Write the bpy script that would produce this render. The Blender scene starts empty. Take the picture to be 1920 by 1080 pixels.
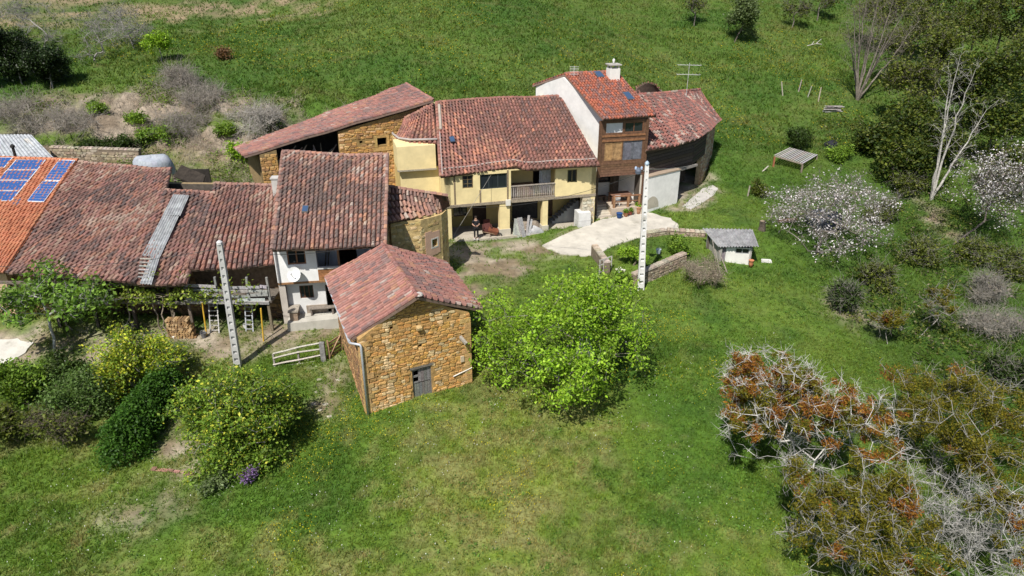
import bpy, math, random
import numpy as np
from mathutils import Matrix, Vector

# ---------------------------------------------------------------- camera, sky, sun
SC = bpy.context.scene
COL = SC.collection
F_PX, CAM_H, PITCH = 1321.0, 18.3, math.radians(25)
cam = bpy.data.cameras.new('camera'); cam_o = bpy.data.objects.new('camera', cam); COL.objects.link(cam_o)
cam.sensor_width = 36.0; cam.lens = 36.0 * F_PX / 1920.0
cam.clip_start = 0.2; cam.clip_end = 1500.0
cam_o.location = (0, 0, CAM_H); cam_o.rotation_euler = (math.pi / 2 - PITCH, 0, 0)
SC.camera = cam_o

SUN_EL, SUN_AZ = math.radians(53), math.radians(205)      # azimuth clockwise from +Y: sun to the left, slightly behind the camera
wd = bpy.data.worlds.new('World'); SC.world = wd; wd.use_nodes = True
wn = wd.node_tree; wn.nodes.clear()
sky = wn.nodes.new('ShaderNodeTexSky'); sky.sky_type = 'NISHITA'; sky.sun_disc = False
sky.sun_elevation = SUN_EL; sky.sun_rotation = SUN_AZ; sky.altitude = 400; sky.dust_density = 1.5
bg = wn.nodes.new('ShaderNodeBackground'); bg.inputs[1].default_value = 0.08
wo = wn.nodes.new('ShaderNodeOutputWorld')
wn.links.new(sky.outputs[0], bg.inputs[0]); wn.links.new(bg.outputs[0], wo.inputs[0])
sl = bpy.data.lights.new('sun', 'SUN'); sl.energy = 4.8; sl.angle = math.radians(0.6); sl.color = (1.0, 0.95, 0.87)
so = bpy.data.objects.new('sun', sl); COL.objects.link(so)
sd = Vector((math.sin(SUN_AZ) * math.cos(SUN_EL), math.cos(SUN_AZ) * math.cos(SUN_EL), math.sin(SUN_EL)))
so.rotation_euler = sd.to_track_quat('Z', 'Y').to_euler(); so.location = (-30, -30, 60)
SC.view_settings.view_transform = 'Standard'; SC.view_settings.look = 'None'
SC.view_settings.exposure = 0.28; SC.view_settings.gamma = 1.0
SC.cycles.max_bounces = 6; SC.cycles.diffuse_bounces = 3; SC.cycles.transparent_max_bounces = 8

R = random.Random(7)
NR = np.random.default_rng(11)

# ---------------------------------------------------------------- surveying helpers: rays of the survey camera onto planes of the place
_c, _s = math.cos(PITCH), math.sin(PITCH)
CAM = np.array([0, 0, CAM_H])
def ray(x, y):
    a, b = (x - 960) / F_PX, (540 - y) / F_PX
    return np.array([a, _c + b * _s, -_s + b * _c])
def G(x, y, z=0.0):
    d = ray(x, y); return CAM + d * ((z - CAM_H) / d[2])
def GY(x, y, Y):
    d = ray(x, y); return CAM + d * (Y / d[1])
def onplane(x, y, p0, n):
    d = ray(x, y); return CAM + d * (np.dot(np.asarray(p0) - CAM, n) / np.dot(d, n))

# ---------------------------------------------------------------- mesh builder
class MB:
    """collects polygons with one tint (linear rgb) each"""
    def __init__(s): s.v = []; s.f = []; s.t = []
    def poly(s, pts, tint=(1, 1, 1)):
        b = len(s.v); s.v.extend([tuple(map(float, p)) for p in pts]); s.f.append(list(range(b, b + len(pts)))); s.t.append(tint)
    def hexa(s, p, tint=(1, 1, 1)):
        """p: 8 points, bottom ring 0-3 ccw, top ring 4-7"""
        b = len(s.v); s.v.extend([tuple(map(float, q)) for q in p])
        for q in ((3, 2, 1, 0), (4, 5, 6, 7), (0, 1, 5, 4), (1, 2, 6, 5), (2, 3, 7, 6), (3, 0, 4, 7)):
            s.f.append([b + i for i in q]); s.t.append(tint)
    def box(s, fr, u0, u1, n0, n1, z0, z1, tint=(1, 1, 1)):
        s.hexa([fr.p(u0, n1, z0), fr.p(u1, n1, z0), fr.p(u1, n0, z0), fr.p(u0, n0, z0),
                fr.p(u0, n1, z1), fr.p(u1, n1, z1), fr.p(u1, n0, z1), fr.p(u0, n0, z1)], tint)
    def beam(s, a, b, w, h, tint=(1, 1, 1), up=(0, 0, 1), w2=None, h2=None):
        a = np.asarray(a, float); b = np.asarray(b, float); d = b - a; L = np.linalg.norm(d)
        if L < 1e-6: return
        d /= L; up = np.asarray(up, float)
        if abs(np.dot(d, up)) > .98: up = np.array([0, 1., 0])
        r = np.cross(d, up); r /= np.linalg.norm(r); q = np.cross(r, d)
        w2 = w if w2 is None else w2; h2 = h if h2 is None else h2
        def ring(c, w, h): return [c - r * w / 2 - q * h / 2, c + r * w / 2 - q * h / 2, c + r * w / 2 + q * h / 2, c - r * w / 2 + q * h / 2]
        A = ring(a, w, h); B = ring(b, w2, h2)
        s.hexa(A + B, tint)
    def tube(s, pts, radii, n=6, tint=(1, 1, 1), cap=True):
        pts = [np.asarray(p, float) for p in pts]
        if not hasattr(radii, '__len__'): radii = [radii] * len(pts)
        rings = []
        for i, p in enumerate(pts):
            d = pts[min(i + 1, len(pts) - 1)] - pts[max(i - 1, 0)]; d = d / (np.linalg.norm(d) + 1e-9)
            u = np.array([0, 0, 1.]) if abs(d[2]) < .9 else np.array([1., 0, 0])
            a = np.cross(d, u); a /= np.linalg.norm(a); b = np.cross(d, a)
            base = len(s.v)
            for k in range(n):
                t = 2 * math.pi * k / n; s.v.append(tuple(p + radii[i] * (math.cos(t) * a + math.sin(t) * b)))
            rings.append(base)
        for i in range(len(rings) - 1):
            for k in range(n):
                k2 = (k + 1) % n
                s.f.append([rings[i] + k, rings[i] + k2, rings[i + 1] + k2, rings[i + 1] + k]); s.t.append(tint)
        if cap:
            s.f.append([rings[0] + k for k in range(n)][::-1]); s.t.append(tint)
            s.f.append([rings[-1] + k for k in range(n)]); s.t.append(tint)
    def lathe(s, c, prof, n=12, tint=(1, 1, 1)):
        """profile of (radius, z) about the vertical through c; closed at both ends"""
        c = np.asarray(c, float); rings = []
        for r, z in prof:
            b = len(s.v); rings.append(b)
            for k in range(n):
                t = 2 * math.pi * k / n; s.v.append((c[0] + r * math.cos(t), c[1] + r * math.sin(t), c[2] + z))
        for i in range(len(rings) - 1):
            for k in range(n):
                k2 = (k + 1) % n; s.f.append([rings[i] + k, rings[i] + k2, rings[i + 1] + k2, rings[i + 1] + k]); s.t.append(tint)
        s.f.append([rings[0] + k for k in range(n)][::-1]); s.t.append(tint)
        s.f.append([rings[-1] + k for k in range(n)]); s.t.append(tint)
    def add(s, o):
        b = len(s.v); s.v.extend(o.v); s.f.extend([[i + b for i in f] for f in o.f]); s.t.extend(o.t)
    def mesh(s, name, mat, smooth=False):
        m = bpy.data.meshes.new(name); m.from_pydata(s.v, [], s.f)
        a = m.attributes.new('tint', 'FLOAT_COLOR', 'FACE')
        t = np.ones((len(s.f), 4), np.float32); t[:, :3] = np.array(s.t, np.float32).reshape(-1, 3)
        a.data.foreach_set('color', t.ravel())
        m.materials.append(mat)
        if smooth: m.polygons.foreach_set('use_smooth', [True] * len(m.polygons))
        m.update(); return m
    def build(s, name, mat, parent=None, smooth=False, **props):
        return link(name, s.mesh(name, mat, smooth), parent, **props)

def npmesh(name, verts, faces, tints, mat, smooth=False):
    """verts (n,3), faces (m,k) same k, tints (m,3)"""
    m = bpy.data.meshes.new(name); verts = np.asarray(verts, np.float32); faces = np.asarray(faces, np.int32)
    nf, k = faces.shape
    m.vertices.add(len(verts)); m.vertices.foreach_set('co', verts.ravel())
    m.loops.add(nf * k); m.loops.foreach_set('vertex_index', faces.ravel())
    m.polygons.add(nf); m.polygons.foreach_set('loop_start', np.arange(nf, dtype=np.int32) * k)
    m.polygons.foreach_set('loop_total', np.full(nf, k, np.int32))
    if smooth: m.polygons.foreach_set('use_smooth', np.ones(nf, bool))
    a = m.attributes.new('tint', 'FLOAT_COLOR', 'FACE')
    t = np.ones((nf, 4), np.float32); t[:, :3] = tints; a.data.foreach_set('color', t.ravel())
    m.materials.append(mat); m.update(calc_edges=True); return m

WORLD = {}
def link(name, data, parent=None, label=None, cat=None, group=None, kind=None, matrix=None):
    o = bpy.data.objects.new(name, data); COL.objects.link(o)
    if matrix is not None: o.matrix_basis = matrix
    if parent is not None:
        o.parent = parent
        if parent.name in WORLD: o.matrix_parent_inverse = WORLD[parent.name]
    if label: o['label'] = label
    if cat: o['category'] = cat
    if group: o['group'] = group
    if kind: o['kind'] = kind
    return o
def thing(name, loc, label, cat, group=None):
    o = link(name, None, None, label, cat, group); o.location = tuple(map(float, loc)); o.empty_display_size = .3
    WORLD[o.name] = Matrix.Translation(-Vector(tuple(map(float, loc))))
    return o
def copy_tree(o, loc, rz=0.0, scale=1.0, label=None, group=None):
    """copy of a thing whose parts are modelled about its own base (no parent inverse)"""
    c = o.copy(); COL.objects.link(c); c.location = tuple(map(float, loc)); c.rotation_euler = (0, 0, rz); c.scale = (scale,) * 3
    if label: c['label'] = label
    if group: c['group'] = group
    for ch in list(o.children):
        k = ch.copy(); COL.objects.link(k); k.parent = c
        for g in list(ch.children):
            d = g.copy(); COL.objects.link(d); d.parent = k
    return c

class Frame:
    """u along a facade, n out of it towards the viewer, z up"""
    def __init__(s, A, B):
        s.o = np.array([A[0], A[1], 0.0]); d = np.array([B[0] - A[0], B[1] - A[1], 0.0]); s.L = float(np.linalg.norm(d))
        s.u = d / s.L; s.n = np.array([s.u[1], -s.u[0], 0.0])
    def p(s, u, n, z): return s.o + s.u * u + s.n * n + np.array([0, 0, z])
    def uz(s, x, y, n=0.0):
        q = onplane(x, y, s.p(0, n, 0), s.n) - s.o; return float(np.dot(q, s.u)), float(q[2])
    def rect(s, x0, y0, x1, y1, n=0.0):
        xm, ym = (x0 + x1) / 2, (y0 + y1) / 2
        u0 = s.uz(x0, ym, n)[0]; u1 = s.uz(x1, ym, n)[0]; z1 = s.uz(xm, y0, n)[1]; z0 = s.uz(xm, y1, n)[1]
        return u0, u1, z0, z1

# ---------------------------------------------------------------- value noise (numpy)
def vnoise(x, y, seed=0):
    xi = np.floor(x).astype(np.int64); yi = np.floor(y).astype(np.int64); fx = x - xi; fy = y - yi
    fx = fx * fx * (3 - 2 * fx); fy = fy * fy * (3 - 2 * fy)
    def h(a, b):
        n = (a * 374761393 + b * 668265263 + seed * 1442695041) & 0x7fffffff
        n = ((n ^ (n >> 13)) * 1274126177) & 0x7fffffff
        n = n ^ (n >> 16)
        return (n & 0xffff) / 65535.0
    return (h(xi, yi) * (1 - fx) + h(xi + 1, yi) * fx) * (1 - fy) + (h(xi, yi + 1) * (1 - fx) + h(xi + 1, yi + 1) * fx) * fy
def fbm(x, y, seed=0, o=4):
    t = 0; a = .5; s = 0
    for i in range(o):
        t = t + a * vnoise(x * 2 ** i, y * 2 ** i, seed + i * 17); s += a; a *= .5
    return t / s

def vn1(x, y, seed=0):
    xi = math.floor(x); yi = math.floor(y); fx = x - xi; fy = y - yi; fx = fx * fx * (3 - 2 * fx); fy = fy * fy * (3 - 2 * fy)
    def h(a, b):
        n = (a * 374761393 + b * 668265263 + seed * 1442695041) & 0x7fffffff
        n = ((n ^ (n >> 13)) * 1274126177) & 0x7fffffff; n ^= n >> 16
        return (n & 0xffff) / 65535.0
    return (h(xi, yi) * (1 - fx) + h(xi + 1, yi) * fx) * (1 - fy) + (h(xi, yi + 1) * (1 - fx) + h(xi + 1, yi + 1) * fx) * fy
def fb1(x, y, seed=0, o=3):
    t = 0; a = .5; s = 0
    for i in range(o): t += a * vn1(x * 2 ** i, y * 2 ** i, seed + i * 17); s += a; a *= .5
    return t / s
# ---------------------------------------------------------------- materials
def nodes(name):
    m = bpy.data.materials.new(name); m.use_nodes = True; nt = m.node_tree; nt.nodes.clear()
    return m, nt, nt.nodes, nt.links
def tinted(name, rough=.85, scale=6.0, amount=.35, bump=.3, bscale=30.0, stretch=(1, 1, 1), spec=.3, lichen=None, detail=6.0, bdist=.02):
    """base colour = the piece's own tint, broken up by two layers of procedural grain, plus fine relief"""
    m, nt, N, L = nodes(name)
    out = N.new('ShaderNodeOutputMaterial'); b = N.new('ShaderNodeBsdfPrincipled'); L.new(b.outputs[0], out.inputs[0])
    b.inputs['Roughness'].default_value = rough; b.inputs['Specular IOR Level'].default_value = spec
    at = N.new('ShaderNodeAttribute'); at.attribute_name = 'tint'
    g = N.new('ShaderNodeNewGeometry'); mp = N.new('ShaderNodeMapping'); mp.inputs['Scale'].default_value = stretch
    L.new(g.outputs['Position'], mp.inputs[0])
    n1 = N.new('ShaderNodeTexNoise'); n1.inputs['Scale'].default_value = scale; n1.inputs['Detail'].default_value = detail; n1.inputs['Roughness'].default_value = .65
    L.new(mp.outputs[0], n1.inputs['Vector'])
    mr = N.new('ShaderNodeMapRange'); mr.inputs[1].default_value = .3; mr.inputs[2].default_value = .7
    mr.inputs[3].default_value = 1 - amount; mr.inputs[4].default_value = 1 + amount; L.new(n1.outputs[0], mr.inputs[0])
    mx = N.new('ShaderNodeMix'); mx.data_type = 'RGBA'; mx.blend_type = 'MULTIPLY'; mx.inputs[0].default_value = 1
    L.new(at.outputs['Color'], mx.inputs[6]); L.new(mr.outputs[0], mx.inputs[7])
    col = mx.outputs[2]
    if lichen:
        c, sc_, lo, hi = lichen
        n3 = N.new('ShaderNodeTexNoise'); n3.inputs['Scale'].default_value = sc_; n3.inputs['Detail'].default_value = 8; n3.inputs['Roughness'].default_value = .7
        L.new(g.outputs['Position'], n3.inputs['Vector'])
        r3 = N.new('ShaderNodeMapRange'); r3.inputs[1].default_value = lo; r3.inputs[2].default_value = hi; L.new(n3.outputs[0], r3.inputs[0])
        m3 = N.new('ShaderNodeMix'); m3.data_type = 'RGBA'; L.new(r3.outputs[0], m3.inputs[0]); L.new(col, m3.inputs[6]); m3.inputs[7].default_value = (*c, 1)
        col = m3.outputs[2]
    L.new(col, b.inputs['Base Color'])
    if bump:
        n2 = N.new('ShaderNodeTexNoise'); n2.inputs['Scale'].default_value = bscale; n2.inputs['Detail'].default_value = 4
        L.new(mp.outputs[0], n2.inputs['Vector'])
        bp = N.new('ShaderNodeBump'); bp.inputs['Strength'].default_value = bump; bp.inputs['Distance'].default_value = bdist
        L.new(n2.outputs[0], bp.inputs['Height']); L.new(bp.outputs[0], b.inputs['Normal'])
    return m
def leafmat(name, trans=.35, rough=.55):
    m, nt, N, L = nodes(name)
    out = N.new('ShaderNodeOutputMaterial'); at = N.new('ShaderNodeAttribute'); at.attribute_name = 'tint'
    b = N.new('ShaderNodeBsdfPrincipled'); b.inputs['Roughness'].default_value = rough; b.inputs['Specular IOR Level'].default_value = .25
    t = N.new('ShaderNodeBsdfTranslucent'); mx = N.new('ShaderNodeMixShader'); mx.inputs[0].default_value = trans
    g = N.new('ShaderNodeMix'); g.data_type = 'RGBA'; g.blend_type = 'MULTIPLY'; g.inputs[0].default_value = 1; g.inputs[7].default_value = (1.25, 1.2, .6, 1)
    L.new(at.outputs['Color'], g.inputs[6])
    L.new(at.outputs['Color'], b.inputs['Base Color']); L.new(g.outputs[2], t.inputs[0])
    L.new(b.outputs[0], mx.inputs[1]); L.new(t.outputs[0], mx.inputs[2]); L.new(mx.outputs[0], out.inputs[0])
    return m
def glassmat(name, col=(.02, .025, .03), rough=.06):
    m, nt, N, L = nodes(name)
    out = N.new('ShaderNodeOutputMaterial'); b = N.new('ShaderNodeBsdfPrincipled'); L.new(b.outputs[0], out.inputs[0])
    b.inputs['Base Color'].default_value = (*col, 1); b.inputs['Roughness'].default_value = rough; b.inputs['Specular IOR Level'].default_value = .6
    return m
M = {}
M['tile'] = tinted('old_clay_tile', .9, 3.5, .28, .5, 40, lichen=((.26, .22, .19), 2.0, .58, .95))
M['newtile'] = tinted('clay_tile', .8, 3.0, .22, .3, 40)
M['stone'] = tinted('sandstone', .92, 5.0, .38, .9, 22, lichen=((.10, .075, .05), 3.0, .62, .78), bdist=.03)
M['mortar'] = tinted('lime_mortar', .95, 4.0, .35, .8, 30)
M['plaster'] = tinted('painted_plaster', .85, 1.3, .13, .25, 18, lichen=((.40, .36, .27), 1.1, .66, .86))
M['white'] = tinted('whitewash', .85, 1.6, .10, .2, 16, lichen=((.48, .46, .41), 1.4, .62, .80))
M['wood'] = tinted('weathered_wood', .85, 4.0, .45, .5, 14, stretch=(3, 3, 3))
M['brownwood'] = tinted('varnished_wood', .6, 5.0, .4, .3, 20, spec=.35)
M['concrete'] = tinted('concrete', .9, 1.2, .18, .35, 25, lichen=((.27, .25, .20), .9, .58, .78))
M['metal'] = tinted('grey_metal', .5, 6.0, .2, .1, 30, spec=.5)
M['sheet'] = tinted('corrugated_sheet', .75, 2.5, .4, .2, 30, lichen=((.16, .15, .14), 2.0, .6, .8))
M['cloth'] = tinted('cloth', .85, 6.0, .2, .3, 20)
M['skin'] = tinted('skin', .6, 10, .08, 0)
M['ceramic'] = tinted('fired_clay', .7, 8, .2, .2, 30)
M['dark'] = tinted('dark_timber', .95, 4.0, .5, .4, 16)
M['bark'] = tinted('bark', .95, 7.0, .45, .8, 25)
M['leaf'] = leafmat('leaf')
M['petal'] = leafmat('petal', .3, .6)
M['needle'] = leafmat('dark_leaf', .15, .5)
M['blade'] = leafmat('grass_blade', .35, .55)
M['glass'] = glassmat('window_glass')
M['roofglass'] = glassmat('roof_window_glass', (.05, .09, .17), .12)  # blue of the reflected sky is put into the base colour
M['solar'] = glassmat('solar_cell', (.035, .10, .30), .18)  # base colour made bluer and brighter to stand in for sky reflection
M['soil'] = tinted('soil', .95, 3.0, .4, .8, 12, bdist=.06)
# ================================================================ terrain
_cp = []
for x, y, z in [(960, 1080, -2.4), (0, 1080, -2.5), (1920, 1080, -3.2), (480, 900, -2.0), (960, 850, -1.8), (1400, 850, -2.1), (687, 778, -1.6), (884, 718, -1.4),
                (300, 850, -1.9), (0, 850, -2.0), (640, 640, -1.1), (530, 612, -.75), (300, 645, -.95), (0, 660, -1.1), (900, 490, -.75), (870, 452, -.5), (945, 452, -.7),
                (1020, 440, -.5), (1115, 416, -.1), (1205, 398, -.1), (1270, 430, -.15), (1201, 543, -.85), (1130, 500, -.75), (1410, 500, -.95), (1345, 487, -.7), (1050, 600, -1.1),
                (1290, 352, .3), (1350, 330, .7), (1450, 400, -.1), (1550, 450, -1.0), (1650, 600, -2.2), (1500, 640, -1.5), (1740, 390, -1.3), (1850, 650, -3.4), (1920, 420, -1.6),
                (1400, 260, 2.3), (1550, 330, .6), (1350, 700, -1.6), (1700, 900, -3.0), (650, 1000, -2.2), (1350, 1000, -2.5)]:
    p = G(x, y, z); _cp.append((p[0], p[1], z))
_cp += [(0, 55, .3), (4, 60, 2.0), (0, 64, 4.4), (0, 69, 6.9), (-8, 69, 7.0), (10, 70, 6.0), (0, 94, 13.3), (0, 125, 24), (0, 200, 52), (60, 200, 50), (-80, 200, 52),
        (-12, 48, .3), (-16, 50, .9), (-10, 56, 1.6), (-24, 42, 1.2), (-36, 42, 1.0), (-25, 52, 2.9), (-38, 52, 2.9), (-26, 57.5, 3.2), (-40, 57.5, 3.3), (-14, 58, 2.6),
        (-27, 66, 6.7), (-38, 66, 6.9), (-50, 66, 7), (-18, 66, 6.0), (-25, 76, 8.9), (-50, 76, 9), (-30, 94, 13.2), (-60, 94, 13.4), (-30, 125, 24),
        (20, 78, 4.6), (26, 79, 4.6), (20, 95, 9.8), (30, 95, 9.6), (25, 125, 20), (38, 78, 3.6), (40, 95, 8), (55, 95, 8), (55, 125, 17), (40, 60, -.2), (55, 60, 0),
        (45, 40, -3), (30, 30, -3.6), (45, 25, -4.5), (-35, 34, -1.4), (-45, 40, 0), (-30, 24, -2.2), (-40, 15, -3), (40, 10, -4.6), (0, 8, -3.2)]
_cp = np.array(_cp)
def _tps(d2): return np.where(d2 > 1e-9, d2 * np.log(d2 + 1e-12), 0.0) * .5
_n = len(_cp)
_K = _tps(((_cp[:, None, :2] - _cp[None, :, :2]) ** 2).sum(-1)) + np.eye(_n) * 3.0
_Pm = np.c_[np.ones(_n), _cp[:, :2]]
_A = np.block([[_K, _Pm], [_Pm.T, np.zeros((3, 3))]])
_w = np.linalg.solve(_A, np.r_[_cp[:, 2], 0, 0, 0])
def hz0(x, y):
    x = np.atleast_1d(np.asarray(x, float)); y = np.atleast_1d(np.asarray(y, float)); out = np.empty(len(x))
    for i in range(0, len(x), 20000):
        d2 = (x[i:i + 20000, None] - _cp[None, :, 0]) ** 2 + (y[i:i + 20000, None] - _cp[None, :, 1]) ** 2
        out[i:i + 20000] = _tps(d2) @ _w[:_n] + _w[_n] + _w[_n + 1] * x[i:i + 20000] + _w[_n + 2] * y[i:i + 20000]
    return out
def hz(x, y):
    xx = np.atleast_1d(np.asarray(x, float)); yy = np.atleast_1d(np.asarray(y, float))
    h = hz0(xx, yy) + (fbm(xx * .45, yy * .45, 3, 3) - .5) * .22
    bank = np.exp(-((yy - 62) / 6.0) ** 2) * np.clip((-xx - 11) / 6, 0, 1)                # the eroded bank behind the left-hand row
    h = h + bank * (fbm(xx * .5, yy * .5, 21, 4) - .5) * 2.2
    hill = np.clip((yy - 68) / 10, 0, 1)
    return h + hill * (fbm(xx * .12, yy * .12, 31, 4) - .5) * 1.4
def hz1(x, y): return float(hz(x, y)[0])
def T(x, y):
    """where the ray through (x, y) meets the ground"""
    d = ray(x, y); Y = np.arange(14, 190, .15); q = CAM + d[None, :] * (Y / d[1])[:, None]
    below = q[:, 2] < hz(q[:, 0], q[:, 1]); i = int(np.argmax(below)) if below.any() else len(Y) - 1
    p = q[i].copy(); p[2] = hz1(p[0], p[1]); return p
def TXY(pts): return [tuple(T(x, y)[:2]) for x, y in pts]
def pmask(poly, x, y, soft=.5, wob=.6, seed=1):
    """soft inside-mask of a ground polygon with an uneven edge"""
    poly = np.asarray(poly, float); n = len(poly); ins = np.zeros(len(x), bool); dist = np.full(len(x), 1e9)
    for i in range(n):
        a = poly[i]; b = poly[(i + 1) % n]
        c = ((a[1] > y) != (b[1] > y)) & (x < (b[0] - a[0]) * (y - a[1]) / (b[1] - a[1] + 1e-12) + a[0]); ins ^= c
        e = b - a; t = np.clip(((x - a[0]) * e[0] + (y - a[1]) * e[1]) / (e @ e + 1e-9), 0, 1)
        dist = np.minimum(dist, np.hypot(x - a[0] - t * e[0], y - a[1] - t * e[1]))
    sd_ = np.where(ins, dist, -dist) + (fbm(x * .9, y * .9, seed, 3) - .5) * 2 * wob
    return np.clip(.5 + sd_ / (2 * soft), 0, 1)

YARD_PX = [(1015, 463), (1045, 448), (1085, 430), (1128, 412), (1165, 405), (1215, 400), (1258, 410), (1273, 424), (1268, 436), (1225, 440), (1180, 452), (1140, 466), (1118, 480), (1090, 482), (1050, 478)]
PAD_PX = [(-60, 640), (30, 640), (62, 645), (50, 662), (20, 682), (-60, 700)]
YARD = TXY(YARD_PX); PAD = TXY(PAD_PX)
DIRT = [TXY([(842, 452), (1010, 450), (1120, 418), (1130, 450), (1060, 480), (1000, 505), (930, 545), (880, 560), (850, 535)]),
        TXY([(-40, 625), (300, 615), (640, 588), (642, 628), (560, 650), (470, 668), (340, 690), (200, 690), (-40, 700)]),
        TXY([(262, 885), (300, 800), (335, 690), (352, 690), (345, 800), (392, 880), (360, 905), (300, 900)]),
        TXY([(592, 705), (612, 705), (622, 790), (600, 800)]),
        TXY([(200, 965), (240, 950), (272, 960), (262, 985), (215, 990)]), TXY([(296, 930), (322, 925), (330, 985), (306, 1000)]), TXY([(600, 690), (640, 668), (650, 700), (640, 770), (600, 800), (585, 740)]),
        TXY([(1285, 372), (1345, 352), (1355, 362), (1300, 395), (1240, 398)]),
        TXY([(1540, 545), (1600, 560), (1650, 620), (1610, 630), (1560, 590)]),
        [(10.6, 54.6), (14.8, 57.0), (18, 61), (18.2, 64), (16, 69), (9, 66)],
        TXY([(1720, 370), (1760, 395), (1800, 440), (1780, 450), (1730, 410)])]
def gz(pts): return [(p[0], p[1]) for p in pts]
BARE = [gz([(-44, 57.5), (-20, 57), (-15, 62), (-20, 65.5), (-30, 67), (-44, 66)]), gz([(-20, 63), (-15.5, 63.5), (-15.5, 66), (-19.5, 66)])]
TERR = [gz([(-44, 50), (-16, 47), (-13, 55), (-18, 58.5), (-44, 59)])]
DRY = [gz([(-70, 84), (-24, 90), (-26, 98), (-30, 110), (-70, 110)])]

_xs = np.r_[np.linspace(-170, -42, 40)[:-1], np.arange(-42, 42, .36), np.linspace(42, 170, 40)]
_ys = np.r_[np.linspace(-30, 14, 24)[:-1], np.arange(14, 72, .34), np.arange(72, 112, .6), np.linspace(112, 330, 70)]
_X, _Y = np.meshgrid(_xs, _ys); _x = _X.ravel(); _y = _Y.ravel(); _z = hz(_x, _y)
m_yard = pmask(YARD, _x, _y, .15, .1); m_pad = pmask(PAD, _x, _y, .15, .1)
_z = _z - .08 * np.maximum(m_yard, m_pad)
FOOT = [([(-4.9, 48.7), (6.4, 51.6), (4.2, 60), (-7.4, 57.5)], -.75), ([(6.4, 52.2), (10.4, 53.3), (9.5, 60), (4.5, 58.5)], -.6), ([(10.6, 54.6), (14.6, 57.3), (17.6, 61.2), (18.2, 64), (16, 69), (9, 66)], .05),
        ([(-31, 36.6), (-13, 36.6), (-7.5, 37.2), (-8, 44), (-30, 45)], -.95)]
for _p, _mz in FOOT: _z = np.where(pmask(_p, _x, _y, .1, .0) > .5, np.minimum(_z, _mz), _z)
def groundmasks(x, y):
    d = np.zeros(len(x)); 
    for i, p in enumerate(DIRT): d = np.maximum(d, pmask(p, x, y, .7, 1.0, 5 + i))
    b = np.zeros(len(x))
    for i, p in enumerate(BARE): b = np.maximum(b, pmask(p, x, y, 1.0, 2.2, 15 + i))
    b *= np.clip((fbm(x * .35, y * .35, 77, 3) - .30) * 6, 0, 1)
    t = pmask(TERR[0], x, y, 1.2, 2.0, 25); dr = pmask(DRY[0], x, y, 3, 6, 35)
    return d, b, t, dr
def lerp(a, b, t): return a + (b - a) * t[:, None]
def grass_col(x, y):
    """colour of the sward itself: lush, dry and clovery patches"""
    n1 = fbm(x * .11, y * .11, 41, 4); n2 = fbm(x * .5, y * .5, 42, 3); n3 = fbm(x * 1.6, y * 1.6, 43, 2)
    far = np.clip((y - 60) / 8, 0, 1)
    lush = np.array([.085, .170, .019]); dry = np.array([.250, .240, .092]); dark = np.array([.045, .112, .013]); fresh = np.array([.185, .255, .032])
    near = np.clip(1 - (y - 20) / 22, 0, 1) * np.clip((14 - x) / 10, 0, 1)
    c = lerp(np.tile(lush, (len(x), 1)), np.array([.055, .118, .016]), far * .85)
    c = lerp(c, fresh, np.clip((n1 - .30) * 3.5, 0, 1) * (.35 + .6 * near) * (1 - .5 * far))
    c = lerp(c, dark, np.clip((n2 * (1 - .5 * far) + fbm(x * .22, y * .4, 45, 3) * .5 * far - .50) * 5, 0, 1) * (.7 - .25 * near))
    c = lerp(c, dry, np.clip((n3 * .5 + n1 * .5 - .44) * 4.5, 0, 1) * (.15 + .75 * near))
    right = np.clip((x - 16) / 8, 0, 1) * (1 - far)
    c = lerp(c, np.array([.055, .115, .013]), right * .75)
    strip = np.clip((fbm(x * .5, y * 1.1, 44, 3) - .6) * 5, 0, 1) * far
    return lerp(c, np.array([.15, .15, .05]), strip * .5)
gd, gb, gt, gdr = groundmasks(_x, _y)
gcol = grass_col(_x, _y) * .80
soilc = lerp(np.tile(np.array([.20, .155, .10]), (len(_x), 1)), np.array([.36, .31, .24]), np.clip((fbm(_x * .7, _y * .7, 51, 4) - .35) * 3, 0, 1))
dirt_amt = gd * np.clip(.45 + (fbm(_x * .8, _y * .8, 52, 3) - .42) * 3.2, .15, 1)
gcol = lerp(gcol, soilc, dirt_amt)
gcol = lerp(gcol, lerp(np.tile(np.array([.20, .155, .11]), (len(_x), 1)), np.array([.32, .265, .205]), np.clip((fbm(_x * .6, _y * .6, 53, 4) - .4) * 4, 0, 1)), gb)
gcol = lerp(gcol, np.array([.20, .155, .09]), gt * np.clip((fbm(_x * .5, _y * .5, 54, 3) - .3) * 4, 0, 1) * .85)
gcol = lerp(gcol, np.array([.27, .20, .13]), gdr * np.clip((fbm(_x * .25, _y * .25, 55, 4) - .36) * 6, 0, 1) * .9)
_nx, _ny = len(_xs), len(_ys)
_i = np.arange(_nx * _ny).reshape(_ny, _nx)
_fc = np.stack([_i[:-1, :-1], _i[:-1, 1:], _i[1:, 1:], _i[1:, :-1]], -1).reshape(-1, 4)
gm = npmesh('ground', np.c_[_x, _y, _z], _fc, np.ones((len(_fc), 3)), tinted('meadow_soil', .95, 2.2, .38, .9, 9.0, detail=10, bdist=.08), True)
gm.attributes.remove(gm.attributes['tint']); _a = gm.attributes.new('tint', 'FLOAT_COLOR', 'POINT')
_a.data.foreach_set('color', np.c_[gcol, np.ones(len(gcol))].astype(np.float32).ravel())
link('ground', gm, kind='structure')

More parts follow.
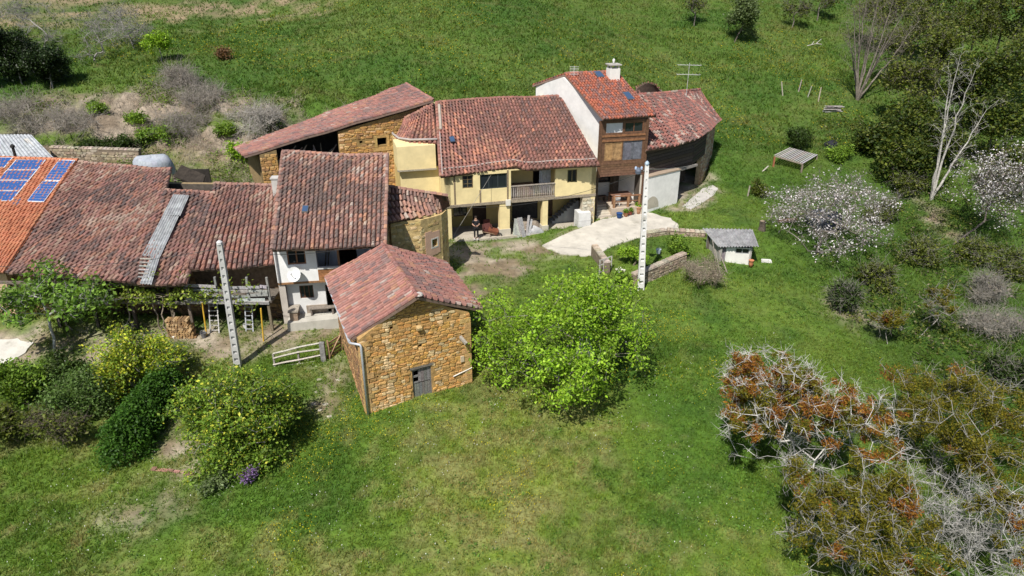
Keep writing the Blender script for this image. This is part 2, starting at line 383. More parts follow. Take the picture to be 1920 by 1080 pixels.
def sheet(name, poly, lift, tint, mat, step=.35, thick=.12):
    """a paved sheet following the ground: dense polygon fan in strips, with a skirt"""
    import bmesh
    poly = np.asarray(poly); pts = []
    for i in range(len(poly)):
        a, b = poly[i], poly[(i + 1) % len(poly)]; k = max(1, int(np.hypot(*(b - a)) / step))
        for j in range(k):
            q = a + (b - a) * j / k; w = (fbm(np.array([q[0] * 2.]), np.array([q[1] * 2.]), 61, 3)[0] - .5) * .35; pts.append(q + w)
    bm = bmesh.new(); vs = [bm.verts.new((q[0], q[1], 0)) for q in pts]; bm.faces.new(vs)
    bmesh.ops.triangulate(bm, faces=bm.faces[:]); bmesh.ops.subdivide_edges(bm, edges=bm.edges[:], cuts=3, use_grid_fill=True)
    h = hz([v.co.x for v in bm.verts], [v.co.y for v in bm.verts])
    for v, zz in zip(bm.verts, h): v.co.z = zz + lift
    be = [e for e in bm.edges if e.is_boundary]; r = bmesh.ops.extrude_edge_only(bm, edges=be)
    for v in [g for g in r['geom'] if isinstance(g, bmesh.types.BMVert)]: v.co.z -= thick
    bmesh.ops.recalc_face_normals(bm, faces=bm.faces[:])
    m = bpy.data.meshes.new(name); bm.to_mesh(m); bm.free()
    a = m.attributes.new('tint', 'FLOAT_COLOR', 'FACE'); t = np.ones((len(m.polygons), 4), np.float32); t[:, :3] = tint; a.data.foreach_set('color', t.ravel())
    m.materials.append(mat); return link(name, m, kind='structure')
sheet('concrete_yard', YARD, .03, (.50, .47, .41), M['concrete'])
sheet('concrete_pad', PAD, .03, (.55, .53, .48), M['concrete'])
sheet('rubble_apron', TXY([(1278, 388), (1296, 372), (1318, 354), (1336, 348), (1346, 354), (1338, 366), (1318, 380), (1296, 393)]), .03, (.46, .44, .41), M['concrete'])
# ================================================================ builders for roofs, walls, openings
def jit(c, a=.12, r=None):
    r = r or R; k = 1 + r.uniform(-a, a); return tuple(max(.004, x * k * (1 + r.uniform(-a, a) * .35)) for x in c)
PAL = {
 'old': [((0.254, 0.137, 0.112), 5), ((0.201, 0.113, 0.097), 5), ((0.307, 0.188, 0.150), 4), ((0.144, 0.097, 0.086), 5), ((0.380, 0.279, 0.221), 2), ((0.365, 0.187, 0.131), 2), ((0.091, 0.073, 0.069), 3), ((0.411, 0.340, 0.308), 1)],
 'warm': [((0.337, 0.186, 0.142), 5), ((0.270, 0.152, 0.123), 4), ((0.390, 0.268, 0.206), 4), ((0.468, 0.239, 0.157), 2), ((0.200, 0.132, 0.113), 3), ((0.140, 0.111, 0.103), 3), ((0.447, 0.369, 0.310), 1)],
 'yellowhouse': [((0.308, 0.141, 0.107), 5), ((0.229, 0.108, 0.089), 5), ((0.368, 0.192, 0.140), 4), ((0.167, 0.092, 0.080), 5), ((0.445, 0.293, 0.219), 2), ((0.431, 0.189, 0.124), 2), ((0.100, 0.072, 0.068), 3)],
 'pink': [((0.330, 0.155, 0.129), 5), ((0.275, 0.128, 0.110), 5), ((0.369, 0.190, 0.151), 4), ((0.223, 0.121, 0.107), 4), ((0.381, 0.284, 0.223), 1), ((0.386, 0.191, 0.131), 2), ((0.181, 0.127, 0.118), 3), ((0.366, 0.293, 0.263), 1)],
 'orange': [((0.486, 0.195, 0.106), 5), ((0.460, 0.181, 0.100), 5), ((0.522, 0.223, 0.125), 4), ((0.416, 0.161, 0.092), 2)],
 'mottled': [((0.408, 0.128, 0.075), 6), ((0.347, 0.108, 0.068), 4), ((0.221, 0.102, 0.086), 4), ((0.172, 0.111, 0.108), 4), ((0.455, 0.168, 0.104), 3)],
 'striped': [((0.289, 0.119, 0.097), 6), ((0.224, 0.097, 0.086), 5), ((0.350, 0.274, 0.248), 2), ((0.336, 0.149, 0.115), 4), ((0.144, 0.093, 0.084), 4), ((0.097, 0.076, 0.072), 3)],
}
TILE_CACHE = {}
def tile_local(rr, taper=.82, flat=False):
    """half-barrel tile: across x, down the slope y (0..1 lower end), height z; unit size"""
    pts = []; a = [0, 45, 90, 135, 180]; j = lambda s: rr.uniform(-s, s)
    for y, k, lift in ((-.5, taper, 0.0), (.5, 1.0, .16)):
        for t in a:
            pts.append((math.cos(math.radians(t)) * .5 * k + j(.02), y + j(.03), math.sin(math.radians(t)) * k * (.55 if flat else .78) + lift + j(.03)))
    faces = [(i, i + 1, i + 6, i + 5) for i in range(4)]
    faces.append((5, 6, 7, 8, 9))                      # closed lower mouth, mortared
    return pts, faces
def tile_variants(pal, mat, n=30):
    if (pal, mat) in TILE_CACHE: return TILE_CACHE[(pal, mat)]
    rr = random.Random(sum(map(ord, pal))); bag = [c for c, w in PAL[pal] for _ in range(w)]
    mean = np.mean(np.array(bag), 0)
    cols = sorted([tuple(np.array(jit(rr.choice(bag), .14, rr)) * .80 + mean * .20) for _ in range(n)], key=lambda c: sum(c)); out = []
    for c in cols:
        p, f = tile_local(rr); mb = MB(); mb.v = [tuple(q) for q in p]; mb.f = [list(q) for q in f]; mb.t = [c] * 5
        out.append((np.array(p), f, c, mb.mesh('tile', M[mat])))
    TILE_CACHE[(pal, mat)] = out; return out

def polyline(pts):
    pts = [np.asarray(p, float) for p in pts]
    L = np.r_[0, np.cumsum([np.linalg.norm(pts[i + 1] - pts[i]) for i in range(len(pts) - 1)])]; L /= L[-1]
    return lambda u: np.array([np.interp(u, L, [p[k] for p in pts]) for k in range(3)])

def roof(parent, ridge, eave, pal='old', mat='tile', sp=.27, exp=.36, sag=.10, wob=.05, nmax=300, seed=1, name='roof', cap=True, capends=False, thick=.14, holes=(), dark=.0, label=None, decktint=(.13, .065, .05), captint=None, zone_k=1.1, col_k=.5):
    """ridge and eave: polylines of points running left to right; clay barrel tiles laid in columns from ridge to eave"""
    rr = random.Random(seed); rf = polyline(ridge); ef = polyline(eave)
    def S(u, v):
        p = rf(u) * (1 - v) + ef(u) * v
        p[2] -= sag * math.sin(math.pi * min(max(u, 0), 1)) * (1 - .5 * v) + wob * (1 - 2 * vn1(p[0] * .6 + seed, p[1] * .6, seed))
        return p
    wm = np.linalg.norm(S(1, .5) - S(0, .5)); lm = np.linalg.norm(S(.5, 1) - S(.5, 0))
    nc = max(2, int(round(wm / sp))); nr = max(2, int(round(lm / exp)))
    # deck
    mb = MB(); ga = max(4, nc // 2); gb_ = max(4, nr // 2)
    g = [[S(i / ga, j / gb_) for i in range(ga + 1)] for j in range(gb_ + 1)]
    n0 = np.cross(S(1, .5) - S(0, .5), S(.5, 0) - S(.5, 1)); n0 /= np.linalg.norm(n0)
    if n0[2] < 0: n0 = -n0
    off = n0 * thick
    ishole = lambda u, v: any(a <= u <= b and c <= v <= d for a, b, c, d in holes)
    for j in range(gb_):
        for i in range(ga):
            if ishole((i + .5) / ga, (j + .5) / gb_): continue
            q = [g[j][i], g[j + 1][i], g[j + 1][i + 1], g[j][i + 1]]
            mb.poly(q, decktint); mb.poly([p - off for p in q][::-1], (.07, .05, .04))
    for i in range(ga):
        for j, fl in ((0, 1), (gb_, 0)):
            a, b = g[j][i], g[j][i + 1]; mb.poly([a, b, b - off, a - off] if fl else [b, a, a - off, b - off], (.10, .07, .05))
    for j in range(gb_):
        for i, fl in ((0, 0), (ga, 1)):
            a, b = g[j][i], g[j + 1][i]; mb.poly([a, b, b - off, a - off] if fl else [b, a, a - off, b - off], (.22, .15, .12))
    ro = mb.build(name, M[mat], parent)
    if label: ro['label'] = label
    var = tile_variants(pal, mat); nv = len(var); items = []
    cap_sp = sp * 1.05
    for i in range(nc):
        cw = rr.uniform(-.12, .12); coff = rr.uniform(-.3, .3)
        for j in range(nr):
            u = (i + .5 + rr.uniform(-.05, .05)) / nc; v = (j + .55 + coff * .5) / nr
            if v > 1.02 or v < 0: v = min(max(v, .01), 1.0)
            if ishole(u, v): continue
            p = S(u, v); d = S(u, min(v + .06, 1.06)) - S(u, v - .02); d /= np.linalg.norm(d)
            a = S(min(u + .03, 1.02), v) - S(u - .03, v); w = np.linalg.norm(S(1, v) - S(0, v)) / nc; a /= np.linalg.norm(a)
            yaw = rr.gauss(0, .035); a2 = a * math.cos(yaw) + d * math.sin(yaw)
            n = np.cross(a2, d); n /= np.linalg.norm(n)
            if n[2] < 0: n = -n
            d2 = np.cross(n, a2); 
            if d2 @ d < 0: d2 = -d2
            zone = fb1(p[0] * .45, p[1] * .45, seed + 5, 3)
            t = .5 + (zone - .5) * zone_k + cw * col_k + rr.gauss(0, .22) - dark
            k = int(min(max(t, 0), .999) * nv)
            sx = w * rr.uniform(.78, .88); sy = exp * 1.25 * lm / (nr * exp); h = w * .74
            items.append((p + n * .01, a2 * sx, d2 * sy, n * h * rr.uniform(.85, 1.1), k))
    if cap:
        L = np.linalg.norm(rf(1) - rf(0)); m = max(2, int(L / .36))
        for i in range(m):
            u = (i + .5) / m; p = S(u, 0); a = S(min(1, u + .05), 0) - S(max(0, u - .05), 0); a /= np.linalg.norm(a)
            n = np.array([0, 0, 1.]) - a * a[2]; n /= np.linalg.norm(n); b = np.cross(n, a)
            items.append((p + n * .02, b * .30, a * .46, n * .17, int(rr.uniform(.35, .9) * nv)))
    if capends:
        for u in ((0.0, 1.0) if capends is True else capends):
            m = max(2, int(lm / .36))
            for j in range(m):
                v = (j + .5) / m; p = S(u, v); d = S(u, v + .05) - S(u, v - .05); d /= np.linalg.norm(d)
                a = S(1, v) - S(0, v); a /= np.linalg.norm(a); n = np.cross(a, d); n /= np.linalg.norm(n)
                if n[2] < 0: n = -n
                items.append((p + n * .05, a * .25, d * .46, n * .15, int(rr.uniform(.35, .9) * nv)))
    items.sort(key=lambda q: float(np.linalg.norm(q[0] - CAM)))
    for p, a, d, n, k in items[:nmax]:
        mt = Matrix(((a[0], d[0], n[0], p[0]), (a[1], d[1], n[1], p[1]), (a[2], d[2], n[2], p[2]), (0, 0, 0, 1)))
        link('tile', var[k][3], ro, matrix=mt)
    if len(items) > nmax:
        mb = MB()
        for p, a, d, n, k in items[nmax:]:
            b = len(mb.v); q = p + var[k][0] @ np.array([a, d, n]); mb.v.extend(map(tuple, q))
            for f in var[k][1]: mb.f.append([i + b for i in f]); mb.t.append(var[k][2])
        mb.build('tiles_beyond', M[mat], ro, kind='stuff')
    return ro, S

def topz(tops, u):
    return float(np.interp(u, [t[0] for t in tops], [t[1] for t in tops]))
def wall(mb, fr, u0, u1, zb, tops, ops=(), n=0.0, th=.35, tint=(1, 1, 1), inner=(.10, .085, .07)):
    """a wall with real openings (u0,u1,z0,z1), reveals and an inner face"""
    if not hasattr(tops, '__len__'): tops = [(u0, tops), (u1, tops)]
    us = sorted({u0, u1} | {t[0] for t in tops if u0 < t[0] < u1} | {x for o in ops for x in o[:2] if u0 < x < u1})
    for a, b in zip(us[:-1], us[1:]):
        m = (a + b) / 2; ta, tb = topz(tops, a), topz(tops, b)
        cuts = sorted([(o[2], o[3]) for o in ops if o[0] < m < o[1]]); lo = zb; spans = []
        for c, d in cuts: spans.append((lo, lo, c, c)); lo = d
        spans.append((lo, lo, ta, tb))
        for z0, z1, z2, z3 in spans:
            if max(z2 - z0, z3 - z1) < 1e-3: continue
            mb.poly([fr.p(a, n, z0), fr.p(b, n, z1), fr.p(b, n, z3), fr.p(a, n, z2)], tint)
            mb.poly([fr.p(b, n - th, z1), fr.p(a, n - th, z0), fr.p(a, n - th, z2), fr.p(b, n - th, z3)], inner)
        mb.poly([fr.p(a, n, ta), fr.p(b, n, tb), fr.p(b, n - th, tb), fr.p(a, n - th, ta)], tint)
    for u in (u0, u1):
        t = topz(tops, u); mb.poly([fr.p(u, n, zb), fr.p(u, n - th, zb), fr.p(u, n - th, t), fr.p(u, n, t)], tint)
    for a, b, c, d in ops:
        mb.poly([fr.p(a, n, c), fr.p(a, n - th, c), fr.p(a, n - th, d), fr.p(a, n, d)], tint)
        mb.poly([fr.p(b, n, c), fr.p(b, n - th, c), fr.p(b, n - th, d), fr.p(b, n, d)], tint)
        mb.poly([fr.p(a, n, c), fr.p(b, n, c), fr.p(b, n - th, c), fr.p(a, n - th, c)], tint)
        mb.poly([fr.p(a, n, d), fr.p(b, n, d), fr.p(b, n - th, d), fr.p(a, n - th, d)], tint)

SPAL = [((.52, .31, .115), 6), ((.47, .265, .095), 5), ((.55, .35, .15), 5), ((.42, .235, .09), 3), ((.32, .19, .09), 1), ((.58, .41, .21), 2), ((.51, .28, .085), 4)]
STONE_CACHE = {}
def stone_variants(key, pal, n=36):
    if key in STONE_CACHE: return STONE_CACHE[key]
    rr = random.Random(len(key) * 7 + 3); bag = [c for c, w in pal for _ in range(w)]; out = []
    for i in range(n):
        c = jit(rr.choice(bag), .15, rr); base = []
        for x, y in ((-.5, -.3), (-.32, -.5), (.32, -.5), (.5, -.3), (.5, .3), (.32, .5), (-.32, .5), (-.5, .3)):
            base.append((x + rr.uniform(-.06, .06), y + rr.uniform(-.08, .08)))
        k = rr.uniform(.70, .86)
        p = [(x, 0.0, y) for x, y in base] + [(x * k + rr.uniform(-.03, .03), rr.uniform(.6, 1.0), y * k) for x, y in base]
        f = [[q, (q + 1) % 8, 8 + (q + 1) % 8, 8 + q] for q in range(8)] + [[8, 9, 10, 11, 12, 13, 14, 15]]
        mb = MB(); mb.v = p; mb.f = f; mb.t = [tuple(x * .8 for x in c)] * 8 + [c]
        out.append((np.array(p), f, c, mb.mesh('stone', M['stone'])))
    out.sort(key=lambda q: sum(q[2])); STONE_CACHE[key] = out; return out
def stones(parent, fr, u0, u1, zb, tops, ops=(), n=0.0, size=(.36, .17), proud=.05, nmax=0, seed=1, key='gold', pal=SPAL, pale=None, skip=0.0, name='stone'):
    """courses of rubble stones set proud of the mortar of a wall"""
    if not hasattr(tops, '__len__'): tops = [(u0, tops), (u1, tops)]
    rr = random.Random(seed); var = stone_variants(key, pal); nv = len(var); items = []; z = zb
    while z < max(t[1] for t in tops):
        h = size[1] * rr.uniform(.65, 1.4); u = u0 - rr.uniform(0, size[0] * .5)
        while u < u1 - .03:
            w = size[0] * rr.uniform(.5, 1.6); cu = u + w / 2; zz = z + h / 2 + rr.uniform(-.02, .02)
            if u < u0: w -= (u0 - u); cu = u0 + w / 2; 
            if cu + w / 2 > u1: w = u1 - (cu - w / 2); cu = u1 - w / 2
            ok = w > .08 and zz + h * .4 < topz(tops, cu - w * .4) and zz + h * .4 < topz(tops, cu + w * .4) and rr.random() >= skip
            for a, b, c, d in ops:
                if cu + w * .42 > a and cu - w * .42 < b and zz + h * .42 > c and zz - h * .42 < d: ok = False
            if ok:
                t = rr.random() * (.80 if pale else 1) + (fb1(cu * .7 + seed, zz * .7, seed, 3) - .5) * .9
                if pale: t += pale(cu, zz)
                k = int(min(max(t, 0), .999) * nv)
                items.append((fr.p(cu, n, zz), fr.u * w * .97, fr.n * proud * rr.uniform(.5, 1.4), np.array([0, 0, h * .96]), k))
            u = max(u + .02, cu + w / 2)
        z += h
    items.sort(key=lambda q: -np.linalg.norm(q[1]) * np.linalg.norm(q[3]) / np.linalg.norm(q[0] - CAM) ** 2)
    for p, a, d, e, k in items[:nmax]:
        link(name, var[k][3], parent, matrix=Matrix(((a[0], d[0], e[0], p[0]), (a[1], d[1], e[1], p[1]), (a[2], d[2], e[2], p[2]), (0, 0, 0, 1))))
    if len(items) > nmax:
        mb = MB()
        for p, a, d, e, k in items[nmax:]:
            b = len(mb.v); q = p + var[k][0] @ np.array([a, d, e]); mb.v.extend(map(tuple, q)); c = var[k][2]
            for f in var[k][1]: mb.f.append([i + b for i in f]); mb.t.append(c)
        mb.build('small_stones', M['stone'], parent, kind='stuff')

def window(parent, fr, rc, n=0.0, tint=(.20, .10, .05), cols=2, rows=1, bar=.06, glass='glass', mat='brownwood', depth=.07, name='window', curtain=None):
    u0, u1, z0, z1 = rc; mb = MB(); n1 = n; n0 = n - depth
    mb.box(fr, u0, u0 + bar, n0, n1, z0, z1, tint); mb.box(fr, u1 - bar, u1, n0, n1, z0, z1, tint)
    mb.box(fr, u0 + bar, u1 - bar, n0, n1 - .003, z0, z0 + bar, tint); mb.box(fr, u0 + bar, u1 - bar, n0, n1 - .003, z1 - bar, z1, tint)
    for i in range(1, cols):
        u = u0 + (u1 - u0) * i / cols; mb.box(fr, u - bar * .5, u + bar * .5, n0, n1 - .006, z0 + bar, z1 - bar, tint)
    for j in range(1, rows):
        z = z0 + (z1 - z0) * j / rows; mb.box(fr, u0 + bar, u1 - bar, n0 + .01, n1 - .012, z - bar * .3, z + bar * .3, tint)
    w = mb.build(name, M[mat], parent)
    for i in range(cols):
        for j in range(rows):
            a = u0 + (u1 - u0) * i / cols + bar * .4; b = u0 + (u1 - u0) * (i + 1) / cols - bar * .4
            c = z0 + (z1 - z0) * j / rows + bar * .3; d = z0 + (z1 - z0) * (j + 1) / rows - bar * .3
            g = MB(); g.box(fr, a, b, n0 + .015, n0 + .03, c, d); g.build('pane', M[glass], w)
    if curtain:
        g = MB(); k = 14
        for q in range(k):
            a = u0 + bar + (u1 - u0 - 2 * bar) * q / k; b = u0 + bar + (u1 - u0 - 2 * bar) * (q + 1) / k
            g.poly([fr.p(a, n0 - .05 - .04 * (q % 2), z0), fr.p(b, n0 - .05 - .04 * ((q + 1) % 2), z0), fr.p(b, n0 - .05 - .04 * ((q + 1) % 2), z1), fr.p(a, n0 - .05 - .04 * (q % 2), z1)], curtain)
        g.build('curtain', M['cloth'], w)
    return w
def planks(parent, fr, u0, u1, z0, z1, n, count, vertical=True, th=.03, tint=(.2, .12, .07), mat='wood', gap=.012, rr=R, name='plank', wig=.0):
    for i in range(count):
        mb = MB(); t = jit(tint, .22, rr); o = rr.uniform(-.006, .006)
        if vertical:
            a = u0 + (u1 - u0) * i / count + gap / 2; b = u0 + (u1 - u0) * (i + 1) / count - gap / 2
            mb.box(fr, a, b, n - th + o, n + o, z0 + rr.uniform(0, wig), z1 - rr.uniform(0, wig), t)
        else:
            a = z0 + (z1 - z0) * i / count + gap / 2; b = z0 + (z1 - z0) * (i + 1) / count - gap / 2
            mb.box(fr, u0 + rr.uniform(0, wig), u1 - rr.uniform(0, wig), n - th + o, n + o, a, b, t)
        mb.build(name, M[mat], parent)
def sub(name, parent, mat, fn, smooth=False, **kw):
    mb = MB(); fn(mb); return mb.build(name, M[mat], parent, smooth, **kw)
def skylight(parent, S4, lift=.12, tint=(.05, .06, .07), glass='glass'):
    """S4: four corners on the roof (tl, tr, br, bl)"""
    p = [np.asarray(q, float) for q in S4]; n = np.cross(p[1] - p[0], p[3] - p[0]); n /= np.linalg.norm(n)
    if n[2] < 0: n = -n
    mb = MB(); mb.hexa([p[3], p[2], p[1], p[0]] + [q + n * lift for q in (p[3], p[2], p[1], p[0])], tint)
    o = mb.build('skylight', M['metal'], parent); c = sum(p) / 4; q = [c + (x - c) * .82 + n * (lift + .006) for x in p]
    g = MB(); g.hexa([q[3], q[2], q[1], q[0]] + [x + n * .01 for x in (q[3], q[2], q[1], q[0])]); g.build('pane', M['roofglass'], o); return o
def quadplane(a, b, c):
    n = np.cross(np.asarray(b) - a, np.asarray(c) - a); n /= np.linalg.norm(n); return np.asarray(a), n
# ================================================================ the small stone barn in the foreground
FL = G(687, 778, -1.6); FR = G(884, 718, -1.45)
bf = Frame(FL, FR)
rF, rB = G(783, 556, 4.35), G(718, 460, 4.35)
eFL, eBL, eFR, eBR = G(658, 636, 2.45), G(612, 517, 2.5), G(903, 580, 2.5), G(832, 492, 2.5)
barn = thing('stone_barn', ((FL + FR) / 2)[:2].tolist() + [-1.6], 'small golden stone barn with pinkish gabled tile roof and grey plank door', 'barn')
BL = FL + (eBL - eFL) * .94; BR = FR + (eBR - eFR) * .94
BL[2] = BR[2] = 0
door_r = bf.rect(774, 688, 810, 752)
holes_px = [(731, 612, 737, 618), (838, 594, 843, 599), (784, 646, 791, 651), (706, 705, 710, 709), (780, 607, 784, 610)]
b_ops = [door_r] + [bf.rect(*h) for h in holes_px]
b_top = [(0, 2.52), (bf.L * .49, 4.12), (bf.L, 2.58)]
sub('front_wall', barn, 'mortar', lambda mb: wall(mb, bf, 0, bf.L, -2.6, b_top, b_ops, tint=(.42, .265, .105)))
fwall = [o for o in barn.children if o.name.startswith('front_wall')][0]
dmid = (door_r[0] + door_r[1]) / 2
def barn_pale(u, z):
    v = .55 * math.exp(-((u - 1.25 - .06 * z) / .22) ** 2) + .8 * math.exp(-((u - dmid + .1) / .85) ** 2 - ((z + 1.55) / .28) ** 2)
    return v - .35 * max(0, z - 3.0)
stones(fwall, bf, 0, bf.L, -1.75, b_top, b_ops, size=(.31, .145), nmax=300, seed=4, pale=barn_pale, proud=.05, key='barnfront', pal=SPAL + [((.58, .43, .24), 4)])
rr = random.Random(44)
for side in (0, 1):                                  # dressed quoins, long and short in turn
    z = -1.5; k = 0
    while z < (2.3 if side == 0 else 2.35):
        h = rr.uniform(.22, .34); w = (.52 if k % 2 else .30) * rr.uniform(.85, 1.15); u0, u1 = (-.025, w) if side == 0 else (bf.L - w, bf.L + .025); c = jit((.52, .33, .14), .12, rr)
        sub('quoin', fwall, 'stone', lambda mb: mb.hexa([bf.p(u0, .06, z + .012), bf.p(u1, .06, z + .012), bf.p(u1, -.2, z + .012), bf.p(u0, -.2, z + .012), bf.p(u0, .055, z + h - .012), bf.p(u1, .058, z + h - .012), bf.p(u1, -.2, z + h - .012), bf.p(u0, -.2, z + h - .012)], c)); z += h; k += 1
bs = Frame(BL, FL)
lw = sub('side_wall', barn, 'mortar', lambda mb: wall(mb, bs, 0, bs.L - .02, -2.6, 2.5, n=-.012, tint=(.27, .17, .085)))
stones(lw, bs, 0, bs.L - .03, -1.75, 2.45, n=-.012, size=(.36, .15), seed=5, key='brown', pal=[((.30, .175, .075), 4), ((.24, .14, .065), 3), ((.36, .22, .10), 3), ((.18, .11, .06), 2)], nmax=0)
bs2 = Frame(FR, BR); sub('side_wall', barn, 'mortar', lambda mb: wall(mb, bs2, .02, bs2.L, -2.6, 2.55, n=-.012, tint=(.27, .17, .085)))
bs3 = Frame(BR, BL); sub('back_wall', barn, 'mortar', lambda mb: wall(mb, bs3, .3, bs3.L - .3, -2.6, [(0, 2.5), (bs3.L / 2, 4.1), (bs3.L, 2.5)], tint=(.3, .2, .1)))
roof(barn, [rF + [0, 0, .02], rB + [0, 0, .02]], [eFL, eBL], 'pink', sp=.25, exp=.38, sag=.05, wob=.04, seed=11, cap=False, label='left slope of the pinkish tile roof')
roof(barn, [rB, rF], [eBR, eFR], 'pink', sp=.25, exp=.38, sag=.05, wob=.04, seed=12, cap=True, label='right slope of the pinkish tile roof')
sub('mortar_cap', barn, 'concrete', lambda mb: mb.lathe(rF + [0.05, .12, .06], [(.20, -.03), (.17, .04), (.09, .09), (.02, .10)], 9, (.42, .39, .36)))
# door: two leaves of grey planks, the upper one with two lost panels
dr = sub('door', barn, 'wood', lambda mb: (mb.box(bf, door_r[0], door_r[0] + .07, -.14, -.05, door_r[2], door_r[3], (.15, .145, .14)), mb.box(bf, door_r[1] - .07, door_r[1], -.14, -.05, door_r[2], door_r[3], (.15, .145, .14)),
        mb.box(bf, door_r[0] - .1, door_r[1] + .12, -.16, .05, door_r[3] - .01, door_r[3] + .12, (.17, .15, .13))), label='weathered grey plank door')
du0, du1, dz0, dz1 = door_r; dmz = dz0 + (dz1 - dz0) * .55
planks(dr, bf, du0 + .07, du1 - .07, dz0 + .02, dmz - .02, -.08, 6, tint=(.21, .205, .20), wig=.02)
pw = (du1 - du0 - .14) / 6
planks(dr, bf, du0 + .07 + pw * 1.8, du1 - .07, dmz + .02, dz1 - .08, -.07, 4, tint=(.20, .195, .19), wig=.02)
for z0, z1 in ((dmz + .02, dmz + .10), (dmz + .36, dmz + .46), (dz1 - .16, dz1 - .06)):
    sub('rail', dr, 'wood', lambda mb: mb.box(bf, du0 + .07, du0 + .07 + pw * 1.8, -.10, -.06, z0, z1, (.19, .185, .18)))
sub('threshold', barn, 'stone', lambda mb: mb.box(bf, du0 - .15, du1 + .2, -.2, .16, dz0 - .16, dz0 - .01, (.42, .36, .28)))
gut = [eBL + [-.06, 0, -.1], eFL + [-.06, -.05, -.14]]
sub('gutter', barn, 'metal', lambda mb: mb.tube(gut, .07, 6, (.42, .45, .50)))
pu, pz = bf.uz(686, 765)
q1 = bf.p(.0, .16, 2.36); q2 = bf.p(.05, .12, 2.22); q3 = bf.p(.05, .12, -1.6)
sub('downpipe', barn, 'metal', lambda mb: mb.tube([eFL + [-.04, -.08, -.16], q1, q2, q3], .055, 8, (.50, .52, .56)), True)
su, sz = bf.uz(862, 630)
sub('beam_end', barn, 'wood', lambda mb: mb.beam(bf.p(su, -.05, sz), bf.p(su + .16, .42, sz - .28), .13, .13, (.33, .30, .26)))
su, sz = bf.uz(784, 613)
sub('stone_bracket', barn, 'stone', lambda mb: mb.beam(bf.p(su, -.05, sz), bf.p(su, .22, sz - .04), .26, .2, (.46, .33, .16), h2=.12))
a = bf.uz(849, 705); b = bf.uz(884, 688)
sub('white_pipe', barn, 'metal', lambda mb: mb.tube([bf.p(a[0], .06, a[1]), bf.p(b[0], .06, b[1])], .028, 6, (.75, .72, .68)))
a = bf.uz(866, 672)
sub('meter_box', barn, 'white', lambda mb: mb.box(bf, a[0] - .09, a[0] + .09, -.01, .09, a[1] - .16, a[1] + .16, (.55, .45, .33)))

# ================================================================ left-hand row: solar house, long barn, mid barn
rowL = Frame((-31.0, 36.3), (-13.2, 36.0))
LRL, LRR, LER, LEL = G(148, 303, 6.1), G(321, 318, 6.0), G(258, 531, 2.45), G(12, 512, 2.5)
solar = thing('orange_roofed_house', (-33, 36, -1), 'house with bright orange tile roof carrying blue solar panels', 'house')
SRL, SEL = G(-170, 290, 6.25), G(-240, 512, 2.5)
roof(solar, [SRL, LRL + [-.06, 0, .05]], [SEL, LEL + [-.06, 0, .05]], 'orange', 'newtile', sp=.24, exp=.34, sag=.0, wob=.015, seed=21, label='bright orange clay tile roof', decktint=(.40, .13, .06))
sp0, spn = quadplane(SRL, LRL, LEL)
if spn[2] < 0: spn = -spn
def onsolar(x, y, lift=.1): return onplane(x, y, sp0 + spn * lift, spn) 
frS = Frame((-44, 37.0), (-28.6, 36.4))
sub('front_wall', solar, 'plaster', lambda mb: wall(mb, frS, 0, frS.L, -2.5, 2.5, [frS.rect(2, 585, 26, 600), frS.rect(60, 560, 85, 620)], tint=(.50, .36, .24)))
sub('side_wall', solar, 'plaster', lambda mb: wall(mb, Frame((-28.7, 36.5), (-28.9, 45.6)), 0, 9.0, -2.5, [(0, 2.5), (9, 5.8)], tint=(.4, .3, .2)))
stones(solar.children[-2], frS, 11.5, frS.L, -1.2, 1.6, n=.0, size=(.4, .22), seed=9, key='tan', pal=[((.46, .33, .22), 3), ((.40, .25, .16), 2), ((.5, .42, .32), 2)])
def panel(c, label, rows=1, cols=6):
    """c: four roof points tl,tr,br,bl in the photograph's survey"""
    p = [onsolar(*q, .16) for q in c]; n = spn
    t = thing('solar_panel', p[3], label, 'solar panel', 'blue solar panels on the orange roof')
    ctr = sum(p) / 4
    sub('frame', t, 'metal', lambda mb: mb.hexa([p[3], p[2], p[1], p[0]] + [q + n * .045 for q in (p[3], p[2], p[1], p[0])], (.62, .64, .66)))
    L_ = lambda u, v: (p[0] * (1 - u) + p[1] * u) * (1 - v) + (p[3] * (1 - u) + p[2] * u) * v
    for i in range(cols):
        for j in range(rows):
            e = .004; u0, u1 = .025 + .95 * i / cols + e * .5, .025 + .95 * (i + 1) / cols - e * .5; v0, v1 = .03 + .94 * j / rows + e, .03 + .94 * (j + 1) / rows - e
            q = [L_(u0, v1), L_(u1, v1), L_(u1, v0), L_(u0, v0)]
            sub('cell_panel', t, 'solar', lambda mb: mb.hexa([x + n * .046 for x in q] + [x + n * .052 for x in q]))
    return t
def lp(a, b, t): return (a[0] + (b[0] - a[0]) * t, a[1] + (b[1] - a[1]) * t)
TLB, TRB, BRB, BLB = (31, 300), (87, 300), (22, 378), (-40, 378)
nm = ['topmost', 'second', 'third', 'bottom']
for i in range(4):
    panel([lp(TLB, BLB, i / 4 + .006), lp(TRB, BRB, i / 4 + .006), lp(TRB, BRB, (i + 1) / 4 - .006), lp(TLB, BLB, (i + 1) / 4 - .006)], nm[i] + ' blue solar panel of the column of four', 3, 8)
TLC, TRC, BRC, BLC = (112, 300), (142, 301), (82, 380), (50, 379)
for i, w in enumerate(('upper', 'lower')):
    panel([lp(TLC, BLC, i / 2 + .004), lp(TRC, BRC, i / 2 + .004), lp(TRC, BRC, (i + 1) / 2 - .004), lp(TLC, BLC, (i + 1) / 2 - .004)], w + ' blue solar panel of the pair beside the old brown roof', 8, 4)
panel([(-34, 296), (25, 296), (9, 315), (-52, 315)], 'blue solar panel at the far left, cut by the picture edge', 3, 8)
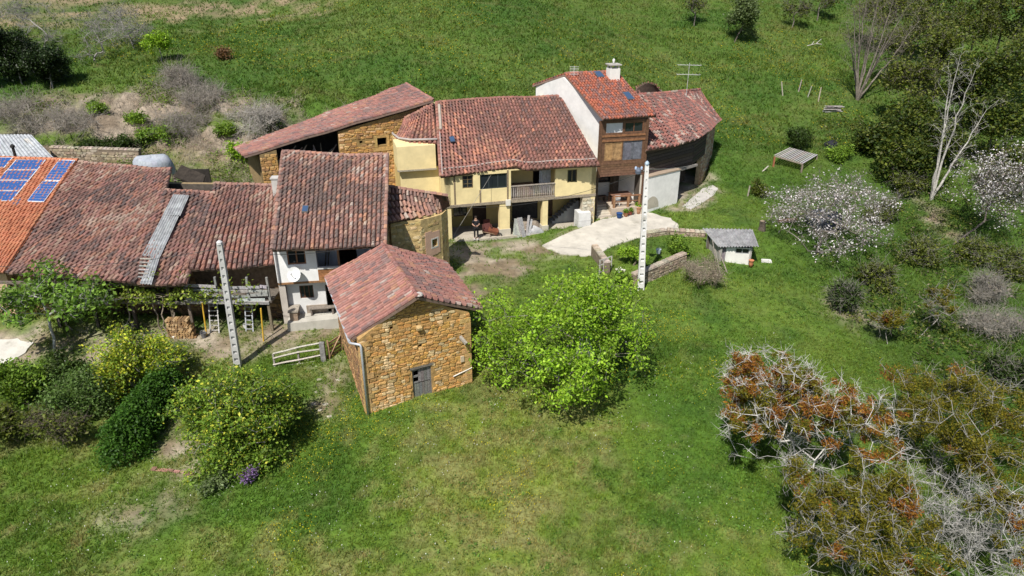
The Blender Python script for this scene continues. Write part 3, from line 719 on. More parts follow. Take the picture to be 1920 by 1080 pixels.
skylight(solar, [onsolar(88, 320, .02), onsolar(104, 320, .02), onsolar(93, 335, .02), onsolar(77, 335, .02)], .08, (.16, .15, .16))
skylight(solar, [onsolar(33, 373, .02), onsolar(45, 374, .02), onsolar(35, 389, .02), onsolar(22, 388, .02)], .12, (.10, .10, .11))
fp = onsolar(30, 297, 0); sub('flue', solar, 'dark', lambda mb: (mb.tube([fp, fp + [0, 0, .75]], .09, 8, (.03, .03, .03)), mb.lathe(fp + [0, 0, .75], [(.15, 0), (.15, .12), (.04, .22)], 8, (.03, .03, .03))))

lb = thing('long_barn', (-23, 36, -1), 'long old barn with patchy brown tile roof and grey corrugated strip', 'barn')
lp0, lpn = quadplane(LRL, LRR, LEL)
if lpn[2] < 0: lpn = -lpn
def onlong(x, y, lift=0.0): return onplane(x, y, lp0 + lpn * lift, lpn)
roof(lb, [LRL, LRR], [LEL, LER], 'old', sp=.27, exp=.37, sag=.14, wob=.10, seed=31, label='old brown clay tile roof')
roof(lb, [onlong(307, 354, -.08), onlong(404, 362, -.25)], [LER + [.02, 0, -.02], onlong(350, 532, -.2)], 'old', sp=.27, exp=.37, sag=.1, wob=.12, seed=32, cap=True, label='lower brown tile roof beside the grey strip')
def corrug(parent, c4, nwave, on, lift=.1, tint=(.30, .31, .32), amp=.03, label=None, mat='sheet', th=.012):
    """corrugated sheet between tl,tr,br,bl"""
    p = [np.asarray(on(*q, lift)) if len(q) == 2 else np.asarray(q, float) for q in c4]
    n = np.cross(p[1] - p[0], p[3] - p[0]); n /= np.linalg.norm(n); n = n if n[2] > 0 else -n
    k = nwave * 6; mb = MB(); rows = 6
    L_ = lambda u, v: (p[0] * (1 - u) + p[1] * u) * (1 - v) + (p[3] * (1 - u) + p[2] * u) * v
    for i in range(k):
        for j in range(rows):
            def pt(a, b, o=0): return L_(a / k, b / rows) + n * (amp * math.sin(a / 6 * 2 * math.pi) + o)
            t = jit(tint, .07)
            mb.poly([pt(i, j + 1), pt(i + 1, j + 1), pt(i + 1, j), pt(i, j)], t)
            mb.poly([pt(i, j, -th), pt(i + 1, j, -th), pt(i + 1, j + 1, -th), pt(i, j + 1, -th)], t)
    o = mb.build('corrugated_sheet', M[mat], parent, True)
    if label: o['label'] = label
    return o
corrug(lb, [(325, 364), (355, 366), (338, 404), (305, 403)], 7, onlong)
corrug(lb, [(306, 402), (336, 404), (300, 482), (266, 479)], 7, onlong, .06)
corrug(lb, [(284, 478), (300, 480), (284, 533), (262, 532)], 4, onlong, .05)
for i in range(6):
    t = i / 5; a = onlong(264 - 4 * t - 1, 485 + 34 * t, .05); b = onlong(284 - 8 * t, 486 + 34 * t, .06)
    sub('batten', lb, 'wood', lambda mb: mb.beam(a, b, .09, .05, jit((.30, .29, .28), .2), up=lpn))
lw_ops = [rowL.rect(205, 560, 225, 600), rowL.rect(290, 570, 312, 600)]
sub('front_wall', lb, 'mortar', lambda mb: wall(mb, rowL, 2.0, 12.7, -2.2, 2.6, lw_ops, n=-1.0, tint=(.16, .11, .07)))  # mortar and stones darkened, painting in the shade of the deep eave
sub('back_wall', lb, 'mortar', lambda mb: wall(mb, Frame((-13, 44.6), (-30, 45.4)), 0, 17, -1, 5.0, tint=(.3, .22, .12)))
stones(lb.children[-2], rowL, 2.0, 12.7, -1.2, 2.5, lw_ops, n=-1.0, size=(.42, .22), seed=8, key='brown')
# timber gallery under the eave of the long barn
for i in range(5):
    u = 3.2 + i * 2.2; sub('post', lb, 'wood', lambda mb: mb.beam(rowL.p(u, .9, hz1(*rowL.p(u, .9, 0)[:2]) - .1), rowL.p(u + .05, .9, 2.2), .15, .15, jit((.10, .08, .065), .2)))
sub('gallery_beam', lb, 'wood', lambda mb: mb.beam(rowL.p(4.4, .95, 1.05), rowL.p(12.9, .98, 1.02), .13, .17, (.17, .155, .14)))
sub('gallery_floor', lb, 'wood', lambda mb: mb.box(rowL, 4.4, 12.9, -.98, .86, .92, 1.0, (.12, .10, .08)))
sub('wall_plate', lb, 'wood', lambda mb: mb.beam(rowL.p(2.0, .95, 2.18), rowL.p(12.7, .95, 2.12), .14, .14, (.16, .13, .11)))

mid = thing('timber_barn', (-16, 36, -.8), 'old tiled barn with a plank gallery beside the white house', 'barn')
MRL, MRR, MER, MEL = G(402, 346, 5.4), G(522, 346, 5.5), G(514, 497, 2.95), G(345, 506, 2.9)
roof(mid, [MRL, MRR], [MEL, MER], 'old', sp=.27, exp=.36, sag=.12, wob=.10, seed=41, label='sagging dark brown tile roof')
sub('front_wall', mid, 'dark', lambda mb: wall(mb, rowL, 12.7, 17.9, -2.2, 2.55, [(13.3, 14.9, -1.0, .7), (15.8, 16.6, -1.0, .6)], tint=(.16, .11, .07), n=-1.0))  # same dark tint, eave shade put into the wall colour
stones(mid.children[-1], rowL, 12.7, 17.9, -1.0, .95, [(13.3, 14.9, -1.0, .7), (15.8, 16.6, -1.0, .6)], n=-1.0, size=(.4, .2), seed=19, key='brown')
sub('gallery_floor', mid, 'wood', lambda mb: mb.box(rowL, 12.95, 17.6, -.98, .72, .93, 1.03, (.14, .12, .10)))
sub('gallery_beam', mid, 'wood', lambda mb: mb.beam(rowL.p(12.75, .8, .98), rowL.p(17.5, .8, .98), .14, .16, (.34, .33, .32)))
for u in (12.85, 14.6, 16.3, 17.5):
    sub('post', mid, 'wood', lambda mb: mb.beam(rowL.p(u, .62, 1.03), rowL.p(u + R.uniform(-.1, .1), .62, 2.45), .11, .11, jit((.24, .23, .22), .2)))
for z, n_ in ((1.14, .80), (1.40, .80), (1.66, .80), (1.92, .80)):
    u = 12.8
    while u < 17.3:
        w = R.uniform(1.2, 2.4); u2 = min(u + w, 17.5); dz = R.uniform(-.09, .07)
        sub('board', mid, 'wood', lambda mb: mb.beam(rowL.p(u, .74, z + dz), rowL.p(u2 - .03, .74, z + dz + R.uniform(-.08, .08)), .035, R.uniform(.13, .20), jit((.34, .335, .34), .25)))
        u = u2 if R.random() > .2 else u2 + .3
for u in (12.9, 15.2, 17.4):
    sub('post', mid, 'wood', lambda mb: mb.beam(rowL.p(u, .7, hz1(*rowL.p(u, .7, 0)[:2]) - .1), rowL.p(u, .7, .95), .14, .14, jit((.17, .13, .10), .2)))
cq = onplane(522, 362, MER, quadplane(MRL, MRR, MER)[1])
mf = Frame(cq[:2] - [.25, 0], cq[:2] + [.25, .04])
sub('chimney', mid, 'concrete', lambda mb: (mb.box(mf, -.02, .52, -.25, .25, cq[2] - .5, cq[2] + .95, (.46, .45, .43)), mb.box(mf, -.07, .57, -.3, .3, cq[2] + .95, cq[2] + 1.03, (.50, .49, .47))))

# half-collapsed lean-to behind the row
sh = thing('open_shed', G(345, 350, 4.6), 'dark half collapsed shed opening behind the brown roofs', 'shed')
sf = Frame(G(318, 352, 4.3)[:2], G(372, 352, 4.3)[:2])
roofp = [G(322, 320, 5.6), G(368, 340, 5.2), G(378, 350, 4.75), G(326, 330, 5.0)]
sub('roof_slab', sh, 'dark', lambda mb: mb.hexa([roofp[3] - [0, 0, .1], roofp[2] - [0, 0, .1], roofp[1] - [0, 0, .1] + [0, 1.5, 0], roofp[0] - [0, 0, .1] + [0, 1.5, 0], roofp[3], roofp[2], roofp[1] + [0, 1.5, 0], roofp[0] + [0, 1.5, 0]], (.035, .028, .022)))  # slab tinted near black to paint the shade of the opening
zs0 = hz1(*sf.p(1, 0, 0)[:2])
for i in range(4): sub('slat', sh, 'wood', lambda mb: mb.beam(sf.p(.1, -.6, 4.25 + i * .2), sf.p(sf.L - .2, -.6, 4.2 + i * .17), .04, .07, jit((.20, .18, .16), .2)))
for u in (.1, sf.L - .2): sub('post', sh, 'wood', lambda mb: mb.beam(sf.p(u, -.7, zs0 - .3), sf.p(u, -.7, 4.95), .12, .12, (.10, .08, .06)))
sub('back_board', sh, 'dark', lambda mb: mb.box(sf, -.1, sf.L, -2.2, -2.1, zs0 - .3, 5.0, (.035, .03, .026)))  # near black board stands in for the shade inside the shed

# ================================================================ white house
wa = G(521, 531, 1.85)
wfr = Frame(wa[:2], wa[:2] + np.array([math.cos(math.radians(9)), math.sin(math.radians(9))]) * 6.15)
wh = thing('white_house', (wa[0], wa[1], -.8), 'white plastered house with tall tiled roof, satellite dish and open gallery', 'house')
WRL, WRR, WER, WEL = G(531, 285, 7.2), G(727, 292, 7.2), G(722, 459, 4.25), G(510, 469, 4.2)
_, S_w = roof(wh, [WRL, WRR], [WEL, WER], 'warm', sp=.265, exp=.36, sag=.10, wob=.06, seed=51, capends=(0.0, 1.0), label='tall roof of mixed brown and orange clay tiles')
w_win = wfr.rect(538, 468, 573, 496); w_gal = wfr.rect(593, 465, 668, 503)
w_gal = (w_gal[0], 5.15, wfr.uz(620, 528)[1] + .05, 3.98)
wht = (.80, .80, .79)
Lw = wfr.L
sub('upper_wall', wh, 'white', lambda mb: wall(mb, wfr, 0, 5.3, 1.86, 4.12, [w_win, w_gal], tint=wht, th=.25))
sub('stone_pier', wh, 'mortar', lambda mb: wall(mb, wfr, 5.3, Lw, -2, 4.14, n=-.02, tint=(.40, .31, .22)))
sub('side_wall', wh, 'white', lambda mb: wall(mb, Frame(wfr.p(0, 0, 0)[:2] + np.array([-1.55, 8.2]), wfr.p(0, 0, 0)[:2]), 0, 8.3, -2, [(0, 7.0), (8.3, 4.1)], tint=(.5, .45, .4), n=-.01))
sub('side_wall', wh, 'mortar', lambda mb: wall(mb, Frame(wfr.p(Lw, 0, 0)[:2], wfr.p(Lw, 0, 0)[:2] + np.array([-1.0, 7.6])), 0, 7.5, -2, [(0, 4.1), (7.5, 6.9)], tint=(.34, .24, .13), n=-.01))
bk = Frame(WRR[:2] - [.2, .2], WRL[:2] - [-.2, .2]); sub('back_wall', wh, 'mortar', lambda mb: wall(mb, bk, 0, bk.L, -1, 7.0, tint=(.35, .25, .15)))
lo_win = wfr.rect(562, 535, 588, 559, -.45); lo_door = wfr.rect(612, 533, 640, 588, -.45)
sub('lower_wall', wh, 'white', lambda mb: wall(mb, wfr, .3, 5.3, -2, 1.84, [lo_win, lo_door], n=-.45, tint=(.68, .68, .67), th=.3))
sub('floor_beam', wh, 'brownwood', lambda mb: mb.box(wfr, .02, 5.28, -.2, .03, 1.74, 1.858, (.26, .14, .065)))
sub('plinth', wh, 'mortar', lambda mb: mb.box(wfr, 1.3, lo_door[0] - .02, -.44, -.36, -1.5, wfr.uz(590, 572, -.4)[1], (.30, .25, .20)))
window(wh, wfr, w_win, -.05, (.24, .115, .06), 2, 1, .07, curtain=None)
window(wh, wfr, lo_win, -.5, (.13, .06, .035), 3, 1, .05)
sub('gallery_floor', wh, 'wood', lambda mb: mb.box(wfr, w_gal[0], 5.15, -1.8, -.26, 1.9, 1.98, (.30, .26, .22)))
u_d = wfr.uz(633, 480, -1.7)[0]
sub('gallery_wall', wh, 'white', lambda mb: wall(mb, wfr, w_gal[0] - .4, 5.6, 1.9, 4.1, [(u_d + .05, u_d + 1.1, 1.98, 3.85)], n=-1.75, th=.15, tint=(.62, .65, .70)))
rz = wfr.uz(620, 502)[1]
sub('rail', wh, 'white', lambda mb: mb.box(wfr, w_gal[0], 5.15, -.14, .06, rz - .04, rz + .06, (.62, .61, .58)))
for i in range(6):
    z = w_gal[2] + (rz - .04 - w_gal[2]) * i / 6
    sub('slat', wh, 'brownwood', lambda mb: mb.box(wfr, w_gal[0], 5.15, -.06, .01, z + .012, z + (rz - w_gal[2]) / 6 - .012, jit((.36, .17, .07), .15)))
pu_ = wfr.uz(634, 480)[0]; sub('post', wh, 'brownwood', lambda mb: mb.box(wfr, pu_ - .06, pu_ + .06, -.13, -.02, rz + .062, 3.97, (.24, .13, .07)))
for du in (.25, .42): sub('pole', wh, 'wood', lambda mb: mb.beam(wfr.p(w_gal[0] + du, -1.1, 1.99), wfr.p(w_gal[0] + du + .25, -1.68, 3.7), .05, .05, (.12, .10, .08)))
sub('downpipe', wh, 'metal', lambda mb: mb.tube([wfr.p(.1, .08, 4.0), wfr.p(.1, .08, 1.9), wfr.p(.32, -.38, 1.6), wfr.p(.32, -.38, -.6)], .05, 7, (.28, .28, .29)))
sub('concrete_step', wh, 'concrete', lambda mb: mb.hexa([wfr.p(.25, .75, -1.6), wfr.p(4.4, .55, -1.6), wfr.p(4.4, -.42, -1.6), wfr.p(.25, -.42, -1.6), wfr.p(.30, .70, -.38), wfr.p(4.4, .5, -.33), wfr.p(4.4, -.42, -.31), wfr.p(.30, -.42, -.34)], (.47, .45, .40)))
sq = wfr.uz(572, 398)
skylight(wh, [onplane(x, y, WEL, quadplane(WEL, WER, WRL)[1]) + [0, 0, .06] for x, y in ((568, 390), (580, 390), (578, 402), (566, 402))], .12, (.12, .12, .12))
# satellite dish
dc = wfr.uz(553, 515, .3)
dish = thing('satellite_dish', wfr.p(dc[0], .0, dc[1]), 'large white satellite dish on the wall of the white house', 'satellite dish')
def dish_mesh(mb):
    ax = wfr.n * .80 + np.array([-.25, 0, .42]); ax = ax / np.linalg.norm(ax); r_ = np.cross(ax, [0, 0, 1]); r_ /= np.linalg.norm(r_); q_ = np.cross(r_, ax); c = wfr.p(dc[0], .28, dc[1])
    rings = []
    for k in range(7):
        rr_ = .40 * k / 6; b = len(mb.v); rings.append(b)
        for t in range(20): a = 2 * math.pi * t / 20; mb.v.append(tuple(c + r_ * rr_ * math.cos(a) + q_ * rr_ * math.sin(a) * 1.05 + ax * .16 * (k / 6) ** 2))
    for k in range(6):
        for t in range(20): t2 = (t + 1) % 20; mb.f.append([rings[k] + t, rings[k] + t2, rings[k + 1] + t2, rings[k + 1] + t]); mb.t.append((.72, .73, .72))
    mb.beam(c - ax * .02, wfr.p(dc[0], -.02, dc[1]), .07, .07, (.4, .4, .4))
dd = sub('reflector', dish, 'metal', dish_mesh, True); 
ax_ = wfr.n * .80 + np.array([-.25, 0, .42]); ax_ /= np.linalg.norm(ax_); c_ = wfr.p(dc[0], .28, dc[1])
sub('feed_arm', dish, 'metal', lambda mb: (mb.beam(c_ + [0, 0, -.34] + ax_ * .1, c_ + ax_ * .5, .03, .03, (.5, .5, .5)), mb.lathe(c_ + ax_ * .5, [(.04, -.05), (.06, 0), (.04, .07)], 8, (.7, .7, .7))))
sub('bracket', dish, 'metal', lambda mb: mb.box(wfr, dc[0] - .1, dc[0] + .1, .004, .05, dc[1] - .12, dc[1] + .12, (.4, .4, .4)))

# ================================================================ round-cornered stone annexe
an = thing('stone_annexe', (-5.8, 42, -.8), 'rounded golden stone annexe with low tiled roof between white and yellow houses', 'annexe')
AN = [np.array(p) for p in ((-7.35, 40.2), (-5.6, 40.9), (-4.45, 42.2), (-4.2, 43.7), (-4.9, 46.0))]
RAL, RAR = G(727, 350, 5.5), G(838, 368, 4.75); EAL, EAM, EAR = G(724, 421, 4.05), G(800, 404, 3.85), G(844, 386, 3.75)
roof(an, [RAL, RAR], [EAL, EAM, EAR], 'warm', sp=.26, exp=.36, sag=.03, wob=.04, seed=61, label='low roof of warm brown tiles')
aw_ops = {}
for i in range(4):
    f_ = Frame(AN[i], AN[i + 1]); ops = []
    if i == 1: ops = [f_.rect(810, 448, 820, 462)]
    t0, t1 = [(3.95, 3.85), (3.85, 3.75), (3.75, 3.62), (3.62, 3.7)][i]
    pk = (.33, .22, .11)
    w_ = sub('wall', an, 'mortar', lambda mb: wall(mb, f_, 0, f_.L, -2.2, [(0, t0 - .03), (f_.L, t1 - .03)], ops, tint=(.56, .41, .19)))
    if ops:
        o = ops[0]; pops = [(o[0] - .5, o[1] + .35, o[2] - .8, o[3] + .7)]
        sub('pink_plaster', an, 'plaster', lambda mb: [mb.box(f_, *q, .0, .022, *z, (.62, .40, .29)) for q, z in (((o[0] - .55, o[0]), (o[2] - .75, o[3] + .62)), ((o[1], o[1] + .22), (o[2] - .5, o[3] + .5)), ((o[0], o[1]), (o[3], o[3] + .5)), ((o[0], o[1]), (o[2] - .55, o[2])))])
        sub('window_surround', an, 'white', lambda mb: [mb.box(f_, *q, .0, .03, *z, (.66, .63, .57)) for q, z in (((o[0] - .09, o[0]), (o[2] - .09, o[3] + .09)), ((o[1], o[1] + .09), (o[2] - .09, o[3] + .09)), ((o[0], o[1]), (o[3], o[3] + .09)), ((o[0], o[1]), (o[2] - .09, o[2])))])
        ops = pops
    stones(w_, f_, 0, f_.L, -1.2, [(0, t0 - .1), (f_.L, t1 - .1)], ops, size=(.34, .17), seed=70 + i, nmax=75, pal=[((.58, .42, .20), 5), ((.54, .37, .16), 4), ((.48, .31, .12), 3), ((.60, .47, .26), 4), ((.36, .24, .11), 1)], key='pale', proud=.02, skip=.42)
# ================================================================ yellow house
ya = np.array([-4.75, 48.6]); ang = math.radians(14.7)
yf = Frame(ya, ya + np.array([math.cos(ang), math.sin(ang)]) * 11.45); LY = yf.L
YEL = (.76, .63, .34)
yh = thing('yellow_house', (0.5, 50, -.5), 'yellow plastered farmhouse with wooden balcony and open ground floor porch', 'house')
YRL, YRR, YER, YEL_ = G(818, 192, 8.35), G(1052, 181, 8.3), G(1126, 311, 4.62), G(826, 331, 4.48)
Yrm = G(930, 184, 8.4)
_, S_y = roof(yh, [YRL, Yrm, YRR], [YEL_, G(900, 322, 4.52), G(965, 313, 4.68), G(985, 317, 4.56), YER], 'yellowhouse', sp=.27, exp=.36, sag=.05, wob=.06, seed=71, capends=(0.0,), label='large reddish brown tile roof')
ribbon = [S_y(u, .925) + [0, 0, .11] for u in np.linspace(.02, 1, 40)]
sub('mortar_band', yh, 'concrete', lambda mb: mb.tube(ribbon, .065, 6, (.36, .30, .27)), True)
ribbon2 = [S_y(.012, v) + [0, 0, .14] for v in np.linspace(.45, 1, 14)]
sub('mortar_band', yh, 'concrete', lambda mb: mb.tube(ribbon2, .06, 6, (.34, .28, .26)), True)
zf = yf.uz(985, 378)[1]                                   # underside of the upper storey
win1 = yf.rect(867, 329, 887, 353); win2 = yf.rect(900, 326, 951, 354); bal = yf.rect(958, 318, 1041, 368); win3 = yf.rect(1064, 318, 1082, 342)
win1, win2, win3 = [(a, b, c, min(d, 4.40)) for a, b, c, d in (win1, win2, win3)]; bal = (bal[0], bal[1], zf + .22, 4.44); 
yops = [win1, win2, bal, win3]
def zline(u): return zf
sub('upper_wall', yh, 'plaster', lambda mb: wall(mb, yf, 0, LY, zf + .2, 4.52, yops, tint=YEL, th=.28))
sub('floor_beam', yh, 'wood', lambda mb: mb.box(yf, -.05, LY + .03, -.30, .05, zf, zf + .198, (.30, .25, .19)))
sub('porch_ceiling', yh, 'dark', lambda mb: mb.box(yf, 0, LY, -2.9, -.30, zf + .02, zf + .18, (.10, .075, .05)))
for px_ in (852, 900, 952):
    u = yf.uz(px_, 340)[0]; sub('wall_post', yh, 'wood', lambda mb: mb.box(yf, u - .06, u + .06, -.02, .02, zf + .2, 4.50 if px_ != 900 else win2[2] - .02, (.22, .17, .11)))
sub('side_wall', yh, 'plaster', lambda mb: wall(mb, Frame(yf.p(0, -9, 0)[:2], yf.p(0, 0, 0)[:2]), 0, 9, -2, [(0, 7.9), (9, 4.5)], tint=YEL, n=-.006))
sub('side_wall', yh, 'plaster', lambda mb: wall(mb, Frame(yf.p(LY, 0, 0)[:2], yf.p(LY, -9, 0)[:2]), 0, 9, -2, [(0, 4.5), (9, 7.9)], tint=YEL, n=-.006))
sub('back_wall', yh, 'plaster', lambda mb: wall(mb, Frame(yf.p(LY, -9, 0)[:2], yf.p(0, -9, 0)[:2]), .3, LY - .3, -1, 7.9, tint=YEL))
bn = -2.7
pd1 = yf.rect(850, 388, 876, 412, bn); pd2 = yf.rect(886, 384, 912, 428, bn); pd3 = yf.rect(1015, 378, 1036, 422, bn)
pd1 = (pd1[0], pd1[1], .35, 1.95); pd2 = (pd2[0], pd2[1], -.45, 1.95); pd3 = (pd3[0] + .3, pd3[1], -.3, 1.8); pd4 = (yf.uz(960, 400, bn)[0], yf.uz(1008, 400, bn)[0], -.4, 1.9)
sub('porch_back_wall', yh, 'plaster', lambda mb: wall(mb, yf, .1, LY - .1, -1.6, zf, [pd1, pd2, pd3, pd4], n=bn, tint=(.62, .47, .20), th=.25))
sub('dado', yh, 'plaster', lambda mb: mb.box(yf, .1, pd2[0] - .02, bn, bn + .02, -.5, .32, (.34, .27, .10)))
sub('porch_floor', yh, 'concrete', lambda mb: mb.box(yf, .1, LY - .1, bn + .03, .35, -1.4, -.48, (.42, .38, .31)))
for p_ in (pd1,): window(yh, yf, p_, bn - .06, (.07, .05, .035), 2, 2, .05)
sub('door', yh, 'brownwood', lambda mb: mb.box(yf, pd2[0], pd2[1], bn - .12, bn - .06, pd2[2], pd2[3], (.045, .025, .02)))
sub('door', yh, 'brownwood', lambda mb: mb.box(yf, pd4[0], pd4[1], bn - .14, bn - .08, pd4[2], pd4[3], (.05, .045, .045)))  # dark sheet added to close the opening, painted as the shade within
sub('door', yh, 'brownwood', lambda mb: mb.box(yf, pd3[0], pd3[1], bn - .12, bn - .06, pd3[2], pd3[3], (.10, .055, .03)))
# pillars
def pillar(px0, px1, t, w=.0):
    u0 = yf.uz(px0, 410)[0]; u1 = yf.uz(px1, 410)[0]
    o = sub('pillar', yh, 'plaster', lambda mb: mb.box(yf, u0, u1, -.5, -.01, -1.5, zf - .002, t))
    sub('plinth', o, 'concrete', lambda mb: mb.box(yf, u0 - .05, u1 + .05, -.55, .06, -1.4, .0, (.50, .46, .38)))
pillar(937, 956, YEL); pillar(1017, 1027, YEL)
sub('corner_pier', yh, 'mortar', lambda mb: mb.box(yf, LY - 1.0, LY - .02, -.55, -.01, -1.5, zf - .002, (.48, .42, .32)))
fpier = yh.children[-1]
stones(fpier, yf, LY - .98, LY - .04, -.6, zf - .05, size=(.32, .2), seed=90, nmax=60, key='grey', pal=[((.46, .40, .30), 3), ((.52, .47, .38), 3), ((.36, .29, .2), 2)], n=-.008)
sub('left_pier', yh, 'plaster', lambda mb: mb.box(yf, 0.0, .3, -.4, -.01, -1.5, zf - .002, (.58, .44, .2)))
mu, mz = yf.uz(952, 379); sub('meter_box', yh, 'white', lambda mb: mb.box(yf, mu - .18, mu + .18, .052, .17, mz - .22, mz + .22, (.66, .64, .58)))
window(yh, yf, win1, -.05, (.15, .11, .06), 2, 3, .06)
window(yh, yf, win3, -.05, (.16, .13, .06), 2, 1, .07)
w2 = window(yh, yf, win2, -.08, (.035, .045, .05), 3, 1, .07)
# balcony recess with balusters
br = -1.3
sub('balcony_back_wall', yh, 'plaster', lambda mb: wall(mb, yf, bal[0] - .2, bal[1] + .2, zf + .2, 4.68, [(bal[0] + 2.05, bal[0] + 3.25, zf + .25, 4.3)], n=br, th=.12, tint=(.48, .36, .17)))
sub('balcony_floor', yh, 'wood', lambda mb: mb.box(yf, bal[0], bal[1], br, -.285, zf + .2, zf + .24, (.20, .15, .10)))
for s_ in (bal[0] - .12, bal[1]): sub('balcony_cheek', yh, 'plaster', lambda mb: mb.box(yf, s_, s_ + .12, br, -.285, zf + .2, 4.68, (.58, .45, .2)))
ru = sub('balustrade', yh, 'wood', lambda mb: (mb.box(yf, bal[0], bal[1], -.10, .03, bal[2] + .98, bal[2] + 1.05, (.30, .265, .23)), mb.box(yf, bal[0], bal[1], -.10, .03, bal[2], bal[2] + .09, (.27, .23, .19))))
nb = 22
for i in range(nb):
    u = bal[0] + (bal[1] - bal[0]) * (i + .5) / nb
    sub('baluster', ru, 'wood', lambda mb: mb.lathe(yf.p(u, -.035, bal[2] + .09), [(.026, 0), (.030, .1), (.045, .25), (.034, .5), (.024, .75), (.030, .89)], 6, jit((.40, .37, .33), .12)), True)
sub('balcony_bench', yh, 'brownwood', lambda mb: mb.box(yf, bal[0] + .05, bal[0] + 1.95, br + .02, br + .5, zf + .24, zf + 1.1, (.13, .075, .05)))
cu0 = yf.uz(1010, 340, br)[0]; k_ = 12
def curtain_(mb):
    for q in range(k_):
        a, b = cu0 + .95 * q / k_, cu0 + .95 * (q + 1) / k_; o = lambda i: br + .12 + .05 * (i % 2)
        mb.poly([yf.p(a, o(q), zf + .3), yf.p(b, o(q + 1), zf + .3), yf.p(b, o(q + 1), 4.5), yf.p(a, o(q), 4.5)], (.50, .52, .58))
sub('door_curtain', yh, 'cloth', curtain_)
yp0, ypn = quadplane(YEL_, YER, YRL)
skylight(yh, [onplane(x, y, yp0, ypn) + [0, 0, .16] for x, y in ((842, 262), (851, 261), (854, 271), (845, 272))], .10, (.05, .07, .10))
sub('chimney_strip', yh, 'concrete', lambda mb: mb.tube([S_y(.02, v) + [0, 0, .12] for v in np.linspace(.06, .42, 8)], .13, 6, (.36, .31, .26)))
# the side wing with its jettied box
wg = Frame(yf.p(-3.05, -2.3, 0)[:2], yf.p(0.0, -2.3, 0)[:2])
jz = wg.uz(785, 317)[1]
sub('wing_wall', yh, 'plaster', lambda mb: wall(mb, wg, .15, wg.L - .01, -2, jz, n=-.35, tint=YEL))
sub('wing_box', yh, 'plaster', lambda mb: mb.box(wg, 0, wg.L - .25, -2.5, 0, jz, 6.1, YEL))
sub('wing_beam', yh, 'wood', lambda mb: mb.box(wg, -.03, wg.L - .22, -.4, .03, jz - .12, jz - .003, (.36, .32, .25)))
sub('wing_side_wall', yh, 'plaster', lambda mb: wall(mb, Frame(wg.p(.15, -5, 0)[:2], wg.p(.15, -.36, 0)[:2]), 0, 4.6, -2, 6.0, tint=(.6, .46, .2)))
roof(yh, [G(760, 222, 7.3), G(812, 196, 8.2)], [G(740, 262, 5.85), G(765, 271, 5.95), G(821, 270, 6.1)], 'yellowhouse', sp=.25, exp=.34, sag=.02, wob=.03, seed=73, cap=True, name='wing_roof', label='small hipped roof of the wing')
roof(yh, [G(806, 200, 8.05), G(762, 221, 7.2)], [G(760, 214, 7.2), G(733, 240, 5.85)], 'yellowhouse', sp=.25, exp=.3, sag=.0, wob=.02, seed=74, cap=False, name='wing_roof')
hp = [G(733, 241, 6.0), G(737, 254, 6.02), G(748, 262, 6.1), G(770, 265, 6.2), G(820, 264, 6.3)]
sub('mortar_band', yh, 'concrete', lambda mb: mb.tube([p + [0, 0, .12] for p in hp], .085, 6, (.38, .34, .32)), True)

# ================================================================ tall white-gabled house with timber front
ta = yf.p(LY + .12, -1.5, 0)[:2]
tf = Frame(ta, ta + np.array([math.cos(math.radians(13)), math.sin(math.radians(13))]) * 4.0)
th_ = thing('timber_front_house', (8.5, 54, 0), 'tall house with white gable wall, brown timber front and red tile roof', 'house')
TEL, TER, TRL, TRR = G(1131, 224, 7.65), G(1231, 217, 7.6), G(1058, 139, 10.1), G(1156, 134, 10.1)
roof(th_, [TRL, TRR], [TEL, TER], 'mottled', 'newtile', sp=.24, exp=.34, sag=.0, wob=.01, seed=81, label='bright red mottled tile roof', decktint=(.28, .09, .05))
TBL = G(998, 160, 8.75); TBR = TBL + (TRR - TRL)
roof(th_, [TRR - [0, 0, .03], TRL - [0, 0, .03]], [TBR, TBL], 'mottled', 'newtile', sp=.24, exp=.34, sag=0, wob=.01, seed=82, cap=False, nmax=60, label='rear slope of the red roof')
LT = tf.L
gd_ = 12.5
gl = Frame(TBL[:2] + [.3, -.2], TEL[:2] + [.35, .75])
gl_u = lambda P_: float(np.dot(np.r_[P_[:2], 0] - gl.o, gl.u))
sub('gable_wall', th_, 'white', lambda mb: wall(mb, gl, 0, gl.L - 3.3, -1, 3.1, tint=(.74, .73, .71)))
sub('gable_wall', th_, 'white', lambda mb: wall(mb, gl, 0, gl.L, 3.1, [(0, TBL[2] - .05), (gl_u(TRL), TRL[2] - .22), (gl.L, 7.62)], tint=(.74, .73, .71)))
tfl = gl.p(gl.L, 0, 0)[:2]; tfl = tfl + np.array([-.50, -.16]); tf = Frame(tfl, tfl + np.array([math.cos(math.radians(14)), math.sin(math.radians(14))]) * 3.95); LT = tf.L
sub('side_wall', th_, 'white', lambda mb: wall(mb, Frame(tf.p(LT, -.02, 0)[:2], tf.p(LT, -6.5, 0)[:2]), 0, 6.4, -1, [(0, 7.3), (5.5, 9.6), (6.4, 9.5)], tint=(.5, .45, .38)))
sub('back_wall', th_, 'white', lambda mb: wall(mb, Frame(TBR[:2] - [.2, .3], TBL[:2] + [.3, -.3]), 0, 3.7, -1, 8.8, tint=(.6, .6, .58)))
zb = tf.uz(1165, 329)[1]; BRN = (.135, .072, .042)
A1 = tf.rect(1137, 226, 1168, 249); A2 = tf.rect(1172, 224, 1207, 248); B1 = tf.rect(1133, 267, 1166, 301); B2 = tf.rect(1168, 263, 1207, 299)
A1 = (max(A1[0], .35), A1[1], A1[2], min(A1[3], 7.2)); A2 = (A2[0], min(A2[1], LT - .3), A2[2], min(A2[3], 7.2)); B1 = (A1[0] - .05, B1[1], B1[2], B1[3]); B2 = (B2[0], A2[1], B2[2], B2[3])
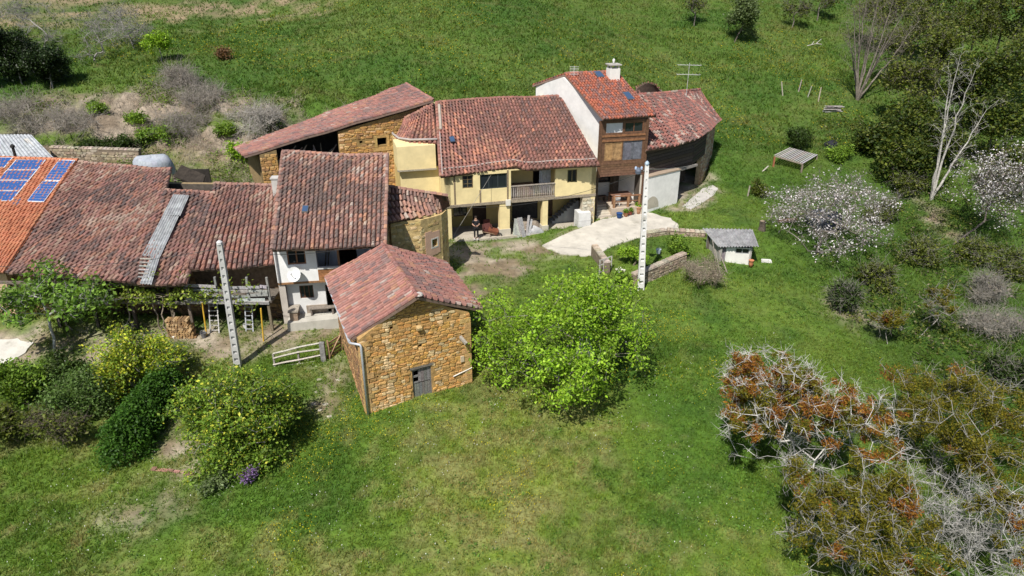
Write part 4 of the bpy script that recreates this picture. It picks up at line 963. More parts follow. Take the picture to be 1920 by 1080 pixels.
tw = sub('timber_front', th_, 'brownwood', lambda mb: wall(mb, tf, 0, LT, zb, 7.4, [A1, A2, B1, B2], th=.16, tint=BRN))
for i in range(6):
    z0 = zb + (B1[2] - .12 - zb) * i / 6; z1 = zb + (B1[2] - .12 - zb) * (i + 1) / 6
    sub('board', tw, 'brownwood', lambda mb: mb.box(tf, .05, LT - .05, .002, .035 + R.uniform(0, .01), z0 + .01, z1 - .01, jit((.165, .09, .055), .18)))
for u0, u1 in ((0, .22), (LT - .22, LT)): sub('corner_post', tw, 'brownwood', lambda mb: mb.box(tf, u0, u1, .0, .06, zb - .05, 7.42, (.125, .066, .038)))
for z in (A1[2] - .3, B1[3] + .06): sub('rail', tw, 'brownwood', lambda mb: mb.box(tf, .22, LT - .22, .0, .05, z, z + .14, (.24, .115, .055)))
sub('white_panel', th_, 'white', lambda mb: mb.box(tf, A1[0], A1[1], -.1, -.06, A1[2], A1[3], (.66, .68, .70)))
window(th_, tf, A2, -.05, (.16, .075, .04), 2, 1, .06, curtain=(.30, .17, .18))
def shutter(rc, t, lab):
    o = sub('shutter', th_, 'brownwood', lambda mb: [mb.box(tf, a, b, -.06, -.02, c, d, t) for a, b, c, d in ((rc[0], rc[0] + .1, rc[2], rc[3]), (rc[1] - .1, rc[1], rc[2], rc[3]), ((rc[0] + rc[1]) / 2 - .09, (rc[0] + rc[1]) / 2 + .09, rc[2], rc[3]), (rc[0] + .1, rc[1] - .1, rc[2] + .002, rc[2] + .11), (rc[0] + .1, rc[1] - .1, rc[3] - .11, rc[3] - .002))], label=lab)
    h = (rc[0] + rc[1]) / 2
    for a, b in ((rc[0] + .1, h - .09), (h + .09, rc[1] - .1)):
        sub('panel', o, 'brownwood', lambda mb: mb.box(tf, a, b, -.08, -.045, rc[2] + .11, rc[3] - .11, jit(tuple(x * 1.15 for x in t), .08)))
shutter(B1, (.30, .18, .085), 'light brown panelled shutters'); shutter(B2, (.115, .12, .14), 'dull grey panelled shutters')
# porch beneath
sub('porch_ceiling', th_, 'dark', lambda mb: mb.box(tf, 0, LT, -3.0, -.17, zb, zb + .15, (.16, .08, .05)))
pw_ = tf.rect(1128, 334, 1176, 352, -2.9); pw_ = (.35, 2.5, 1.75, 2.75)
sub('porch_back_wall', th_, 'white', lambda mb: wall(mb, tf, 0.0, LT, -1, zb, [pw_], n=-2.9, th=.2, tint=(.62, .61, .59)))
window(th_, tf, pw_, -2.95, (.05, .035, .03), 3, 1, .06)
tz = .55
sub('terrace', th_, 'concrete', lambda mb: mb.box(tf, 1.25, LT + .1, -2.88, .25, -1.2, tz, (.46, .38, .30)))
sub('landing', th_, 'concrete', lambda mb: mb.box(tf, .02, 1.24, -2.88, -.9, -1.2, tz - .005, (.46, .38, .30)))
for i in range(5):
    sub('step', th_, 'concrete', lambda mb: mb.box(tf, .05 - .02 * i, 1.22 + .1, -.9 + .3 * i, -.9 + .3 * (i + 1) + .004, -1.2, tz - .13 * (i + 1), jit((.50, .45, .37), .06)))
sub('porch_post', th_, 'brownwood', lambda mb: mb.box(tf, LT - .2, LT - .05, -.12, .03, tz, zb, (.10, .05, .03)))
sub('porch_post', th_, 'brownwood', lambda mb: mb.box(tf, .0, .12, -.12, .03, -1, zb, (.06, .04, .03)))
rl = sub('porch_railing', th_, 'brownwood', lambda mb: (mb.box(tf, 1.4, LT - .2, .02, .14, tz + .88, tz + .97, (.26, .13, .07)), mb.box(tf, 1.4, LT - .2, .05, .11, tz + .45, tz + .51, (.22, .11, .06))))
for u in (1.42, 2.6, LT - .42): sub('post', rl, 'brownwood', lambda mb: mb.box(tf, u, u + .16, .0, .15, tz + .001, tz + .875, (.30, .165, .085)))
tp0, tpn = quadplane(TEL, TER, TRL)
for c4 in (((1112, 139), (1124, 138), (1134, 149), (1121, 150)), ((1166, 178), (1178, 177), (1190, 191), (1177, 192))):
    skylight(th_, [onplane(x, y, tp0, tpn) + [0, 0, .14] for x, y in c4], .10, (.10, .11, .13))
cb = G(1149, 146, 9.75)
cfr = Frame(cb[:2] - [.42, .1], cb[:2] + [.42, .1])
ch = sub('chimney', th_, 'white', lambda mb: (mb.box(cfr, 0, .86, -.42, .42, cb[2] - .7, cb[2] + .75, (.74, .73, .69)), [mb.box(cfr, a, a + .12, b, b + .12, cb[2] + .75, cb[2] + 1.0, (.6, .58, .55)) for a in (.05, .69) for b in (-.37, .25)]))
sub('chimney_cap', ch, 'concrete', lambda mb: mb.box(cfr, -.08, .94, -.5, .5, cb[2] + 1.0, cb[2] + 1.08, (.42, .40, .37)))
sub('finial', ch, 'white', lambda mb: mb.lathe(cfr.p(.43, 0, cb[2] + 1.08), [(.08, 0), (.07, .12), (.11, .22), (.10, .32), (.02, .40)], 8, (.72, .71, .68)), True)

# ================================================================ right-hand barn
rb = thing('dark_timber_barn', (15, 58, 0), 'barn with streaky red and grey tile roof over dark timber walls', 'barn')
RBe = [G(1212, 283, 5.0), G(1262, 275, 5.0), G(1303, 262, 4.95), G(1330, 243, 4.95), G(1348, 223, 5.0)]
RBr = [G(1197, 178, 7.6), G(1312, 168, 7.6)]
_, S_rb = roof(rb, RBr, RBe, 'striped', sp=.26, exp=.38, sag=.05, wob=.04, seed=91, zone_k=.3, col_k=1.6, label='roof of streaky red, grey and black tiles')
roof(rb, [RBr[1] - [0, 0, .02], RBr[0] - [0, 0, .02]], [RBr[1] + [-1.5, 5, -1.9], RBr[0] + [-1.5, 5, -1.9]], 'striped', seed=93, nmax=0, cap=False, label='rear slope of the barn roof')
rw = [np.array(p[:2]) for p in ((S_rb(.0, .93)), (S_rb(.45, .93)), (S_rb(.72, .91)), (S_rb(.98, .90)))]
for i in range(3):
    f_ = Frame(rw[i], rw[i + 1])
    if i < 2:
        w_ = sub('timber_wall', rb, 'dark', lambda mb: wall(mb, f_, 0, f_.L, 2.6, 4.85, tint=(.055, .042, .035), th=.12))
        nb_ = 8
        for j in range(nb_):
            z = 2.6 + 2.2 * j / nb_; sub('board', w_, 'wood', lambda mb: mb.box(f_, .02, f_.L - .02, .002, .03 + R.uniform(0, .02), z + .02, z + 2.2 / nb_ - .02, jit((.085, .065, .055), .3)))
    else:
        w_ = sub('stone_corner', rb, 'mortar', lambda mb: wall(mb, f_, 0, f_.L, -1, 4.8, tint=(.40, .30, .19)))
        stones(w_, f_, 0, f_.L, -.2, 4.7, size=(.4, .2), seed=95, key='tan', pal=SPAL, nmax=60)
f0 = Frame(rw[0], rw[1]); f1 = Frame(rw[1], rw[2])
sub('sill_beam', rb, 'wood', lambda mb: mb.beam(f0.p(-.1, .15, 2.55), f0.p(f0.L + .6, .1, 2.5), .2, .18, (.30, .27, .25)))
sub('stone_corner', rb, 'mortar', lambda mb: wall(mb, f1, f1.L - 1.0, f1.L, -1, 2.6, n=.01, tint=(.40, .31, .20)))
stones(rb.children[-1], f1, f1.L - 1.0, f1.L, -.2, 2.55, n=.01, size=(.36, .2), seed=96, key='tan', pal=SPAL, nmax=30)
sub('inner_wall', rb, 'dark', lambda mb: wall(mb, f0, -.5, f0.L + 3.0, -1, 2.7, n=-2.6, tint=(.14, .11, .085)))
sub('loft_floor', rb, 'dark', lambda mb: mb.hexa([np.r_[q, z] for z in (2.5, 2.58) for q in (rw[0] + [0, .15], rw[1] + [0, .15], rw[2] + [-.4, .3], rw[2] + [-3, 5.0])], (.06, .05, .04)))
sub('back_wall', rb, 'mortar', lambda mb: wall(mb, Frame(RBr[1][:2] + [-1, 4], RBr[0][:2] + [-1, 4]), 0, 6.5, -1, 5.8, tint=(.3, .25, .18)))
ft = Frame(rw[2], rw[2] + [.9, 1.2])
for i in range(5):
    a = S_rb(.60 + .08 * i, .97) - [0, 0, .2]; b_ = a + [-.5 - .1 * i, .2, -1.2 - .1 * i]
    sub('brace', rb, 'wood', lambda mb: mb.beam(a, b_, .07, .07, jit((.13, .10, .085), .3)))
roof(rb, [G(1193, 165, 8.1), G(1212, 154, 8.6), G(1228, 160, 8.3)], [G(1188, 183, 7.3), G(1210, 184, 7.2), G(1248, 182, 7.1)], 'pink', sp=.26, exp=.36, sag=.0, wob=.03, seed=94, name='rear_roof', label='small pinkish hipped roof behind', cap=False)
# white block-built oven room beside it
ov = thing('white_outbuilding', (12, 54, 0), 'low flat-topped white outbuilding between timber house and dark barn', 'outbuilding')
oa = tf.p(LT + .12, .12, 0)[:2]; of = Frame(oa, G(1269, 383, -.1)[:2])
oz = of.uz(1245, 326)[1]
sub('wall', ov, 'white', lambda mb: mb.box(of, 0, of.L, -3.0, 0, -1, oz, (.80, .79, .76)))
sub('coping', ov, 'concrete', lambda mb: mb.box(of, -.02, of.L + .05, -3.02, .05, oz + .002, oz + .09, (.36, .28, .21)))
a = of.uz(1222, 384); sub('bare_patch', ov, 'concrete', lambda mb: [mb.poly([of.p(a[0] + .9 * math.cos(t) * .9, .006, a[1] - .3 + max(0, math.sin(t)) * 1.0) for t in np.linspace(0, math.pi, 9)], (.46, .42, .34))])

# ================================================================ back barn (long roof falling to the left)
bb = thing('rear_stone_barn', (-14, 54, 1), 'rear stone barn with long pinkish tile roof sloping down to the left', 'barn')
bD = GY(457, 292, 50.0); bC = GY(441, 279, 55.6); bA = GY(813, 188, 55.6); bB = GY(762, 158, 61.2)
roof(bb, [bA, bB], [bD, bC], 'pink', sp=.26, exp=.38, sag=.0, wob=.07, seed=101, cap=True, dark=.12, label='long pinkish brown tile roof')
gf = Frame(bD[:2] + [1.0, .4], bA[:2] + [0, .4])
gt_ = [(0, bD[2] - .05), (gf.L, bA[2] - .3)]
uo = gf.uz(525, 330)[0]; uo2 = gf.uz(637, 280)[0]; wn_ = gf.rect(707, 258, 725, 272)
op_ = [wn_, gf.rect(674, 264, 680, 269)]
sub('gable_wall', bb, 'mortar', lambda mb: wall(mb, gf, uo2, gf.L, -.5, gt_, op_, tint=(.30, .20, .08)))
stones(bb.children[-1], gf, uo2, gf.L, .8, [(0, gt_[0][1] - .1), (gf.L, gt_[1][1] - .1)], [(o[0] - .15, o[1] + .15, o[2] - .12, o[3] + .12) for o in op_], size=(.42, .17), seed=103, nmax=120)
for q in ((wn_[0] - .2, wn_[0], wn_[2] - .15, wn_[3] + .2), (wn_[1], wn_[1] + .2, wn_[2] - .15, wn_[3] + .2), (wn_[0], wn_[1], wn_[3], wn_[3] + .22), (wn_[0] - .35, wn_[1] + .4, wn_[2] - .45, wn_[2] - .16)):
    sub('dressed_stone', bb, 'stone', lambda mb: mb.box(gf, q[0], q[1], -.02, .06, q[2] + .004, q[3] - .004, jit((.46, .31, .12), .1)))
sub('gable_wall', bb, 'mortar', lambda mb: wall(mb, gf, 0, uo, -.5, gt_, tint=(.24, .17, .08)))
stones(bb.children[-1], gf, 0, uo, .4, [(0, gt_[0][1] - .1), (gf.L, gt_[1][1] - .1)], size=(.42, .2), seed=104, nmax=60)
sub('low_wall', bb, 'mortar', lambda mb: wall(mb, gf, uo, uo2, -.5, gf.uz(580, 296)[1], n=-.1, tint=(.20, .15, .09)))
sub('back_wall', bb, 'mortar', lambda mb: wall(mb, Frame(bB[:2] - [0, .4], bC[:2] + [1.2, -.4]), 0, 12.6, -.5, [(0, bB[2] - .6), (12.6, bC[2] - .2)], tint=(.28, .2, .1)))
sub('side_wall', bb, 'mortar', lambda mb: wall(mb, Frame(bC[:2] + [1.0, -.3], bD[:2] + [1.0, .4]), 0, 4.9, -.5, bD[2] - .25, tint=(.28, .2, .1)))
sub('side_wall', bb, 'mortar', lambda mb: wall(mb, Frame(bA[:2] + [0, .4], bB[:2] - [0, .3]), 0, 5.2, -.5, bA[2] - .35, tint=(.28, .2, .1)))
for i in range(12):
    u = uo + .3 + (uo2 - uo - .6) * i / 12; z = gf.uz(580, 296)[1]
    sub('stacked_branch', bb, 'bark', lambda mb: mb.beam(gf.p(u, -.5, z), gf.p(u + R.uniform(-.6, .9), -.9, z + R.uniform(.3, .9)), .06, .06, jit((.22, .19, .16), .3)))

# ================================================================ corrugated garden hut
ha, hb = G(1347, 489, -.75), G(1408, 500, -.95)
hf = Frame(ha[:2], hb[:2] + [0, .25])
hut = thing('garden_hut', (ha[0] + 1, ha[1], -.9), 'small white garden hut with grey corrugated roof', 'hut')
hEL, hER, hRL, hRR = GY(1347, 463, hf.o[1] - .3), GY(1423, 462, hf.o[1] - .7), GY(1317, 428, hf.o[1] + 2.4), GY(1411, 430, hf.o[1] + 2.1)
hz_f, hz_b = hEL[2] - .1, hRL[2] - .12
h_win = hf.rect(1379, 466, 1405, 476); hx0 = hf.uz(1360, 480)[0]
h_win = (h_win[0], h_win[1], h_win[2] - .0, h_win[3])
sub('front_wall', hut, 'white', lambda mb: wall(mb, hf, hx0, hf.L, -2, hz_f, [h_win], tint=(.70, .69, .65), th=.15))
sub('side_wall', hut, 'white', lambda mb: wall(mb, Frame(hf.p(hf.L, 0, 0)[:2], hf.p(hf.L, -2.0, 0)[:2]), 0, 2.2, -2, [(0, hz_f), (2.0, hz_b - .05)], tint=(.68, .66, .62), th=.15, n=-.004))
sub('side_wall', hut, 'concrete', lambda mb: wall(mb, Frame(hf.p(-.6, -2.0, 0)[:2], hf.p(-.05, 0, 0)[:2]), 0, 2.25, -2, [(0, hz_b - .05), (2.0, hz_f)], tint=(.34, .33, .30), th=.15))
sub('back_wall', hut, 'concrete', lambda mb: wall(mb, Frame(hf.p(hf.L, -2.0, 0)[:2], hf.p(-.6, -2.0, 0)[:2]), 0, hf.L + .7, -2, hz_b - .04, tint=(.4, .4, .38)))
hd = sub('door', hut, 'wood', lambda mb: mb.box(hf, -.02, hx0 - .01, -.16, -.10, -1.2, hz_f, (.20, .18, .17)))
planks(hd, hf, 0.0, hx0 - .02, -1.1, hz_f - .03, -.06, 4, tint=(.27, .255, .25))
window(hut, hf, h_win, -.03, (.30, .31, .31), 2, 1, .05, mat='metal')
corrug(hut, [hRL, hRR, hER, hEL], 14, None, 0, (.27, .27, .275), .045, 'weathered grey corrugated roof')

# ================================================================ grey shed roof at the far left edge
gs = thing('grey_shed', (-38, 57, 3), 'grey corrugated lean-to shed behind the solar panels', 'shed')
gp = [GY(-160, 251, 55.5), GY(58, 252, 55.5), GY(104, 299, 51.5), GY(-160, 297, 51.5)]
corrug(gs, [gp[0], gp[1], gp[2], gp[3]], 34, None, 0, (.36, .38, .40), .03, mat='sheet')
gfr = Frame(gp[3][:2] + [.3, .3], gp[2][:2] + [-.3, .3])
sub('wall', gs, 'concrete', lambda mb: wall(mb, gfr, 0, gfr.L, 1, gp[2][2] - .1, tint=(.45, .44, .40)))
sub('wall', gs, 'concrete', lambda mb: wall(mb, Frame(gp[2][:2] + [-.35, .4], gp[1][:2] + [-.35, -.2]), 0, 4.6, 1, [(0, gp[2][2] - .1), (4.6, gp[1][2] - .15)], tint=(.52, .50, .46)))
# ================================================================ vegetation
def up_at(px, py, h):
    """ground point under something that stands h above the ground and is seen at (px, py)"""
    d = ray(px, py); Y = np.arange(14, 190, .1); q = CAM + d[None, :] * (Y / d[1])[:, None]
    below = q[:, 2] < hz(q[:, 0], q[:, 1]) + h; p = q[int(np.argmax(below))] if below.any() else q[-1]
    return np.array([p[0], p[1], hz1(p[0], p[1])]), F_PX / float(np.dot(p - CAM, np.array([0, _c, -_s])))
def blob(rr, n, c, r, hollow=.35, flat=0.0, gaps=0.0, seed=0, lobes=0):
    """points in an uneven crown: a bundle of leafy lobes of different sizes inside an ellipsoid, with gaps between them"""
    out = []; lobes = lobes or max(5, min(26, n // 11)); L_ = []
    for k in range(lobes):
        d = np.array([rr.gauss(0, 1), rr.gauss(0, 1), rr.gauss(0, .9) + .15]); d /= np.linalg.norm(d)
        s = rr.uniform(.20, .44); L_.append((d * rr.uniform(.35, 1.05 - s * .75), s))
    wts = [s ** 2 for q, s in L_]
    while len(out) < n:
        q, s = rr.choices(L_, wts)[0]; d = np.array([rr.gauss(0, 1), rr.gauss(0, 1), rr.gauss(0, .8)]); d /= np.linalg.norm(d)
        p = q + d * s * rr.uniform(hollow, 1) ** .6
        if gaps and fb1(p[0] * 2.2 + seed, (p[1] + p[2] * 1.3) * 2.2, seed, 2) < gaps: continue
        p = c + p * r
        out.append(p)
    return out
def skeleton(rr, base, top, targets, trunk_nodes=4, stems=1, bend=.12, spread=.35):
    pos = [np.asarray(base, float)]; par = [-1]
    top = np.asarray(top, float)
    for s in range(stems):
        prev = 0; t_ = top + (np.array([rr.uniform(-1, 1), rr.uniform(-1, 1), 0]) * spread * (stems > 1))
        for i in range(1, trunk_nodes + 1):
            q = base + (t_ - base) * i / trunk_nodes + np.array([rr.gauss(0, 1), rr.gauss(0, 1), 0]) * bend * .5
            pos.append(q); par.append(prev); prev = len(pos) - 1
    low = 2; buf = np.zeros((20000, 3)); buf[:len(pos)] = pos; cnt = len(pos)
    for t in sorted(targets, key=lambda q: np.linalg.norm(q - top)):
        P_ = buf[low:cnt]; dv = t - P_; d = np.linalg.norm(dv, axis=1)
        pen = d * (1 + .6 * np.clip(-dv[:, 2] / (d + 1e-6), 0, 1)); i = int(np.argmin(pen)) + low
        n = max(1, int(d[i - low] / .55)); prev = i; a = pos[i]
        for k in range(1, n + 1):
            f = k / n; q = a + (t - a) * f + np.array([rr.gauss(0, bend), rr.gauss(0, bend), rr.gauss(0, bend)]) * (0.2 if k == n else .8) + np.array([0, 0, .12 * d[i - low] * f * (1 - f)])
            pos.append(q); par.append(prev); buf[cnt] = q; cnt += 1; prev = len(pos) - 1
    return np.array(pos), np.array(par)
def branch_mesh(name, pos, par, tint, mat, r_tip=.012, power=.46, sides=5, tintvar=.2, rmax=None, extra=None):
    n = len(pos); cnt = np.zeros(n); child = np.zeros(n, bool)
    child[par[par >= 0]] = True; cnt[~child] = 1
    for i in range(n - 1, 0, -1): cnt[par[i]] += cnt[i]
    rad = r_tip * np.maximum(cnt, 1) ** power
    if rmax: rad = np.minimum(rad, rmax)
    idx = np.arange(1, n); a = pos[par[idx]]; b = pos[idx]; ra = np.minimum(rad[par[idx]], rad[idx] * 1.35); rb_ = rad[idx]
    return tubes(name, a, b, ra, rb_, tint, mat, sides, tintvar, extra)
def _tub(a, b, ra, rb_, tint, sides, tintvar):
    d = b - a; L = np.linalg.norm(d, axis=1, keepdims=True) + 1e-9; d = d / L
    u = np.where(np.abs(d[:, 2:3]) < .9, np.array([[0, 0, 1.]]), np.array([[1., 0, 0]])); x = np.cross(d, u); x /= np.linalg.norm(x, axis=1, keepdims=True); y = np.cross(d, x)
    m = len(a); V = np.empty((m, 2, sides, 3))
    for k in range(sides):
        t = 2 * math.pi * k / sides; o = math.cos(t) * x + math.sin(t) * y
        V[:, 0, k] = a + o * ra[:, None]; V[:, 1, k] = b + o * rb_[:, None]
    base = np.arange(m)[:, None] * (2 * sides); F_ = []
    for k in range(sides):
        k2 = (k + 1) % sides; F_.append(np.concatenate([base + k, base + k2, base + sides + k2, base + sides + k], 1))
    F_ = np.stack(F_, 1).reshape(-1, 4); t = np.asarray(tint)[None] * (1 + NR.uniform(-tintvar, tintvar, (m, 1)))
    return V.reshape(-1, 3), F_, np.repeat(t, sides, 0)
def tubes(name, a, b, ra, rb_, tint, mat, sides=5, tintvar=.2, extra=None):
    V, F_, t = _tub(a, b, ra, rb_, tint, sides, tintvar)
    if extra is not None:
        V2, F2, t2 = _tub(extra[0], extra[1], extra[2], extra[2] * .45, tint, 3, tintvar * 1.6); F_ = np.r_[F_, F2 + len(V)]; V = np.r_[V, V2]; t = np.r_[t, t2]
    return npmesh(name, V, F_, t, M[mat])
def leaves(name, pts, per, spread, size, pal, mat='leaf', aspect=.55, upbias=.5, droop=0.0, clumpvar=.40, flatten=1.0):
    pts = np.asarray(pts); n = len(pts); c = np.repeat(pts, per, 0); N_ = len(c)
    off = NR.normal(0, 1, (N_, 3)) * spread; off[:, 2] *= flatten; c = c + off; c[:, 2] -= droop * np.abs(NR.normal(0, 1, N_)) * spread
    nn = NR.normal(0, 1, (N_, 3)); nn[:, 2] = np.abs(nn[:, 2]) + upbias; nn /= np.linalg.norm(nn, axis=1, keepdims=True)
    t = NR.normal(0, 1, (N_, 3)); u = np.cross(nn, t); u /= np.linalg.norm(u, axis=1, keepdims=True); v = np.cross(nn, u)
    s = size * NR.uniform(.45, 1.5, (N_, 1)); V = np.stack([c - u * s, c + v * s * aspect, c + u * s, c - v * s * aspect], 1).reshape(-1, 3)
    F_ = np.arange(N_ * 4).reshape(-1, 4); pal = np.array([p for p, w in pal for _ in range(w)])
    clump = np.repeat(1 + NR.uniform(-clumpvar, clumpvar, (n, 1)), per, 0)
    col = pal[NR.integers(0, len(pal), N_)] * clump * (1 + NR.uniform(-.22, .22, (N_, 1)))
    return npmesh(name, V, F_, col, M[mat])
def twigs(ends, per, length, r, up=.2):
    a = np.repeat(np.asarray(ends), per, 0); d = NR.normal(0, 1, a.shape); d[:, 2] += up; d /= np.linalg.norm(d, axis=1, keepdims=True)
    L = length * NR.uniform(.4, 1.3, (len(a), 1)); b = a + d * L; d2 = d + NR.normal(0, .6, a.shape); d2 /= np.linalg.norm(d2, axis=1, keepdims=True)
    c = b + d2 * L * .7; st = a + d * L * .45; d3 = d + NR.normal(0, .9, a.shape); d3 /= np.linalg.norm(d3, axis=1, keepdims=True); e = st + d3 * L * .6
    k = len(a); return np.r_[a, b, st], np.r_[b, c, e], np.r_[np.full(k, r), np.full(k, r * .7), np.full(k, r * .6)]

GREEN = [((0.142, 0.240, 0.026), 5), ((0.186, 0.294, 0.031), 4), ((0.098, 0.186, 0.021), 3), ((0.229, 0.328, 0.051), 1)]
LIME = [((0.218, 0.384, 0.023), 5), ((0.284, 0.442, 0.032), 4), ((0.165, 0.303, 0.018), 4), ((0.328, 0.465, 0.063), 2)]
FIG = [((0.138, 0.253, 0.034), 5), ((0.196, 0.322, 0.052), 3), ((0.092, 0.172, 0.023), 3)]
CITRUS = [((0.135, 0.230, 0.022), 5), ((0.225, 0.322, 0.040), 4), ((0.079, 0.150, 0.016), 4), ((0.450, 0.460, 0.050), 2)]
LEMON = [((0.432, 0.480, 0.036), 4), ((0.240, 0.348, 0.030), 5), ((0.144, 0.240, 0.024), 4), ((0.552, 0.528, 0.060), 2)]
BOX = [((0.047, 0.122, 0.012), 5), ((0.068, 0.158, 0.016), 4), ((0.034, 0.090, 0.010), 3)]
DARK = [((0.018, 0.036, 0.008), 5), ((0.028, 0.052, 0.010), 3), ((0.012, 0.024, 0.006), 3)]
OLIVE = [((0.093, 0.122, 0.017), 5), ((0.131, 0.159, 0.023), 4), ((0.065, 0.093, 0.015), 3), ((0.159, 0.168, 0.038), 1)]
IVY = [((0.034, 0.064, 0.010), 4), ((0.051, 0.085, 0.013), 3), ((0.025, 0.047, 0.008), 3)]
SAGE = [((.15, .20, .08), 4), ((.11, .16, .05), 4), ((.19, .24, .12), 2)]
BLOSSOM = [((.66, .63, .66), 6), ((.54, .52, .54), 4), ((.48, .40, .42), 2), ((.15, .17, .06), 3)]
DRYP = [((.28, .24, .18), 4), ((.22, .18, .13), 3), ((.33, .29, .23), 2)]
MIS = [((0.157, 0.144, 0.012), 4), ((0.206, 0.171, 0.012), 3), ((0.098, 0.102, 0.010), 4)]
MISO = [((0.290, 0.122, 0.019), 4), ((0.235, 0.083, 0.019), 3), ((0.321, 0.176, 0.019), 3), ((0.150, 0.064, 0.019), 2)]
GREY = (.30, .285, .265); BROWN = (.17, .14, .11); PALE = (.55, .54, .51)

def tree(name, label, px, py, rx, ry, h, pal, nt=90, per=70, size=.10, spread=.32, bark=GREY, group=None, cat='tree', stems=1, r_tip=.012, tk=0, tl=.5, gaps=0.0, hollow=.35, mat='leaf', depth=None, lean=(0, 0), seed=None, trunk_f=.45, flat=0.0, tr=.008, power=.46, bend=.10, crown_name='crown', rmax=None, at=None, crown_mat=None, lobes=0):
    """crown seen centred at (px, py) with half sizes rx, ry pixels, its centre h metres above the ground"""
    b, sc_ = up_at(px, py, h) if at is None else at
    rr = random.Random(seed if seed is not None else int(px * 7 + py * 13))
    r = np.array([rx / sc_, (depth if depth else rx / sc_), min(ry / sc_ * .95, h * 1.02)]); c = b + [0, 0, h]
    base = b + [lean[0], lean[1], 0]; base[2] = hz1(base[0], base[1]) - .1
    tg = blob(rr, nt, c, r, hollow, flat, gaps, int(px), lobes)
    t = thing(name, base + [0, 0, .1], label, cat, group)
    top = c + [0, 0, -r[2] * (1 - trunk_f * 1.3)] if trunk_f < 1 else c
    if top[2] < base[2] + .4: top[2] = base[2] + .4
    pos, par = skeleton(rr, base, top, tg, stems=stems, bend=bend, spread=r[0] * .4)
    ends = np.array(tg)
    ex = twigs(ends, tk, tl, tr) if tk else None
    link('trunk', branch_mesh('trunk', pos, par, bark, 'bark', r_tip, power=power, extra=ex, rmax=rmax), t)
    if per: link(crown_name, leaves(crown_name, ends, per, spread, size, pal, crown_mat or mat), t)
    return t, ends
def stem_tree(name, label, base_px, tops, h, bark, group=None, cat='tree', r0=.13, tk=26, tl=1.0, tr=.011, pal=None, per=0, bow=.25, seed=1):
    """several straight stems fanning from one base; tops are seen at pixels, h metres above the base"""
    rr = random.Random(seed); b = T(*base_px); t = thing(name, b, label, cat, group); a_, e_, ra_, rb2 = [], [], [], []; tips = []
    for (x, y) in tops:
        q = GY(x, y, b[1] + rr.uniform(-1.2, 1.6)); n = 12; prev = b - [0, 0, .2]; m = b + (q - b) * .45 + np.array([rr.uniform(-1, 1) * bow, rr.uniform(-1, 1) * bow, bow * .6])
        for i in range(1, n + 1):
            s = i / n; p = (1 - s) ** 2 * b + 2 * s * (1 - s) * m + s * s * q + np.array([rr.gauss(0, .04), rr.gauss(0, .04), 0])
            a_.append(prev); e_.append(p); ra_.append(r0 * (1 - (i - 1) / n * .88)); rb2.append(r0 * (1 - i / n * .88)); prev = p
            if s > .35:
                for _ in range(max(1, int(tk / n * 1.4))):
                    d = (q - b) / np.linalg.norm(q - b) * .8 + np.array([rr.gauss(0, .55), rr.gauss(0, .55), rr.gauss(0, .25)]); L_ = tl * rr.uniform(.4, 1.1) * (1.25 - .5 * s); e = p + d * L_
                    a_.append(p); e_.append(e); ra_.append(r0 * .22 * (1.15 - s)); rb2.append(.008); tips.append(e)
    tips = np.array(tips); ex = twigs(tips, 3, tl * .5, tr, up=.5)
    link('trunk', tubes('trunk', np.array(a_), np.array(e_), np.array(ra_), np.array(rb2), bark, 'bark', 5, .2, ex), t)
    if per: link('crown', leaves('crown', tips, per, .25, .07, pal), t)
    return t
def shrub(name, label, px, py, rx, ry, pal, nt=50, per=70, size=.08, spread=.22, group=None, h=None, cat='shrub', mat='leaf', tk=0, tl=.4, bark=BROWN, **kw):
    b, sc_ = up_at(px, py, .6); hh = h if h else max(.35, ry / sc_ * .85)
    return tree(name, label, px, py, rx, ry, hh, pal, nt=nt, per=per, size=size, spread=spread, group=group, cat=cat, stems=3, trunk_f=.1, hollow=.3, mat=mat, tk=tk, tl=tl, bark=bark, **kw)
# ---- the foreground and the yard
tree('leafy_tree', 'bright green leafy tree beside the small stone barn', 1046, 628, 168, 165, 3.3, LIME, nt=320, per=80, size=.076, spread=.27, bark=(.22, .20, .18), gaps=.30, hollow=.4, stems=3, tk=1, tl=.5, seed=5, r_tip=.011, trunk_f=.3, lobes=36)
tree('fig_tree', 'grey branched young fig tree in front of the long barn', 88, 575, 112, 88, 3.0, FIG, nt=130, per=26, size=.13, spread=.30, bark=(.36, .35, .33), gaps=.28, hollow=.6, seed=8, r_tip=.014, lean=(-.1, -.2), trunk_f=.6, tk=3, tl=.4)
tree('lemon_tree', 'yellowish lemon tree left of the dark boxwood hedge', 258, 674, 92, 88, 1.7, LEMON, nt=160, per=95, size=.066, spread=.24, hollow=.4, stems=2, seed=3, gaps=.28, lobes=26, tk=2, tl=.4)
tree('orange_tree', 'large round citrus bush with yellow flecks by the farmyard', 438, 778, 118, 150, 1.95, CITRUS, nt=300, per=105, size=.068, spread=.24, hollow=.45, stems=3, seed=4, gaps=.25, lobes=34, tk=2, tl=.35, depth=3.1)
shrub('shrub', 'light green leafy shoots at the foot of the large citrus bush', 440, 858, 92, 44, CITRUS + GREEN, nt=90, per=80, size=.065, spread=.22, h=.75, lobes=16)
